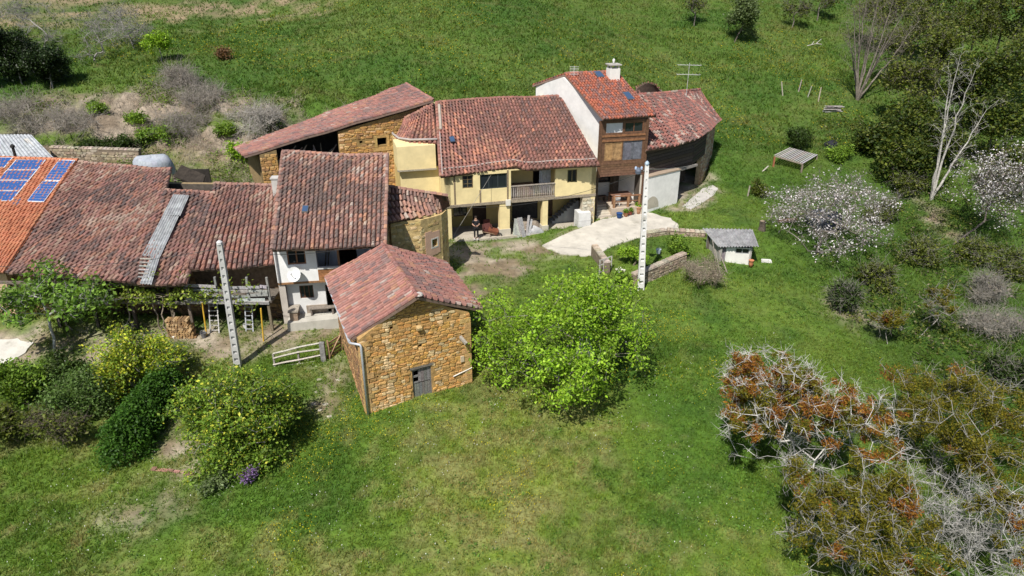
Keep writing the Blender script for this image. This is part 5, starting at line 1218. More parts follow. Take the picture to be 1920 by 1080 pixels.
# boxwood hedge: one clipped mass along the path
hp0, hp1 = up_at(222, 838, .9)[0], up_at(318, 705, .9)[0]
hd_ = thing('boxwood_hedge', (hp0 + hp1) / 2, 'dark green clipped boxwood hedge along the earth path', 'hedge')
rr = random.Random(2); hp = []
for i in range(520):
    t = rr.random(); w = 1.15 * (1 - .35 * t); q = hp0 + (hp1 - hp0) * t; a = rr.uniform(0, 2 * math.pi); e = rr.uniform(0, math.pi / 2); k = rr.uniform(.80, 1.0)
    cap = w * (1 if .06 < t < .94 else .75)
    hp.append(q + np.array([math.cos(a) * math.cos(e) * cap, math.sin(a) * math.cos(e) * cap, .15 + math.sin(e) * 1.75 * (1 - .15 * t)]) * np.array([k, k, k]))
link('foliage', leaves('foliage', hp, 70, .15, .062, BOX, 'leaf', clumpvar=.18), hd_)
link('trunk', tubes('trunk', np.array([hp0 + (hp1 - hp0) * t - [0, 0, .1] for t in np.linspace(.05, .95, 12)]), np.array([hp0 + (hp1 - hp0) * t + [0, 0, 1.2] for t in np.linspace(.05, .95, 12)]), np.full(12, .05), np.full(12, .02), BROWN, 'bark'), hd_)
shrub('shrub', 'dark leafy shrub under the fig tree by the concrete pad', 30, 715, 62, 45, GREEN, nt=70)
shrub('shrub', 'olive green shrub at the left picture edge below the fig tree', 22, 790, 60, 45, OLIVE, nt=60, tk=3)
shrub('fennel_bush', 'feathery green bush left of the clipped hedge', 150, 745, 62, 60, [((.09, .16, .03), 4), ((.12, .20, .05), 3), ((.16, .22, .08), 1)], nt=90, per=110, size=.06, spread=.24)
shrub('twiggy_bush', 'twiggy half-bare bush at the hedge foot on the left', 105, 800, 66, 46, OLIVE, nt=60, per=24, tk=7, tl=.5)
shrub('shrub', 'low dark shrub with white flecks right of the fig trunk', 125, 690, 45, 30, IVY, nt=40)
shrub('rosemary_bush', 'purple flowering clump at the foot of the large citrus bush', 462, 893, 17, 14, [((.22, .13, .32), 4), ((.30, .20, .42), 3), ((.10, .12, .08), 2)], nt=22, per=60, size=.04, spread=.1)
shrub('shrub', 'grey green low plant below the citrus bush', 405, 905, 26, 16, SAGE, nt=24, per=50, size=.06, spread=.15)
shrub('hydrangea_bush', 'pruned brown twiggy bush beside the garden wall', 1315, 510, 44, 30, DRYP, nt=70, per=8, tk=14, tl=.45, bark=(.30, .25, .19), size=.05)
shrub('calla_lily_plant', 'calla lily clump with white flowers at the garden gate', 1166, 522, 18, 18, GREEN, nt=26, per=40, size=.09, spread=.16)
shrub('ivy', 'bright green ivy mound over the corner of the garden wall', 1190, 478, 34, 9, LIME, nt=50, per=60, size=.06, spread=.12, h=.85)
shrub('shrub', 'leafy green shrub inside the walled garden beside the hut', 1278, 462, 24, 18, GREEN, nt=40)
shrub('shrub', 'dark bush beside the slatted pergola', 1505, 255, 24, 30, IVY, nt=60, per=70)
shrub('shrub', 'bright green bush at the low end of the rear stone barn', 447, 283, 20, 30, LIME, nt=40, per=70)
shrub('shrub', 'mixed weeds by the leaning posts near the blossoming tree', 1425, 352, 24, 16, OLIVE, nt=30)
shrub('shrub', 'small leafy bush between the pergola and the dark tarpaulin', 1570, 285, 26, 20, GREEN, nt=40)
def inview(x, y, z, mx=1.06):
    v = np.c_[x, y, z] - CAM; k = v @ np.array([0, _c, -_s]); sx = v[:, 0] / k * F_PX / 960; sy = (v @ np.array([0, _s, _c])) / k * F_PX / 540
    return (k > 1) & (np.abs(sx) < mx) & (np.abs(sy) < mx + .05)
# ---- behind the houses on the left
for i, (px, py, rx, ry, h) in enumerate([(28, 112, 48, 52, 2.4), (88, 122, 40, 46, 2.1), (-25, 100, 50, 60, 2.8)]):
    tree('evergreen_tree', ['dark evergreen at the far left, larger of the visible pair', 'dark evergreen standing right of the larger dark evergreen', 'dark evergreen cut off by the left picture edge'][i], px, py, rx, ry, h, DARK, nt=190, per=70, size=.10, spread=.26, mat='needle', hollow=.6, group='dark evergreens above the bank', seed=60 + i)
for i, (px, py, rx, ry, h) in enumerate([(165, 62, 105, 66, 2.8), (70, 38, 85, 60, 3.2), (240, 45, 70, 50, 2.4)]):
    tree('bare_tree', ['wide bare grey tree right of the dark evergreens', 'bare grey tree above the dark evergreens', 'small bare grey tree beside the light green sapling'][i], px, py, rx, ry, h, DRYP, nt=110, per=0, bark=(.26, .245, .23), tk=6, tl=.7, r_tip=.014, tr=.011, group='bare grey trees above the bank', hollow=.3, trunk_f=.15)
tree('sapling', 'light green young tree on the meadow above the bank', 297, 82, 28, 30, 1.7, LIME, nt=60, per=50, size=.10, spread=.3)
shrub('shrub', 'rusty brown dry shrub on the upper meadow', 418, 101, 19, 11, [((.22, .12, .06), 4), ((.16, .10, .05), 3)], nt=30, per=60, h=.5)
BRM = [((.26, .23, .19), 4), ((.20, .17, .14), 4), ((.12, .14, .05), 1)]
for i, (px, py, rx, ry) in enumerate([(40, 205, 105, 48), (122, 225, 90, 42), (372, 178, 56, 38), (330, 150, 44, 22), (475, 226, 66, 26), (350, 232, 72, 36)]):
    shrub('dry_bramble', ['wide dry grey bramble at the left picture edge under the evergreens', 'dry grey bramble above the end of the low stone wall', 'round heap of grey dead branches on the bank', 'thin dry stems at the top of the bank', 'pale dry bramble above the rear stone barn roof', 'dry scrub half way up the earth bank'][i], px, py, rx, ry, BRM if i != 5 else OLIVE, nt=110, per=5, size=.08, tk=10, tl=.9, lobes=14, bark=(.30, .27, .235) if i != 4 else (.42, .39, .35), tr=.012, group='dry brambles on the bank', h=.9)
for i, (px, py, rx, ry) in enumerate([(175, 268, 36, 18), (262, 225, 26, 14), (290, 255, 34, 18), (235, 268, 34, 16), (315, 245, 30, 22), (420, 250, 30, 24), (505, 238, 24, 14), (180, 205, 20, 12)]):
    shrub('bank_shrub', ['green scrub clump at the foot of the bank above the stone wall', 'small green tuft in the bare earth bank', 'green scrub clump over the covered car', 'green scrub between the stone wall and the bare earth', 'dark green scrub under the dead branch heap', 'dark green scrub left of the rear barn', 'dark bush touching the rear barn roof', 'green hummock near the top of the bare bank'][i], px, py, rx, ry, GREEN if i % 3 else IVY, nt=44, per=60, size=.09, group='green scrub on the bank', h=.5)
# ---- trees on the upper meadow
tree('meadow_tree', 'silvery green tree on the upper meadow with a bare earth patch below', 1395, 32, 34, 40, 3.0, SAGE, nt=130, per=60, size=.13, spread=.4, bark=(.16, .13, .11), lean=(-.9, -.2), stems=1)
for i, (px, py, rx, ry, h) in enumerate([(1306, 0, 24, 40, 3.2), (1492, 8, 26, 40, 3.0), (1540, -8, 30, 40, 3.2)]):
    tree('meadow_tree', ['sparse tree cut by the top edge, left of the silvery tree', 'sparse grey tree right of the silvery green tree', 'dark trunked sparse tree at the top edge near the wood'][i], px, py, rx, ry, h, OLIVE, nt=60, per=14, size=.13, spread=.4, bark=(.17, .15, .13), tk=5, tl=.7, tr=.012, r_tip=.02)
# ---- the wood on the right
stem_tree('bare_tree', 'large bare brushy tree at the edge of the wood', (1607, 188), [(1598, 10), (1612, -25), (1632, -40), (1655, -30), (1678, -10), (1700, 15), (1715, 50), (1590, 60), (1645, 20), (1668, 60)], 9, (.19, .165, .14), tk=34, tl=1.5, r0=.13, tr=.014, bow=.5, seed=3)
stem_tree('bare_tree', 'tall pale forked bare tree above the second blossoming tree', (1745, 376), [(1800, 105), (1828, 130), (1782, 140), (1850, 205)], 9, (.42, .40, .37), tk=26, tl=1.1, r0=.13, tr=.009, bow=.25, seed=4, pal=OLIVE, per=2)
WOOD = [(1705, 60, 60, 60, 6, 0), (1760, 10, 60, 60, 7, 0), (1830, 40, 60, 70, 7, 1), (1890, 20, 60, 70, 8, 1), (1720, 150, 55, 50, 4.5, 0), (1700, 215, 50, 40, 3, 2), (1860, 140, 60, 60, 6, 2), (1910, 130, 50, 60, 6, 1), (1880, 220, 60, 50, 4.5, 2), (1660, 255, 44, 30, 2, 2), (1775, 90, 55, 50, 6, 1), (1700, 300, 60, 34, 2.0, 2), (1650, 20, 50, 40, 5, 0), (1820, 150, 46, 50, 5, 2), (1905, 310, 46, 40, 3, 2), (1760, 265, 50, 40, 2.5, 2), (1960, 80, 60, 90, 7, 1), (1970, 220, 60, 60, 5, 2)]
wl = ['pale olive tree behind the brushy bare tree', 'pale olive tree at the top edge of the wood', 'tall olive tree at the top edge of the wood', 'olive tree in the top right corner', 'light tree in the middle of the wood right of the bare brushy tree', 'low dark thicket at the foot of the bare brushy tree', 'dark ivy tree near the right edge of the wood', 'olive tree at the right edge of the wood', 'dark ivy tree above the second blossoming tree', 'low dark thicket by the grassy terrace', 'olive tree between the pale forked tree and the top edge', 'dark undergrowth left of the pale forked trunk', 'pale olive tree at the top edge behind the sparse meadow trees', 'dark ivy clad tree behind the pale forked tree', 'dark bush right of the second blossoming tree crown', 'dark undergrowth behind the pale forked trunk', 'olive tree cut by the right picture edge at the top', 'dark tree cut by the right picture edge above the blossom']
for i, (px, py, rx, ry, h, k) in enumerate(WOOD):
    tree('woodland_tree', wl[i], px, py, rx, ry, h, (OLIVE + [((.17, .19, .04), 4)], OLIVE, IVY + OLIVE)[k], nt=130, per=(34, 40, 50)[k], size=.14, spread=.45, bark=(.20, .18, .15), tk=(3, 2, 0)[k], tl=.9, tr=.013, gaps=.25, group='trees of the wood on the right', hollow=.3, stems=2, r_tip=.016)
# ---- blossoming cherries
ch1, e1 = tree('cherry_tree', 'wide white blossoming cherry tree beside the garden hut', 1560, 402, 128, 126, 2.9, BLOSSOM, nt=300, per=24, size=.066, spread=.26, bark=(.20, .175, .16), mat='petal', gaps=.3, hollow=.35, tk=6, tl=.5, tr=.009, lobes=30, crown_name='blossom', trunk_f=.2, stems=2)
tree('cherry_tree', 'white blossoming cherry with dark leaning trunk at the right edge', 1862, 362, 95, 108, 4.2, BLOSSOM, nt=220, per=26, size=.07, spread=.3, bark=(.10, .085, .075), mat='petal', gaps=.22, hollow=.3, tk=5, tl=.5, tr=.009, crown_name='blossom', trunk_f=.35, lean=(-2.3, -.3), rmax=.16)
# ---- mistletoe-laden lichen trees
def mistletoe_tree(label, px, py, rx, ry, h, balls, orange, nt=150, tk=9, bark=PALE, seed=1, group='lichen-white trees full of mistletoe', twl=.42, r_tip=.009, br=.36, per=300, lean=(0, 0), stems=2, lobes=30):
    t, ends = tree('mistletoe_tree', label, px, py, rx, ry, h, MIS, nt=nt, per=0, bark=bark, tk=tk, tl=twl, tr=.010, r_tip=r_tip, seed=seed, group=group, hollow=.45, trunk_f=.25, bend=.14, stems=stems, lean=lean, power=.38, lobes=lobes)
    rr = random.Random(seed + 5)
    cand = sorted(ends.tolist(), key=lambda q: -(q[2] - q[1] * .25 + rr.uniform(0, 2.2)))[:balls]       # mistletoe grows in the outer, lit part of the crown
    for i, q in enumerate(cand):
        k = br * rr.uniform(.55, 1.35); org = rr.random() < orange; n = int(per * (k / br) ** 2)
        d = NR.normal(0, 1, (16, 3)); d[:, 2] = d[:, 2] * .7 - .1; d /= np.linalg.norm(d, axis=1, keepdims=True); pts = (np.array(q) * .90 + ends.mean(0) * .10) + [0, 0, -.1 * k] + d * k * NR.uniform(.25, .72, (16, 1))
        m = leaves('mistletoe', pts, max(6, n // 16), k * .15, .050, MISO if org else MIS, 'leaf', .42, upbias=.9, clumpvar=.25)
        link('mistletoe', m, t, kind='stuff')
    return t
mistletoe_tree('large lichen-white tree covered in rusty orange and olive mistletoe', 1505, 805, 230, 215, 3.0, 190, .50, nt=380, tk=5, seed=11, br=.44, bark=(.52, .51, .48))
mistletoe_tree('dark tree with dense olive mistletoe right of the rusty one', 1800, 790, 160, 145, 2.9, 150, .05, nt=200, tk=4, seed=12, br=.60, bark=(.30, .29, .26))
mistletoe_tree('lichen-grey tree with olive mistletoe at the bottom edge', 1620, 985, 185, 130, 2.5, 110, .12, nt=210, tk=5, seed=13, br=.50, bark=(.32, .31, .29))
mistletoe_tree('pale bare lichen tree in the bottom right corner', 1850, 985, 150, 130, 3.0, 30, .3, nt=240, tk=7, seed=14, br=.36, bark=(.38, .37, .35))
mistletoe_tree('small tree with one round olive mistletoe ball', 1668, 598, 42, 30, 1.6, 18, .12, nt=36, tk=3, seed=15, br=.38, group='small mistletoe trees by the thicket', lean=(.2, -.2), stems=1, bark=(.3, .28, .25))
mistletoe_tree('small leaning tree with drooping olive mistletoe', 1768, 572, 46, 46, 2.2, 16, .0, nt=56, tk=4, seed=16, br=.36, group='small mistletoe trees by the thicket', lean=(-1.2, -.4), stems=1, bark=(.30, .28, .25))
for i, (px, py, rx, ry, k) in enumerate([(1880, 610, 75, 65, 0), (1900, 700, 45, 50, 1), (1850, 545, 50, 34, 0), (1720, 470, 50, 26, 2), (1650, 520, 50, 26, 2), (1840, 470, 56, 30, 2), (1905, 500, 40, 34, 2), (1660, 400, 44, 30, 2), (1590, 560, 40, 20, 1), (1700, 345, 40, 24, 2)]):
    shrub('thicket_shrub', ['grey bare thicket at the right edge below the leaning cherry', 'dark thicket behind the dense mistletoe tree', 'grey brown thicket under the leaning cherry trunk', 'green thicket below the earth scar', 'green thicket right of the wide cherry', 'green bramble under the leaning cherry', 'green bramble at the right edge under the blossom', 'green hummock between the two cherries', 'dry grass hummock below the wide cherry', 'dark thicket at the foot of the pale forked tree'][i], px, py, rx, ry, (BRM, IVY, OLIVE)[k], nt=80, per=(6, 50, 48)[k], size=.09, tk=(11, 4, 3)[k], tl=.7, tr=.010, bark=(.27, .25, .22), group='thicket on the right-hand slope', h=.9)
# ---- low bramble and nettle cover of the right-hand slope, one tangled mass
UG = TXY([(1600, 250), (1700, 330), (1920, 300), (1920, 800), (1760, 700), (1690, 650), (1600, 600), (1560, 560), (1640, 480), (1690, 420), (1640, 330)]) + [(60, 60), (60, 75), (34, 75), (30, 68)]
gx = NR.uniform(14, 60, 14000); gy = NR.uniform(24, 78, 14000); mk_ = pmask(UG, gx, gy, 1.2, 2.0, 88) * np.clip((fbm(gx * .4, gy * .4, 89, 3) - .36) * 5, 0, 1); kp = (NR.random(14000) < mk_ * .45) & inview(gx, gy, hz(gx, gy), 1.15)
gx, gy = gx[kp], gy[kp]; up_ = np.c_[gx, gy, hz(gx, gy) + NR.uniform(.08, .75, len(gx)) * (.3 + fbm(gx * .5, gy * .5, 90, 3))]
link('undergrowth', leaves('undergrowth', up_, 34, .26, .085, OLIVE + IVY + [((.22, .19, .12), 2)], 'leaf', clumpvar=.4), kind='stuff', label='tangled olive green undergrowth on the right-hand slope', cat='undergrowth')
# ---- vine on the gallery
vine = thing('grapevine', rowL.p(8.5, 1.0, -.9), 'leafy grapevine trained along the gallery of the long barn', 'vine')
rr = random.Random(31); vp = []; va = []; vb = []; vr = []
for u in (6.2, 9.6, 11.3, 11.6, 12.2):
    q = rowL.p(u, 1.1, hz1(*rowL.p(u, 1.1, 0)[:2]) - .05)
    for k in range(6):
        q2 = q + np.array([rr.uniform(-.22, .18), rr.uniform(-.1, .1), .38]); va.append(q); vb.append(q2); vr.append(.055 - .005 * k); q = q2
    for s in (-1, 1):
        w = q.copy()
        for k in range(7):
            w2 = w + np.array([s * rr.uniform(.2, .45), rr.uniform(-.08, .08), rr.uniform(-.08, .1)]); va.append(w); vb.append(w2); vr.append(.02); w = w2
            if rr.random() < .8: vp.append(w2 + [0, -.1, rr.uniform(-.3, .25)])
for px, py in [(x, 515 + rr.uniform(0, 60)) for x in range(165, 480, 9)]: vp.append(rowL.p(rowL.uz(px, py, 1.2)[0], 1.15 + rr.uniform(-.1, .15), rowL.uz(px, py, 1.2)[1]))
link('stem', tubes('stem', np.array(va), np.array(vb), np.array(vr), np.array(vr) * .9, (.24, .20, .16), 'bark'), vine)
link('foliage', leaves('foliage', vp, 22, .17, .085, [((.20, .28, .035), 4), ((.28, .33, .05), 3), ((.13, .20, .03), 3)], 'leaf'), vine)

# ================================================================ sward: blades, tufts and flowers
def sward_density(x, y):
    d, b, t, dr = groundmasks(x, y)
    g = (1 - .92 * d * np.clip(.45 + (fbm(x * .8, y * .8, 52, 3) - .42) * 3.2, .15, 1)) * (1 - .93 * b) * (1 - .6 * t) * (1 - .6 * dr)
    for p in (YARD, PAD): g = g * (1 - pmask(p, x, y, .1, .05))
    for p, _q in FOOT: g = g * (1 - pmask(p, x, y, .1, 0))
    for p in ([tuple(FL[:2]), tuple(FR[:2]), tuple(BR[:2]), tuple(BL[:2])], [tuple(a) for a in AN] + [(-7, 47)], [tuple(hf.p(0, 0, 0)[:2]), tuple(hf.p(hf.L, 0, 0)[:2]), tuple(hf.p(hf.L, -2, 0)[:2]), tuple(hf.p(0, -2, 0)[:2])]): g = g * (1 - pmask(p, x, y, .05, 0))
    return np.clip(g, 0, 1)
def blades(name, n, x0, x1, y0, y1, hgt, wid, per, seed, mult=1.0, lab=None, ypow=1.0):
    g = np.random.default_rng(seed); x = g.uniform(x0, x1, n); y = y0 + (y1 - y0) * g.random(n) ** ypow; d = sward_density(x, y); tall = fbm(x * .35, y * .35, 71, 3)
    keep = g.random(n) < d * np.clip(.35 + 1.3 * fbm(x * .9, y * .9, 72, 3), 0, 1); x, y, tall = x[keep], y[keep], tall[keep]; z = hz(x, y)
    k = inview(x, y, z); x, y, z, tall = x[k], y[k], z[k], tall[k]
    col = grass_col(x, y) * mult; m = len(x)
    x = np.repeat(x, per) + g.normal(0, wid * 1.6, m * per); y = np.repeat(y, per) + g.normal(0, wid * 1.6, m * per); z = np.repeat(z, per) - .02; tall = np.repeat(tall, per); col = np.repeat(col, per, 0) * g.uniform(.68, 1.42, (m * per, 1)) * np.repeat(g.uniform(.82, 1.2, (m, 1)), per, 0)
    N_ = m * per; a = g.uniform(0, 2 * np.pi, N_); w = wid * g.uniform(.6, 1.3, N_); h = hgt * g.uniform(.5, 1.2, N_) * (.45 + 1.1 * tall); le = g.normal(0, .55, (N_, 2)) * h[:, None]
    V = np.stack([np.c_[x - np.cos(a) * w, y - np.sin(a) * w, z], np.c_[x + np.cos(a) * w, y + np.sin(a) * w, z], np.c_[x + le[:, 0], y + le[:, 1], z + h]], 1).reshape(-1, 3)
    col[:, 0] *= g.uniform(.85, 1.3, N_)
    return link(name, npmesh(name, V, np.arange(N_ * 3).reshape(-1, 3), col, M['blade']), kind='stuff', label=lab, cat='grass')
blades('lawn_grass', 112000, -27, 27, 17, 36, .15, .020, 4, 1, 1.15, 'short bright grass of the foreground meadow')
blades('yard_grass', 80000, -34, 40, 36, 70, .20, .030, 3, 2, 1.10, 'grass around the houses and the hut')
blades('hill_grass', 125000, -62, 66, 66, 125, .30, .065, 2, 3, 1.10, 'long grass of the upper meadow')
def flowers(name, n, x0, x1, y0, y1, size, col, seed, thr, lab, sc_=.22):
    g = np.random.default_rng(seed); x = g.uniform(x0, x1, n); y = g.uniform(y0, y1, n); d = sward_density(x, y); f = fbm(x * sc_, y * sc_, seed + 90, 4)
    keep = (g.random(n) < np.clip((f - thr) * 7, 0.0, 1)) & (d > .6); x, y = x[keep], y[keep]; z = hz(x, y); k = inview(x, y, z); x, y, z = x[k], y[k], z[k] + g.uniform(.10, .2, k.sum())
    N_ = len(x); a = g.uniform(0, 2 * np.pi, N_); s = size * g.uniform(.6, 1.3, N_)
    V = np.stack([np.c_[x + np.cos(a + q) * s, y + np.sin(a + q) * s, z + g.normal(0, .02, N_)] for q in (0, np.pi / 2, np.pi, 3 * np.pi / 2)], 1).reshape(-1, 3)
    return link(name, npmesh(name, V, np.arange(N_ * 4).reshape(-1, 4), np.array(col)[None] * g.uniform(.75, 1.2, (N_, 1)), M['petal']), kind='stuff', label=lab, cat='flowers')
flowers('buttercups', 30000, -10, 22, 18, 38, .017, (.70, .58, .02), 4, .53, 'yellow buttercups scattered through the foreground grass')
flowers('meadow_buttercups', 26000, -45, 40, 68, 115, .05, (.62, .50, .02), 6, .48, 'yellow flower drifts on the upper meadow', .14)
tx, ty = NR.uniform(-20, 24, 9000), NR.uniform(17, 46, 9000); kp = (NR.random(9000) < sward_density(tx, ty) * np.clip((fbm(tx * .6, ty * .6, 93, 3) - .38) * 4, 0, 1)) & inview(tx, ty, hz(tx, ty)); tx, ty = tx[kp], ty[kp]
link('broad_leaved_weeds', leaves('broad_leaved_weeds', np.c_[tx, ty, hz(tx, ty) + .06], 9, .085, .045, [((.10, .20, .03), 4), ((.17, .27, .045), 3), ((.07, .15, .02), 3)], 'leaf', clumpvar=.35, flatten=.35), kind='stuff', label='dock and clover tufts scattered in the grass', cat='weeds')
bx_, by_ = NR.uniform(-46, -9, 9000), NR.uniform(50, 70, 9000); d_, b_, t_, r_ = groundmasks(bx_, by_); kp = (NR.random(9000) < np.maximum(b_ * .8, t_ * .4) * np.clip((fbm(bx_ * .5, by_ * .5, 94, 3) - .33) * 5, 0, 1)) & inview(bx_, by_, hz(bx_, by_)); bx_, by_ = bx_[kp], by_[kp]
bp_ = np.c_[bx_, by_, hz(bx_, by_) + .05]; tw_ = twigs(bp_, 2, .6, .014, up=.9)
link('dry_stalks', tubes('dry_stalks', tw_[0], tw_[1], tw_[2], tw_[2] * .5, (.36, .31, .24), 'bark', 3, .4), kind='stuff', label='dry stalks and dead grass on the bare bank', cat='dry grass')
kg = fbm(bx_ * .3, by_ * .3, 95, 3) > .50
link('bank_herbs', leaves('bank_herbs', bp_[kg] + [0, 0, .1], 24, .22, .075, OLIVE + GREEN, 'leaf', clumpvar=.4), kind='stuff', label='green herbs creeping over the bare bank', cat='herbs')
flowers('daisies', 4000, -20, 16, 17, 36, .016, (.75, .75, .72), 5, .48, 'white daisies scattered through the foreground grass')
# ================================================================ smaller things of the hamlet
def Tg(px, py, dz=0.0): p = T(px, py); return p + [0, 0, dz]
def concrete_pole(name, label, base, top_z, w0=.36, w1=.22, lean=(0, 0), tint=(.62, .61, .58), group=None):
    """tapered precast pole: two flanges, a recessed web and a row of pockets"""
    b = np.array(base, float); t = thing(name, b, label, 'utility pole', group); H = top_z - b[2]; top = b + [lean[0], lean[1], H]
    L_ = lambda s: b + (top - b) * s; W = lambda s: w0 + (w1 - w0) * s
    def rail(sx):
        def f(mb):
            p = []
            for s in (-.06, 1.0):
                c = L_(s); w = W(s); x0, x1 = (sx * w / 2, sx * (w / 2 - .075)); y = w * .34
                xs = sorted((x0, x1)); p += [c + [xs[0], -y, 0], c + [xs[1], -y, 0], c + [xs[1], y, 0], c + [xs[0], y, 0]]
            mb.hexa(p, tint)
        return f
    for sx in (-1, 1): sub('flange', t, 'concrete', rail(sx))
    def web(mb):
        p = []
        for s in (-.06, 1.0):
            c = L_(s); w = W(s) / 2 - .07; p += [c + [-w, -.03, 0], c + [w, -.03, 0], c + [w, .03, 0], c + [-w, .03, 0]]
        mb.hexa(p, tuple(x * .9 for x in tint))
    sub('web', t, 'concrete', web); n = 16
    for i in range(n):
        s = (i + .3) / n; c = L_(s); w = W(s) / 2 - .072; y = W(s) * .33
        sub('crosspiece', t, 'concrete', lambda mb: mb.hexa([c + [-w, -y, 0], c + [w, -y, 0], c + [w, y, 0], c + [-w, y, 0]] + [c + [-w, -y, H / n * .62], c + [w, -y, H / n * .62], c + [w, y, H / n * .62], c + [-w, y, H / n * .62]], tint))
    return t, top
p1b = T(1201, 543); p1z = GY(1213, 309, p1b[1])[2]
pole1, p1t = concrete_pole('utility_pole', 'tall white concrete pole standing by the garden wall', p1b, p1z, lean=(GY(1213, 309, p1b[1])[0] - p1b[0], 0), tint=(.72, .71, .69), w0=.42)
sub('cap', pole1, 'metal', lambda mb: mb.lathe(p1t, [(.13, 0), (.14, .1), (.08, .2), (.02, .24)], 8, (.35, .45, .55)))
sub('junction_box', pole1, 'metal', lambda mb: (mb.lathe(p1t + [-.5, -.1, -.55], [(.05, 0), (.17, .05), (.19, .22), (.12, .36), (.03, .42)], 10, (.10, .12, .16)), mb.beam(p1t + [0, 0, -.35], p1t + [-.5, -.1, -.35], .05, .05, (.2, .2, .2))))
for dx in (-.32, -.66): sub('insulator', pole1, 'ceramic', lambda mb: mb.lathe(p1t + [dx, -.12, -.25], [(.03, 0), (.08, .03), (.05, .08), (.08, .12), (.03, .18)], 8, (.35, .45, .60)))
p2b = T(447, 690); p2top = GY(412, 458, p2b[1])
pole2, p2t = concrete_pole('utility_pole', 'grey concrete pole rising behind the large citrus bush', p2b, p2top[2], lean=(p2top[0] - p2b[0], 0), tint=(.46, .46, .45), w0=.36, w1=.26)
sub('cap', pole2, 'concrete', lambda mb: mb.lathe(p2t, [(.15, 0), (.15, .12), (.05, .2)], 8, (.60, .60, .60)))
def cable(name, label, a, b, sag=.5, r=.014, tint=(.04, .04, .04)):
    a, b = np.asarray(a, float), np.asarray(b, float); pts = [a + (b - a) * s - [0, 0, 4 * sag * s * (1 - s)] for s in np.linspace(0, 1, 16)]
    mb = MB(); mb.tube(pts, r, 5, tint); return mb.build(name, M['metal'], None, True, label=label, cat='cable')
cable('overhead_cable', 'thin cable from the white pole to the yellow house', p1t + [-.1, 0, -.4], yf.p(.2, .1, zf + .15), .8)
cable('overhead_cable', 'pale cable from the white pole towards the dark barn', p1t + [.05, 0, -.25], f0.p(f0.L, .3, 2.7), .15, .016, (.45, .43, .40))
cable('overhead_cable', 'thin cable from the grey pole along the tiled roofs', p2t + [0, 0, -.3], WER + [0, -.1, .35], .5)
cable('overhead_cable', 'thin cable from the grey pole to the far left roof', p2t + [0, 0, -.2], LEL + [-2, -.2, .6], .5)
cable('stay_cable', 'pale diagonal stay cable in front of the yellow house', yf.p(yf.uz(920, 328)[0], .05, yf.uz(920, 328)[1]), np.r_[AN[3], 1.2], .03, .013, (.30, .28, .25))

# ---- person on the porch
def skin_mesh(name, verts, edges, radii, mat, parent=None, root=0, tint=(1, 1, 1), sublev=2, **kw):
    m = bpy.data.meshes.new(name); m.from_pydata([tuple(map(float, v)) for v in verts], edges, []); o = link(name, m, parent, **kw)
    sk = o.modifiers.new('skin', 'SKIN'); sk.use_smooth_shade = True
    for i, r in enumerate(radii):
        sv = m.skin_vertices[0].data[i]; sv.radius = (r, r) if not hasattr(r, '__len__') else r; sv.use_root = (i == root)
    ss = o.modifiers.new('subsurf', 'SUBSURF'); ss.levels = sublev; ss.render_levels = sublev
    m.materials.append(mat); return o
def flat(name, c, rough=.8):
    m, nt, N, L = nodes(name); out = N.new('ShaderNodeOutputMaterial'); b = N.new('ShaderNodeBsdfPrincipled'); n = N.new('ShaderNodeTexNoise'); n.inputs['Scale'].default_value = 18
    r = N.new('ShaderNodeMix'); r.data_type = 'RGBA'; r.inputs[6].default_value = (*[x * .8 for x in c], 1); r.inputs[7].default_value = (*[x * 1.2 for x in c], 1)
    L.new(n.outputs[0], r.inputs[0]); L.new(r.outputs[2], b.inputs['Base Color']); b.inputs['Roughness'].default_value = rough; L.new(b.outputs[0], out.inputs[0]); return m
pp = G(893, 448, -.48)
V_ = [(0, 0, .95), (0, 0, 1.12), (0, 0, 1.32), (0, .01, 1.46), (0, -.02, 1.54), (0, -.045, 1.63), (0, -.05, 1.72),
      (-.10, 0, .90), (-.11, -.02, .50), (-.11, .01, .09), (-.12, -.12, .04), (.10, 0, .90), (.12, -.02, .50), (.12, .01, .09), (.13, -.12, .04),
      (-.19, .01, 1.41), (-.25, .02, 1.14), (-.12, -.20, 1.10), (-.04, -.27, 1.12), (.19, .01, 1.41), (.25, .02, 1.14), (.12, -.20, 1.10), (.04, -.27, 1.13)]
E_ = [(0, 1), (1, 2), (2, 3), (3, 4), (4, 5), (5, 6), (0, 7), (7, 8), (8, 9), (9, 10), (0, 11), (11, 12), (12, 13), (13, 14), (3, 15), (15, 16), (16, 17), (17, 18), (3, 19), (19, 20), (20, 21), (21, 22)]
Rr = [(.15, .11), (.14, .10), (.16, .11), (.10, .08), .058, .095, .085, .088, .062, .042, .035, .088, .062, .042, .035, .062, .048, .036, .030, .062, .048, .036, .030]
per = skin_mesh('person', V_, E_, Rr, flat('skin_tone', (.50, .30, .22), .6), label='person in dark t-shirt and black trousers standing on the yellow porch', cat='person'); per.location = tuple(pp)
def pchild(name, ids, scale, mat, add=()):
    vs = [V_[i] for i in ids] + list(add); mp = {i: k for k, i in enumerate(ids)}; es = [(mp[a], mp[b]) for a, b in E_ if a in mp and b in mp]
    rs = [tuple(np.array(Rr[i] if hasattr(Rr[i], '__len__') else (Rr[i], Rr[i])) * scale + .008) for i in ids]
    o = skin_mesh(name, vs, es, rs, mat, per); return o
def lerpv(a, b, t): return tuple(np.array(V_[a]) * (1 - t) + np.array(V_[b]) * t)
dkc = flat('dark_cotton', (.018, .018, .024)); blk = flat('black_denim', (.010, .010, .013))
V_.append(lerpv(15, 16, .75)); V_.append(lerpv(19, 20, .75)); Rr += [.058, .058]; E_ += [(15, 23), (19, 24)]
pchild('shirt', [0, 1, 2, 3, 15, 19, 23, 24], 1.08, dkc)
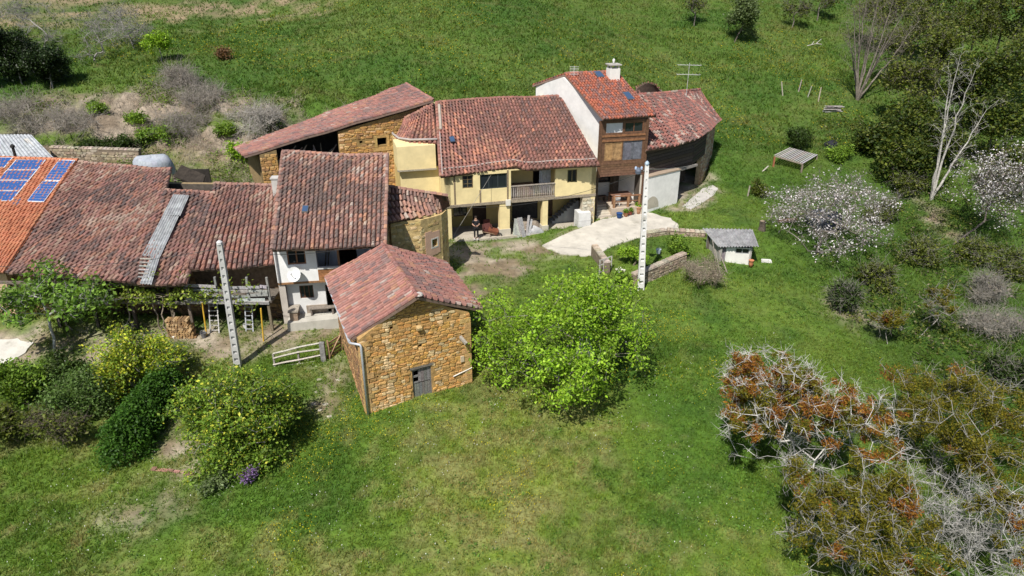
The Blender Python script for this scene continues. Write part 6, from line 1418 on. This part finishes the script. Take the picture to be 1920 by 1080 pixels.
pchild('trousers', [0, 7, 8, 9, 11, 12, 13], 1.1, blk)
for s in (-1, 1): 
    mb = MB(); fr_ = Frame((0, 0), (1, 0)); x = s * .125
    mb.hexa([(x - .05, -.20, .0), (x + .05, -.20, .0), (x + .05, .08, .0), (x - .05, .08, .0), (x - .04, -.18, .06), (x + .04, -.18, .06), (x + .045, .07, .10), (x - .045, .07, .10)], (.45, .45, .46)); mb.build('shoe', M['cloth'], per)
def hair(mb):
    mb.lathe((0, -.035, 1.66), [(.085, 0), (.104, .05), (.098, .10), (.06, .145), (.01, .155)], 10, (.03, .022, .018))
sub('hair', per, 'cloth', hair, True)
for s in (-1, 1):
    hx = []
    for k in range(5):
        a = np.array([s * (.045 - .004 * k), -.285 - .006 * k, 1.095 + .016 * k]); b = a + np.array([-s * .05, -.035 + .006 * k, .004]); hx += [(a, b)]
    sub('fingers', per, 'skin', lambda mb: [mb.tube([a, (a + b) / 2 + [0, -.012, 0], b], [.010, .009, .007], 5, (.50, .30, .22)) for a, b in hx], True)
sub('phone', per, 'metal', lambda mb: mb.hexa([(-.035, -.325, 1.08), (.035, -.325, 1.08), (.035, -.315, 1.08), (-.035, -.315, 1.08), (-.035, -.345, 1.2), (.035, -.345, 1.2), (.035, -.335, 1.2), (-.035, -.335, 1.2)], (.02, .02, .02)))

# ---- things on and in front of the porch
def armchair():
    c = G(914, 440, -.48); f = Frame(c[:2] - [.35, 0], c[:2] + [.35, .1]); t = thing('old_armchair', c, 'dark red old armchair on the porch beside the person', 'armchair'); k = (.10, .035, .03)
    sub('seat', t, 'cloth', lambda mb: mb.box(f, .1, .62, -.5, .1, -.30, -.03, k)); sub('backrest', t, 'cloth', lambda mb: mb.hexa([f.p(.1, -.45, -.1), f.p(.62, -.45, -.1), f.p(.62, -.62, -.1), f.p(.1, -.62, -.1), f.p(.12, -.62, .5), f.p(.6, -.62, .5), f.p(.6, -.75, .48), f.p(.12, -.75, .48)], k))
    for u in (0, .62): sub('armrest', t, 'cloth', lambda mb: mb.box(f, u, u + .1, -.55, .1, -.35, .14, tuple(x * .8 for x in k)))
    for u in (.06, .62):
        for n in (.04, -.52): sub('leg', t, 'wood', lambda mb: mb.box(f, u, u + .05, n - .05, n, -.48, -.35, (.05, .03, .02)))
armchair()
wbp = Tg(926, 446)
wb = thing('wheelbarrow', wbp, 'rusty wheelbarrow tipped beside the yellow pillar', 'wheelbarrow')
sub('tray', wb, 'metal', lambda mb: mb.hexa([wbp + q for q in ([-.25, -.1, .28], [.2, -.15, .22], [.25, .3, .25], [-.2, .35, .3], [-.42, -.2, .62], [.35, -.28, .5], [.38, .45, .52], [-.35, .5, .66])], (.20, .07, .04)))
sub('wheel', wb, 'metal', lambda mb: [mb.tube([wbp + [.42 + .18 * math.cos(a), -.1, .2 + .18 * math.sin(a)] for a in np.linspace(0, 2 * math.pi, 13)], .04, 6, (.04, .04, .04))])
for y in (-.2, .2): sub('handle', wb, 'wood', lambda mb: mb.beam(wbp + [.45, y * .3, .2], wbp + [-.85, y * 1.5, .55], .05, .05, (.28, .20, .13)))
for y in (-.2, .22): sub('leg', wb, 'metal', lambda mb: mb.beam(wbp + [-.25, y, .3], wbp + [-.3, y, -.02], .035, .035, (.15, .07, .05)))
jp = yf.p(yf.uz(965, 440)[0], .15, -.62)
for i in range(7):
    a = yf.p(yf.uz(962 + i * 4.5, 440)[0], .25 + R.uniform(0, .35), hz1(*yf.p(yf.uz(962 + i * 4.5, 440)[0], .35, 0)[:2]) - .03); b = a + yf.u * R.uniform(-.25, .3) - yf.n * R.uniform(.3, .5) + np.array([0, 0, R.uniform(1.0, 1.6)])
    mb = MB(); mb.beam(a, b, R.uniform(.16, .3), .035, jit((.33, .32, .31), .2), up=tuple(yf.n))
    mb.build('leaning_board', M['wood'], None, label=['grey board leaning in the porch, leftmost of seven', 'grey board leaning in the porch, second from the left', 'grey board leaning in the porch, third from the left', 'middle one of seven grey boards leaning in the porch', 'grey board leaning in the porch, third from the right', 'grey board leaning in the porch, second from the right', 'grey board leaning in the porch, rightmost of seven'][i], cat='board', group='boards leaning in the porch')
def lump(name, label, cat, c, r, tint, mat='cloth', seed=1, n=10, amp=.25, pw=.6):
    """a draped or heaped body: dome with folds"""
    rr = random.Random(seed); mb = MB(); rings = []; c = np.asarray(c, float); ph = [rr.uniform(0, 6.28) for _ in range(6)]
    for i in range(7):
        e = i / 6 * math.pi / 2; b = len(mb.v); rings.append(b)
        for k in range(20):
            a = 2 * math.pi * k / 20; f = 1 + amp * (.5 * math.sin(3 * a + ph[0]) * (1 - i / 8) + .4 * math.sin(5 * a + ph[1] + i) * .6 + .3 * math.sin(2 * a + ph[2] + i * .7))
            mb.v.append((c[0] + r[0] * math.cos(a) * math.cos(e) ** pw * f, c[1] + r[1] * math.sin(a) * math.cos(e) ** pw * f, c[2] - .05 + r[2] * math.sin(e) * (1 + amp * .5 * math.sin(2 * a + ph[3]))))
    for i in range(6):
        for k in range(20): k2 = (k + 1) % 20; mb.f.append([rings[i] + k, rings[i] + k2, rings[i + 1] + k2, rings[i + 1] + k]); mb.t.append(jit(tint, .06, rr))
    return mb.build(name, M[mat], None, True, label=label, cat=cat)
lump('covered_motorbike', 'white sheeted machine in front of the porch pillar', 'machine', Tg(1003, 437), (.62, .35, .5), (.40, .40, .41), seed=3, amp=.35)
lump('yellow_bucket_lid', 'small yellow plastic tub among the porch boards', 'tub', Tg(980, 441), (.2, .2, .25), (.70, .45, .03), seed=5, amp=.05)
lump('stone_heap', 'heap of grey firewood and stones under the porch', 'heap', G(985, 425, -.48), (1.1, .6, .7), (.25, .21, .17), 'stone', seed=7)
ub = yf.rect(1081, 392, 1104, 424); bx = thing('stone_trough_block', yf.p((ub[0] + ub[1]) / 2, .3, hz1(*yf.p((ub[0] + ub[1]) / 2, .3, 0)[:2])), 'pale grey concrete block tank at the porch corner', 'tank')
zg = hz1(*yf.p(ub[0], .4, 0)[:2])
sub('lower_block', bx, 'concrete', lambda mb: mb.box(yf, ub[0], ub[1], -.55, .45, zg - .2, zg + .5, (.55, .55, .54))); sub('upper_block', bx, 'concrete', lambda mb: mb.box(yf, ub[0] + .01, ub[1] - .01, -.55, .44, zg + .52, zg + 1.15, (.62, .62, .61)))
# outside stair wedge inside the porch
su0 = yf.uz(1035, 415, -1.6)[0]; su1 = yf.uz(1085, 385, -1.6)[0]
st_ = thing('porch_stair', yf.p((su0 + su1) / 2, -1.6, -.48), 'grey stair rising to the right inside the porch', 'stair')
for i in range(9):
    u = su0 + (su1 - su0) * i / 9; sub('step', st_, 'concrete', lambda mb: mb.box(yf, u, u + (su1 - su0) / 9 - .004, -2.4, -1.55, -.5, -.3 + .19 * i, jit((.30, .31, .33), .06)))
# ---- steps, pots and porch furniture of the timber-front house
def pot(label, px, py, r, h, tint, plant=None, z=None):
    c = Tg(px, py, .035) if z is None else G(px, py, z); t = thing('flower_pot', c, label, 'flower pot', 'pots at the foot of the steps')
    sub('vessel', t, 'ceramic', lambda mb: mb.lathe(c, [(r * .7, 0), (r * .9, h * .5), (r, h * .9), (r * 1.08, h * .92), (r * 1.08, h), (r * .9, h)], 12, tint), True)
    if plant: link('plant', leaves('plant', blob(R, 14, c + [0, 0, h + .14], np.array([r, r, .18]), .1), 18, .07, .06, plant), t)
pot('glazed blue flower pot at the foot of the steps', 1161, 410, .24, .42, (.02, .07, .22), None)
pot('small terracotta pot with a plant right of the blue pot', 1173, 407, .2, .32, (.42, .17, .09), GREEN)
pot('dark red flower pot between two terracotta pots', 1181, 405, .19, .30, (.26, .07, .05), GREEN)
pot('tall terracotta pot with a leafy plant by the white wall', 1196, 402, .24, .55, (.46, .24, .14), LIME)
tbc = tf.p(2.5, -1.1, tz)
tb = thing('porch_table', tbc, 'long wooden table on the porch of the timber-front house', 'table')
sub('tabletop', tb, 'brownwood', lambda mb: mb.box(tf, 1.6, 3.3, -1.6, -.7, tz + .72, tz + .78, (.22, .12, .08)))
for u in (1.65, 3.17):
    for n in (-1.55, -.83): sub('leg', tb, 'brownwood', lambda mb: mb.box(tf, u, u + .08, n, n + .08, tz, tz + .72, (.16, .08, .05)))
bn_ = thing('porch_bench', tf.p(1.2, -1.7, tz), 'dark wooden bench left of the porch table', 'bench')
sub('seat', bn_, 'brownwood', lambda mb: mb.box(tf, .5, 1.5, -1.95, -1.55, tz + .42, tz + .48, (.10, .06, .04)))
for u in (.6, 1.36): sub('leg', bn_, 'brownwood', lambda mb: mb.box(tf, u, u + .07, -1.9, -1.6, tz, tz + .42, (.08, .05, .035)))
pcx = thing('plastic_chair', tf.p(1.9, -.45, tz), 'white plastic chair behind the porch railing', 'chair')
sub('seat', pcx, 'metal', lambda mb: mb.box(tf, 1.7, 2.12, -.62, -.2, tz + .40, tz + .44, (.75, .75, .74)))
sub('backrest', pcx, 'metal', lambda mb: [mb.box(tf, 1.7 + .12 * k, 1.76 + .12 * k, -.24, -.2, tz + .44, tz + .84, (.75, .75, .74)) for k in range(4)] + [mb.box(tf, 1.7, 2.12, -.25, -.19, tz + .84, tz + .9, (.75, .75, .74))])
for u in (1.7, 2.06):
    for n in (-.62, -.26): sub('leg', pcx, 'metal', lambda mb: mb.box(tf, u, u + .05, n, n + .05, tz, tz + .40, (.72, .72, .71)))
# ---- ladders, props, woodpile and odds and ends under the gallery
def ladder(label, x0, x1, y0, y1, n0, n1, tint, nr):
    f = rowL; b0 = f.p(f.uz(x0, y1, n1)[0], n1, 0); zb_ = hz1(b0[0], b0[1]); a0, a1 = f.uz(x0, y0, n0)[0], f.uz(x1, y0, n0)[0]; c0 = f.uz(x0 + (x1 - x0) * .15, y1, n1)[0]; c1 = c0 + (a1 - a0); zt = f.uz(x0, y0, n0)[1]
    t = thing('ladder', b0 * [1, 1, 0] + [0, 0, zb_], label, 'ladder', 'ladders leaning under the gallery'); R0, R1 = (f.p(c0, n1, zb_), f.p(a0, n0, zt)), (f.p(c1, n1, zb_), f.p(a1, n0, zt))
    for a, b in (R0, R1): sub('rail', t, 'wood', lambda mb: mb.beam(a, b, .06, .05, tint))
    for i in range(nr):
        s = (i + .6) / nr; sub('rung', t, 'wood', lambda mb: mb.beam(R0[0] + (R0[1] - R0[0]) * s, R1[0] + (R1[1] - R1[0]) * s, .04, .04, tint))
ladder('wooden ladder leaning left of the grey pole', 391, 407, 570, 617, .3, 1.1, (.42, .41, .40), 6)
ladder('dark ladder leaning right of the grey pole', 459, 472, 572, 618, .2, .9, (.36, .37, .40), 6)
for i, (x0, y0, x1, y1) in enumerate([(379, 568, 388, 632), (489, 578, 494, 640)]):
    b = Tg(x1, y1); a = GY(x0, y0, b[1] + .15); mb = MB(); mb.tube([b - [0, 0, .1], a], .042, 7, (.62, .38, .04)); mb.build('yellow_prop', M['metal'], None, label=['yellow steel prop left of the grey pole', 'yellow steel prop right of the grey pole'][i], cat='prop', group='yellow props of the gallery')
wpc = Tg(340, 636); wpf = Frame(wpc[:2] - [.75, 0], wpc[:2] + [.75, .05]); rr = random.Random(8)
wp = thing('woodpile', wpc, 'stack of split firewood under the gallery', 'woodpile')
lm_ = []
for c in ((.42, .27, .13), (.34, .21, .10), (.48, .33, .18), (.24, .15, .08)):
    mb = MB(); mb.tube([(0, 0, 0), (0, .4, 0)], [.5, .5], 6, c); lm_.append(mb.mesh('log', M['wood']))
row = 0; z = 0
while z < 1.15:
    u = rr.uniform(0, .1)
    while u < 1.45 - z * .25:
        s = rr.uniform(.11, .19); link('log', rr.choice(lm_), wp, matrix=Matrix.Translation(Vector(tuple(wpf.p(u + s / 2, rr.uniform(-.02, .06), wpc[2] + z + s / 2)))) @ Matrix.Rotation(rr.uniform(0, 1), 4, 'Y') @ Matrix.Diagonal((s, 1, s, 1))); u += s * 1.0
    z += .135
lump('white_sack', 'white sack in front of the firewood stack', 'sack', Tg(330, 634), (.22, .16, .32), (.70, .70, .68), seed=12, amp=.12)
lump('white_sack', 'white sack lying in the grass under the fig tree', 'sack', Tg(120, 684), (.24, .2, .2), (.70, .70, .68), seed=14, amp=.15)
lump('white_sack', 'crumpled white plastic sheet behind the bright green tree', 'sheet', up_at(1099, 630, 1.6)[0] + [0, 0, 0], (.5, .35, 1.7), (.74, .74, .74), seed=15, amp=.2)
bk_c = Tg(383, 633); bkt = thing('bucket', bk_c, 'grey bucket at the foot of the left yellow prop', 'bucket')
sub('vessel', bkt, 'metal', lambda mb: mb.lathe(bk_c, [(.12, 0), (.17, .28), (.18, .3), (.15, .3), (.11, .05)], 12, (.14, .14, .15))); sub('handle', bkt, 'metal', lambda mb: mb.tube([bk_c + [.17 * math.cos(a), 0, .3 + .16 * math.sin(a)] for a in np.linspace(0, math.pi, 8)], .008, 5, (.3, .3, .3)))
bq = Tg(461, 618); bkt2 = thing('bucket', bq, 'small white bucket beside the dark ladder', 'bucket')
sub('vessel', bkt2, 'metal', lambda mb: mb.lathe(bq, [(.09, 0), (.12, .22), (.13, .24), (.1, .24), (.08, .05)], 10, (.72, .72, .70))); sub('handle', bkt2, 'metal', lambda mb: mb.tube([bq + [.12 * math.cos(a), 0, .24 + .1 * math.sin(a)] for a in np.linspace(0, math.pi, 8)], .007, 5, (.3, .3, .3)))
sb = thing('stone_bench', wfr.p(.75, .2, -.37), 'old plank bench on blocks at the corner of the white house', 'bench')
sub('seat', sb, 'wood', lambda mb: mb.box(wfr, .38, .95, -.42, .5, .18, .26, (.34, .30, .25)))
for n in (-.4, .22): sub('block', sb, 'stone', lambda mb: mb.box(wfr, .45, .88, n, n + .22, -.37, .178, (.30, .22, .16)))
bt = thing('garden_bench', wfr.p(2.1, -.2, -.34), 'grey wooden bench under the lower window of the white house', 'bench')
sub('seat', bt, 'wood', lambda mb: mb.box(wfr, 1.45, 2.95, -.34, .02, .06, .11, (.22, .19, .16)))
for u in (1.55, 2.75): sub('leg', bt, 'wood', lambda mb: mb.box(wfr, u, u + .09, -.3, -.02, -.36, .06, (.18, .15, .13)))
# ---- rail fence and gate by the barn
fa, fb_ = Tg(515, 688), Tg(606, 676); fn = thing('rail_fence', (fa + fb_) / 2, 'grey four-rail wooden fence left of the small stone barn', 'fence')
for i in range(4):
    a = GY(512, [663, 672, 684, 690][i], fa[1]); b = GY(606, [642, 654, 665, 676][i], fb_[1]); m_ = (a + b) / 2 + [0, 0, R.uniform(-.06, .08)]
    sub('rail', fn, 'wood', lambda mb: mb.tube([a, (a + m_) / 2 + [0, 0, R.uniform(-.03, .03)], m_, b], [.045, .05, .05, .045], 6, jit((.46, .43, .38), .12)))
for p_ in (fa, (fa + fb_) / 2): 
    g_ = np.array([p_[0], p_[1] + .06, hz1(p_[0], p_[1])]); sub('post', fn, 'wood', lambda mb: mb.beam(g_ - [0, 0, .2], g_ + [0, 0, .75], .09, .09, (.30, .28, .25)))
gp_ = Tg(608, 680); sub('gate_post', fn, 'stone', lambda mb: mb.beam(gp_ - [0, 0, .2], gp_ + [0, 0, 1.15], .26, .2, (.22, .215, .21)))
gA, gB = Tg(616, 676), Tg(642, 657); gt2 = thing('wooden_gate', gA, 'brown plank gate between the rail fence and the stone barn', 'gate')
gF = Frame(gA[:2], gB[:2]); zg_ = max(gA[2], gB[2])
for i in range(5): sub('slat', gt2, 'wood', lambda mb: mb.beam(gF.p(.02, 0, gA[2] + .12 + i * .2), gF.p(gF.L, 0, gB[2] + .12 + i * .2), .03, .12, jit((.30, .20, .12), .2)))
for u in (.06, gF.L - .06): sub('stile', gt2, 'wood', lambda mb: mb.beam(gF.p(u, .03, zg_ - .05), gF.p(u, .03, zg_ + 1.1), .09, .04, (.34, .22, .13)))
sub('brace', gt2, 'wood', lambda mb: mb.beam(gF.p(.06, .05, zg_ + .1), gF.p(gF.L - .06, .05, zg_ + 1.0), .08, .03, (.32, .21, .13)))
# ---- dry-stone walls
def drywall(label, pts, h, th=.4, size=(.34, .16), seed=1, nmax=120, key='grey', tint=(.20, .16, .12)):
    pts = [np.asarray(p, float) for p in pts]; t = thing('dry_stone_wall', pts[0], label, 'wall')
    for i in range(len(pts) - 1):
        f = Frame(pts[i][:2], pts[i + 1][:2]); z0, z1 = hz1(*pts[i][:2]), hz1(*pts[i + 1][:2]); tops = [(0, z0 + h), (f.L, z1 + h)]
        w = sub('core', t, 'mortar', lambda mb: wall(mb, f, 0, f.L, min(z0, z1) - .6, tops, th=th, tint=tint, inner=tint))
        stones(w, f, 0, f.L, min(z0, z1) - .1, [(0, z0 + h - .04), (f.L, z1 + h - .04)], size=size, seed=seed + i, nmax=nmax, key='drystone', pal=[((.33, .27, .20), 3), ((.40, .34, .26), 3), ((.26, .21, .15), 2)], proud=.05)
        u = 0; rr = random.Random(seed + 50 + i)
        while u < f.L - .1:
            w_ = rr.uniform(.25, .5); z = topz(tops, u) + .002; sub('coping_stone', t, 'stone', lambda mb: mb.hexa([f.p(u, .03, z), f.p(u + w_ * .95, .03, z), f.p(u + w_ * .95, -th - .02, z), f.p(u, -th - .02, z), f.p(u + .03, 0, z + .1), f.p(u + w_ * .9, -.02, z + .12), f.p(u + w_ * .9, -th, z + .1), f.p(u + .03, -th, z + .11)], jit((.40, .34, .27), .2, rr))); u += w_
    return t
drywall('garden retaining wall of rubble stone right of the white pole', [T(1190, 541), T(1222, 528), T(1285, 500)], .85, seed=201)
drywall('short garden wall running back beside the wooden wicket', [T(1143, 514), T(1118, 480)], .8, seed=211)
drywall('low garden wall along the concrete yard', [T(1205, 449), T(1250, 442), T(1322, 446)], .35, seed=221, nmax=60)
drywall('low wall emerging to the right of the small stone barn', [T(890, 668), T(935, 655)], .7, seed=231)
drywall('old dry stone retaining wall behind the solar roof', [np.r_[GY(100, 305, 56.5)[:2], 3.2], np.r_[GY(265, 310, 56.0)[:2], 3.2]], 1.1, seed=241, size=(.42, .2), nmax=140)
wg_a, wg_b = T(1122, 516), T(1146, 507); wgf = Frame(wg_a[:2], wg_b[:2]); wk = thing('wicket_gate', wg_a, 'grey wooden wicket gate at the walled garden', 'gate'); wz = wg_a[2]
for z in (.15, .65, 1.0): sub('rail', wk, 'wood', lambda mb: mb.beam(wgf.p(0, 0, wz + z), wgf.p(wgf.L, 0, wz + z + .08), .04, .08, (.42, .40, .37)))
for i in range(4): sub('picket', wk, 'wood', lambda mb: mb.beam(wgf.p(.05 + (wgf.L - .1) * i / 3, .03, wz - .02), wgf.p(.05 + (wgf.L - .1) * i / 3, .03, wz + 1.08), .07, .03, (.40, .385, .36)))
cb_, _k = up_at(1166, 512, .8); fl = thing('calla_flowers', cb_, 'white calla flowers above the clump at the garden gate', 'flowers')
for i in range(9):
    q = cb_ + [R.uniform(-.55, .5), R.uniform(-.35, .2), R.uniform(.75, 1.15)]
    o = sub('flower', fl, 'petal', lambda mb: mb.lathe(q, [(.01, -.10), (.05, -.02), (.10, .04), (.085, .05), (.02, 0)], 8, (.78, .78, .70)), True); sub('stem', o, 'leaf', lambda mb: mb.tube([[q[0], q[1], hz1(q[0], q[1])], q - [0, 0, .09]], .012, 4, (.10, .18, .03)))
bq3 = Tg(1233, 489, .55); bk3 = thing('bucket', bq3, 'pale blue bucket on the garden retaining wall', 'bucket')
sub('vessel', bk3, 'metal', lambda mb: mb.lathe(bq3, [(.13, 0), (.18, .28), (.19, .3), (.16, .3), (.12, .05)], 12, (.45, .52, .58))); sub('handle', bk3, 'metal', lambda mb: mb.tube([bq3 + [.17 * math.cos(a), 0, .3 + .14 * math.sin(a)] for a in np.linspace(0, math.pi, 8)], .008, 5, (.4, .4, .4)))
pot('orange clay pot at the corner of the garden hut', 1407, 502, .17, .5, (.55, .22, .11), None)
mb = MB(); q = Tg(1436, 492); mb.hexa([q + d for d in ([-.4, -.2, -.05], [.35, -.25, -.05], [.4, .2, -.05], [-.3, .25, -.05], [-.38, -.18, .1], [.33, -.22, .08], [.38, .18, .1], [-.28, .22, .12])], (.62, .61, .58)); mb.build('stone_slab', M['stone'], None, label='pale stone slab in the grass right of the garden hut', cat='slab')
for i, (x0, y0, x1, y1) in enumerate([(1341, 488, 1352, 520), (1348, 490, 1365, 512), (1336, 470, 1344, 498)]):
    b = Tg(x1, y1); mb = MB(); mb.tube([b - [0, 0, .1], GY(x0, y0 - 20, b[1] + .3)], .035, 5, jit((.36, .33, .28), .2)); mb.build('garden_stake', M['wood'], None, label=['middle one of three grey stakes leaning at the hut door', 'right one of three grey stakes leaning at the hut door', 'left one of three grey stakes leaning at the hut door'][i], cat='stake', group='stakes leaning at the hut')
# ---- pergola, tarpaulins, stump and posts on the right
pg = [GY(1453, 291, 63.4), GY(1482, 277, 66.2), GY(1532, 290, 65.2), GY(1505, 306, 62.4)]
pz_ = hz1(pg[0][0], pg[0][1]); pt_ = thing('slatted_pergola', (pg[0][0], pg[0][1], pz_), 'low pergola of grey slats on a rusty post', 'pergola')
for i in range(13):
    s = i / 12; a = pg[0] + (pg[3] - pg[0]) * s; b = pg[1] + (pg[2] - pg[1]) * s; sub('slat', pt_, 'wood', lambda mb: mb.beam(a, b, .14, .04, jit((.36, .345, .33), .2)))
for a, b in ((pg[0], pg[3]), (pg[1], pg[2])): sub('beam', pt_, 'wood', lambda mb: mb.beam(a - [0, 0, .08], b - [0, 0, .08], .1, .1, (.26, .22, .18)))
for i, a in enumerate(pg): sub('post', pt_, 'wood', lambda mb: mb.beam([a[0], a[1], hz1(a[0], a[1]) - .2], a - [0, 0, .13], .14, .14, (.30, .12, .06) if i == 0 else (.22, .18, .14)))
lump('dark_tarpaulin', 'dark blue tarpaulin heap under the wide cherry tree', 'tarpaulin', Tg(1542, 425), (1.55, .95, 1.25), (.035, .045, .065), seed=21, amp=.3)
lump('dark_tarpaulin', 'small dark tarpaulin heap behind the slatted pergola', 'tarpaulin', Tg(1558, 275), (.7, .6, .6), (.02, .022, .03), seed=22)
lump('covered_car', 'car under a grey blue cover behind the long roof', 'car', np.array([GY(286, 306, 53.5)[0], 53.5, hz1(GY(286, 306, 53.5)[0], 53.5)]), (1.5, 1.1, GY(290, 291, 53.5)[2] - hz1(GY(286, 306, 53.5)[0], 53.5)), (.34, .37, .42), seed=23, amp=.14, pw=.3)
sq_ = Tg(1428, 432); stp = thing('tree_stump', sq_, 'dark tree stump left of the wide cherry tree', 'stump'); sub('trunk', stp, 'bark', lambda mb: mb.tube([sq_ - [0, 0, .1], sq_ + [.02, 0, .3], sq_ + [-.03, 0, .75]], [.32, .24, .22], 9, (.10, .08, .065))); sub('cut_face', stp, 'wood', lambda mb: mb.lathe(sq_ + [-.03, 0, .752], [(.2, 0), (.19, .01)], 9, (.30, .24, .17)))
mb = MB(); q = Tg(1475, 418); mb.tube([q + [-.7, 0, .15], q + [0, .05, .18], q + [.8, .2, .2]], [.15, .17, .13], 7, (.17, .10, .07)); mb.build('fallen_log', M['bark'], None, label='fallen brown log left of the tarpaulin heap', cat='log')
for i, (x, y, hh, lx) in enumerate([(1497, 172, 1.3, .15), (1514, 183, 1.2, .25), (1534, 191, 1.5, .05), (1468, 180, 1.5, -.4), (1402, 368, .9, .05), (1427, 322, .5, .6)]):
    b = Tg(x, y); mb = MB(); mb.tube([b - [0, 0, .15], b + [lx, 0, hh]], [.07, .06], 6, jit((.40, .36, .30), .2)); mb.build('fence_post', M['wood'], None, label=['grey fence post on the terrace edge, second of four from the left', 'leaning grey fence post on the terrace edge, third of four', 'rightmost fence post on the terrace edge near the stacked poles', 'leftmost thin leaning stake on the terrace edge', 'short pale post in the weeds left of the wide cherry', 'fallen leaning post below the slatted pergola'][i], cat='post', group='old posts on the right-hand terraces')
q = Tg(1562, 212); ps = thing('pole_stack', q, 'stack of grey poles at the edge of the wood', 'pole stack')
for i in range(14): sub('pole', ps, 'wood', lambda mb: mb.tube([q + [-1.0 + R.uniform(-.2, .2), R.uniform(-.3, .3), .08 + .05 * i], q + [.9 + R.uniform(-.3, .3), R.uniform(-.4, .4), .05 + .05 * i]], .05, 5, jit((.36, .34, .32), .2)))
q = Tg(1526, 88); fb2 = thing('fallen_branch', q, 'pale fallen branch on the upper meadow', 'branch')
for a, b in (((-.9, 0, .1), (.3, .2, .35)), ((.3, .2, .35), (1.0, .5, .9)), ((.3, .2, .35), (.9, -.2, .3)), ((-.3, .1, .2), (.1, .5, .6))): sub('limb', fb2, 'bark', lambda mb: mb.tube([q + a, q + b], [.06, .03], 5, (.42, .40, .37)))
# ---- aerials
ab = onplane(1293, 178, RBr[0], np.array([0, -1., 0])); am = GY(1293, 118, 64.0); az0 = hz1(am[0], 64.0)
ae = thing('television_aerial', (am[0], 64.0, az0), 'television aerial on a thin mast behind the dark barn', 'aerial')
sub('mast', ae, 'metal', lambda mb: mb.tube([[am[0], 64.0, az0 - .2], am], .025, 6, (.45, .45, .44)))
for z, w in ((-.15, 1.0), (-.95, 1.0)):
    bo = sub('boom', ae, 'metal', lambda mb: mb.beam(am + [-w, 0, z], am + [w, 0, z - .06], .03, .03, (.62, .62, .62)))
    for i in range(8): u = -w + 2 * w * i / 7; sub('element', bo, 'metal', lambda mb: mb.beam(am + [u, -.35, z], am + [u, .35, z], .014, .014, (.66, .66, .66)))
rq = onplane(1076, 146, tp0, tpn); ra_ = thing('roof_aerial', rq, 'white grid aerial on the ridge of the red roof', 'aerial')
sub('mast', ra_, 'metal', lambda mb: mb.tube([rq - [0, 0, .05], rq + [0, 0, .9]], .025, 6, (.6, .6, .6)))
for i in range(6): sub('bar', ra_, 'metal', lambda mb: mb.beam(rq + [-.35, -.05, .25 + i * .12], rq + [.35, -.05, .25 + i * .12], .018, .018, (.7, .7, .7)))
# ---- loose stones and brick edging
rr = random.Random(77)
for i, (px, py) in enumerate([(598, 712), (604, 728), (601, 745), (610, 760), (640, 752), (646, 772), (628, 735), (600, 770), (652, 790), (618, 782), (594, 736), (635, 715), (575, 720), (588, 760), (1075, 947), (925, 1028), (1208, 1064), (330, 884), (350, 886)]):
    c = Tg(px, py); s = rr.uniform(.09, .20) if i < 14 else rr.uniform(.08, .13); lump('pale_stone', 'loose pale stone in the worn grass left of the stone barn' if i < 14 else ['small pale stone in the middle of the foreground grass', 'small pale stone near the bottom edge, left of centre', 'small pale stone at the bottom edge towards the mistletoe trees', 'pale stone beside the brick edging, left of the two', 'pale stone beside the brick edging, right of the two'][i - 14], 'stone', c, (s, s * .8, s * .42), (.40, .37, .30), 'stone', seed=300 + i, amp=.2)['group'] = 'loose stones by the barn' if i < 14 else ('small stones in the grass' if i < 17 else 'stones by the brick edging')
ea, eb = T(285, 880), T(362, 893); ef_ = Frame(ea[:2], eb[:2]); ed = thing('brick_edging', ea, 'row of broken red bricks edging the earth path', 'edging')
u = 0
while u < ef_.L:
    w = rr.uniform(.2, .3); z = hz1(*ef_.p(u, 0, 0)[:2]); sub('brick', ed, 'ceramic', lambda mb: mb.box(ef_, u, u + w * .93, -.07 + rr.uniform(-.05, .05), .06 + rr.uniform(-.03, .06), z - .05, z + .04 + rr.uniform(-.02, .05), jit((.34, .19, .145), .3, rr))); u += w
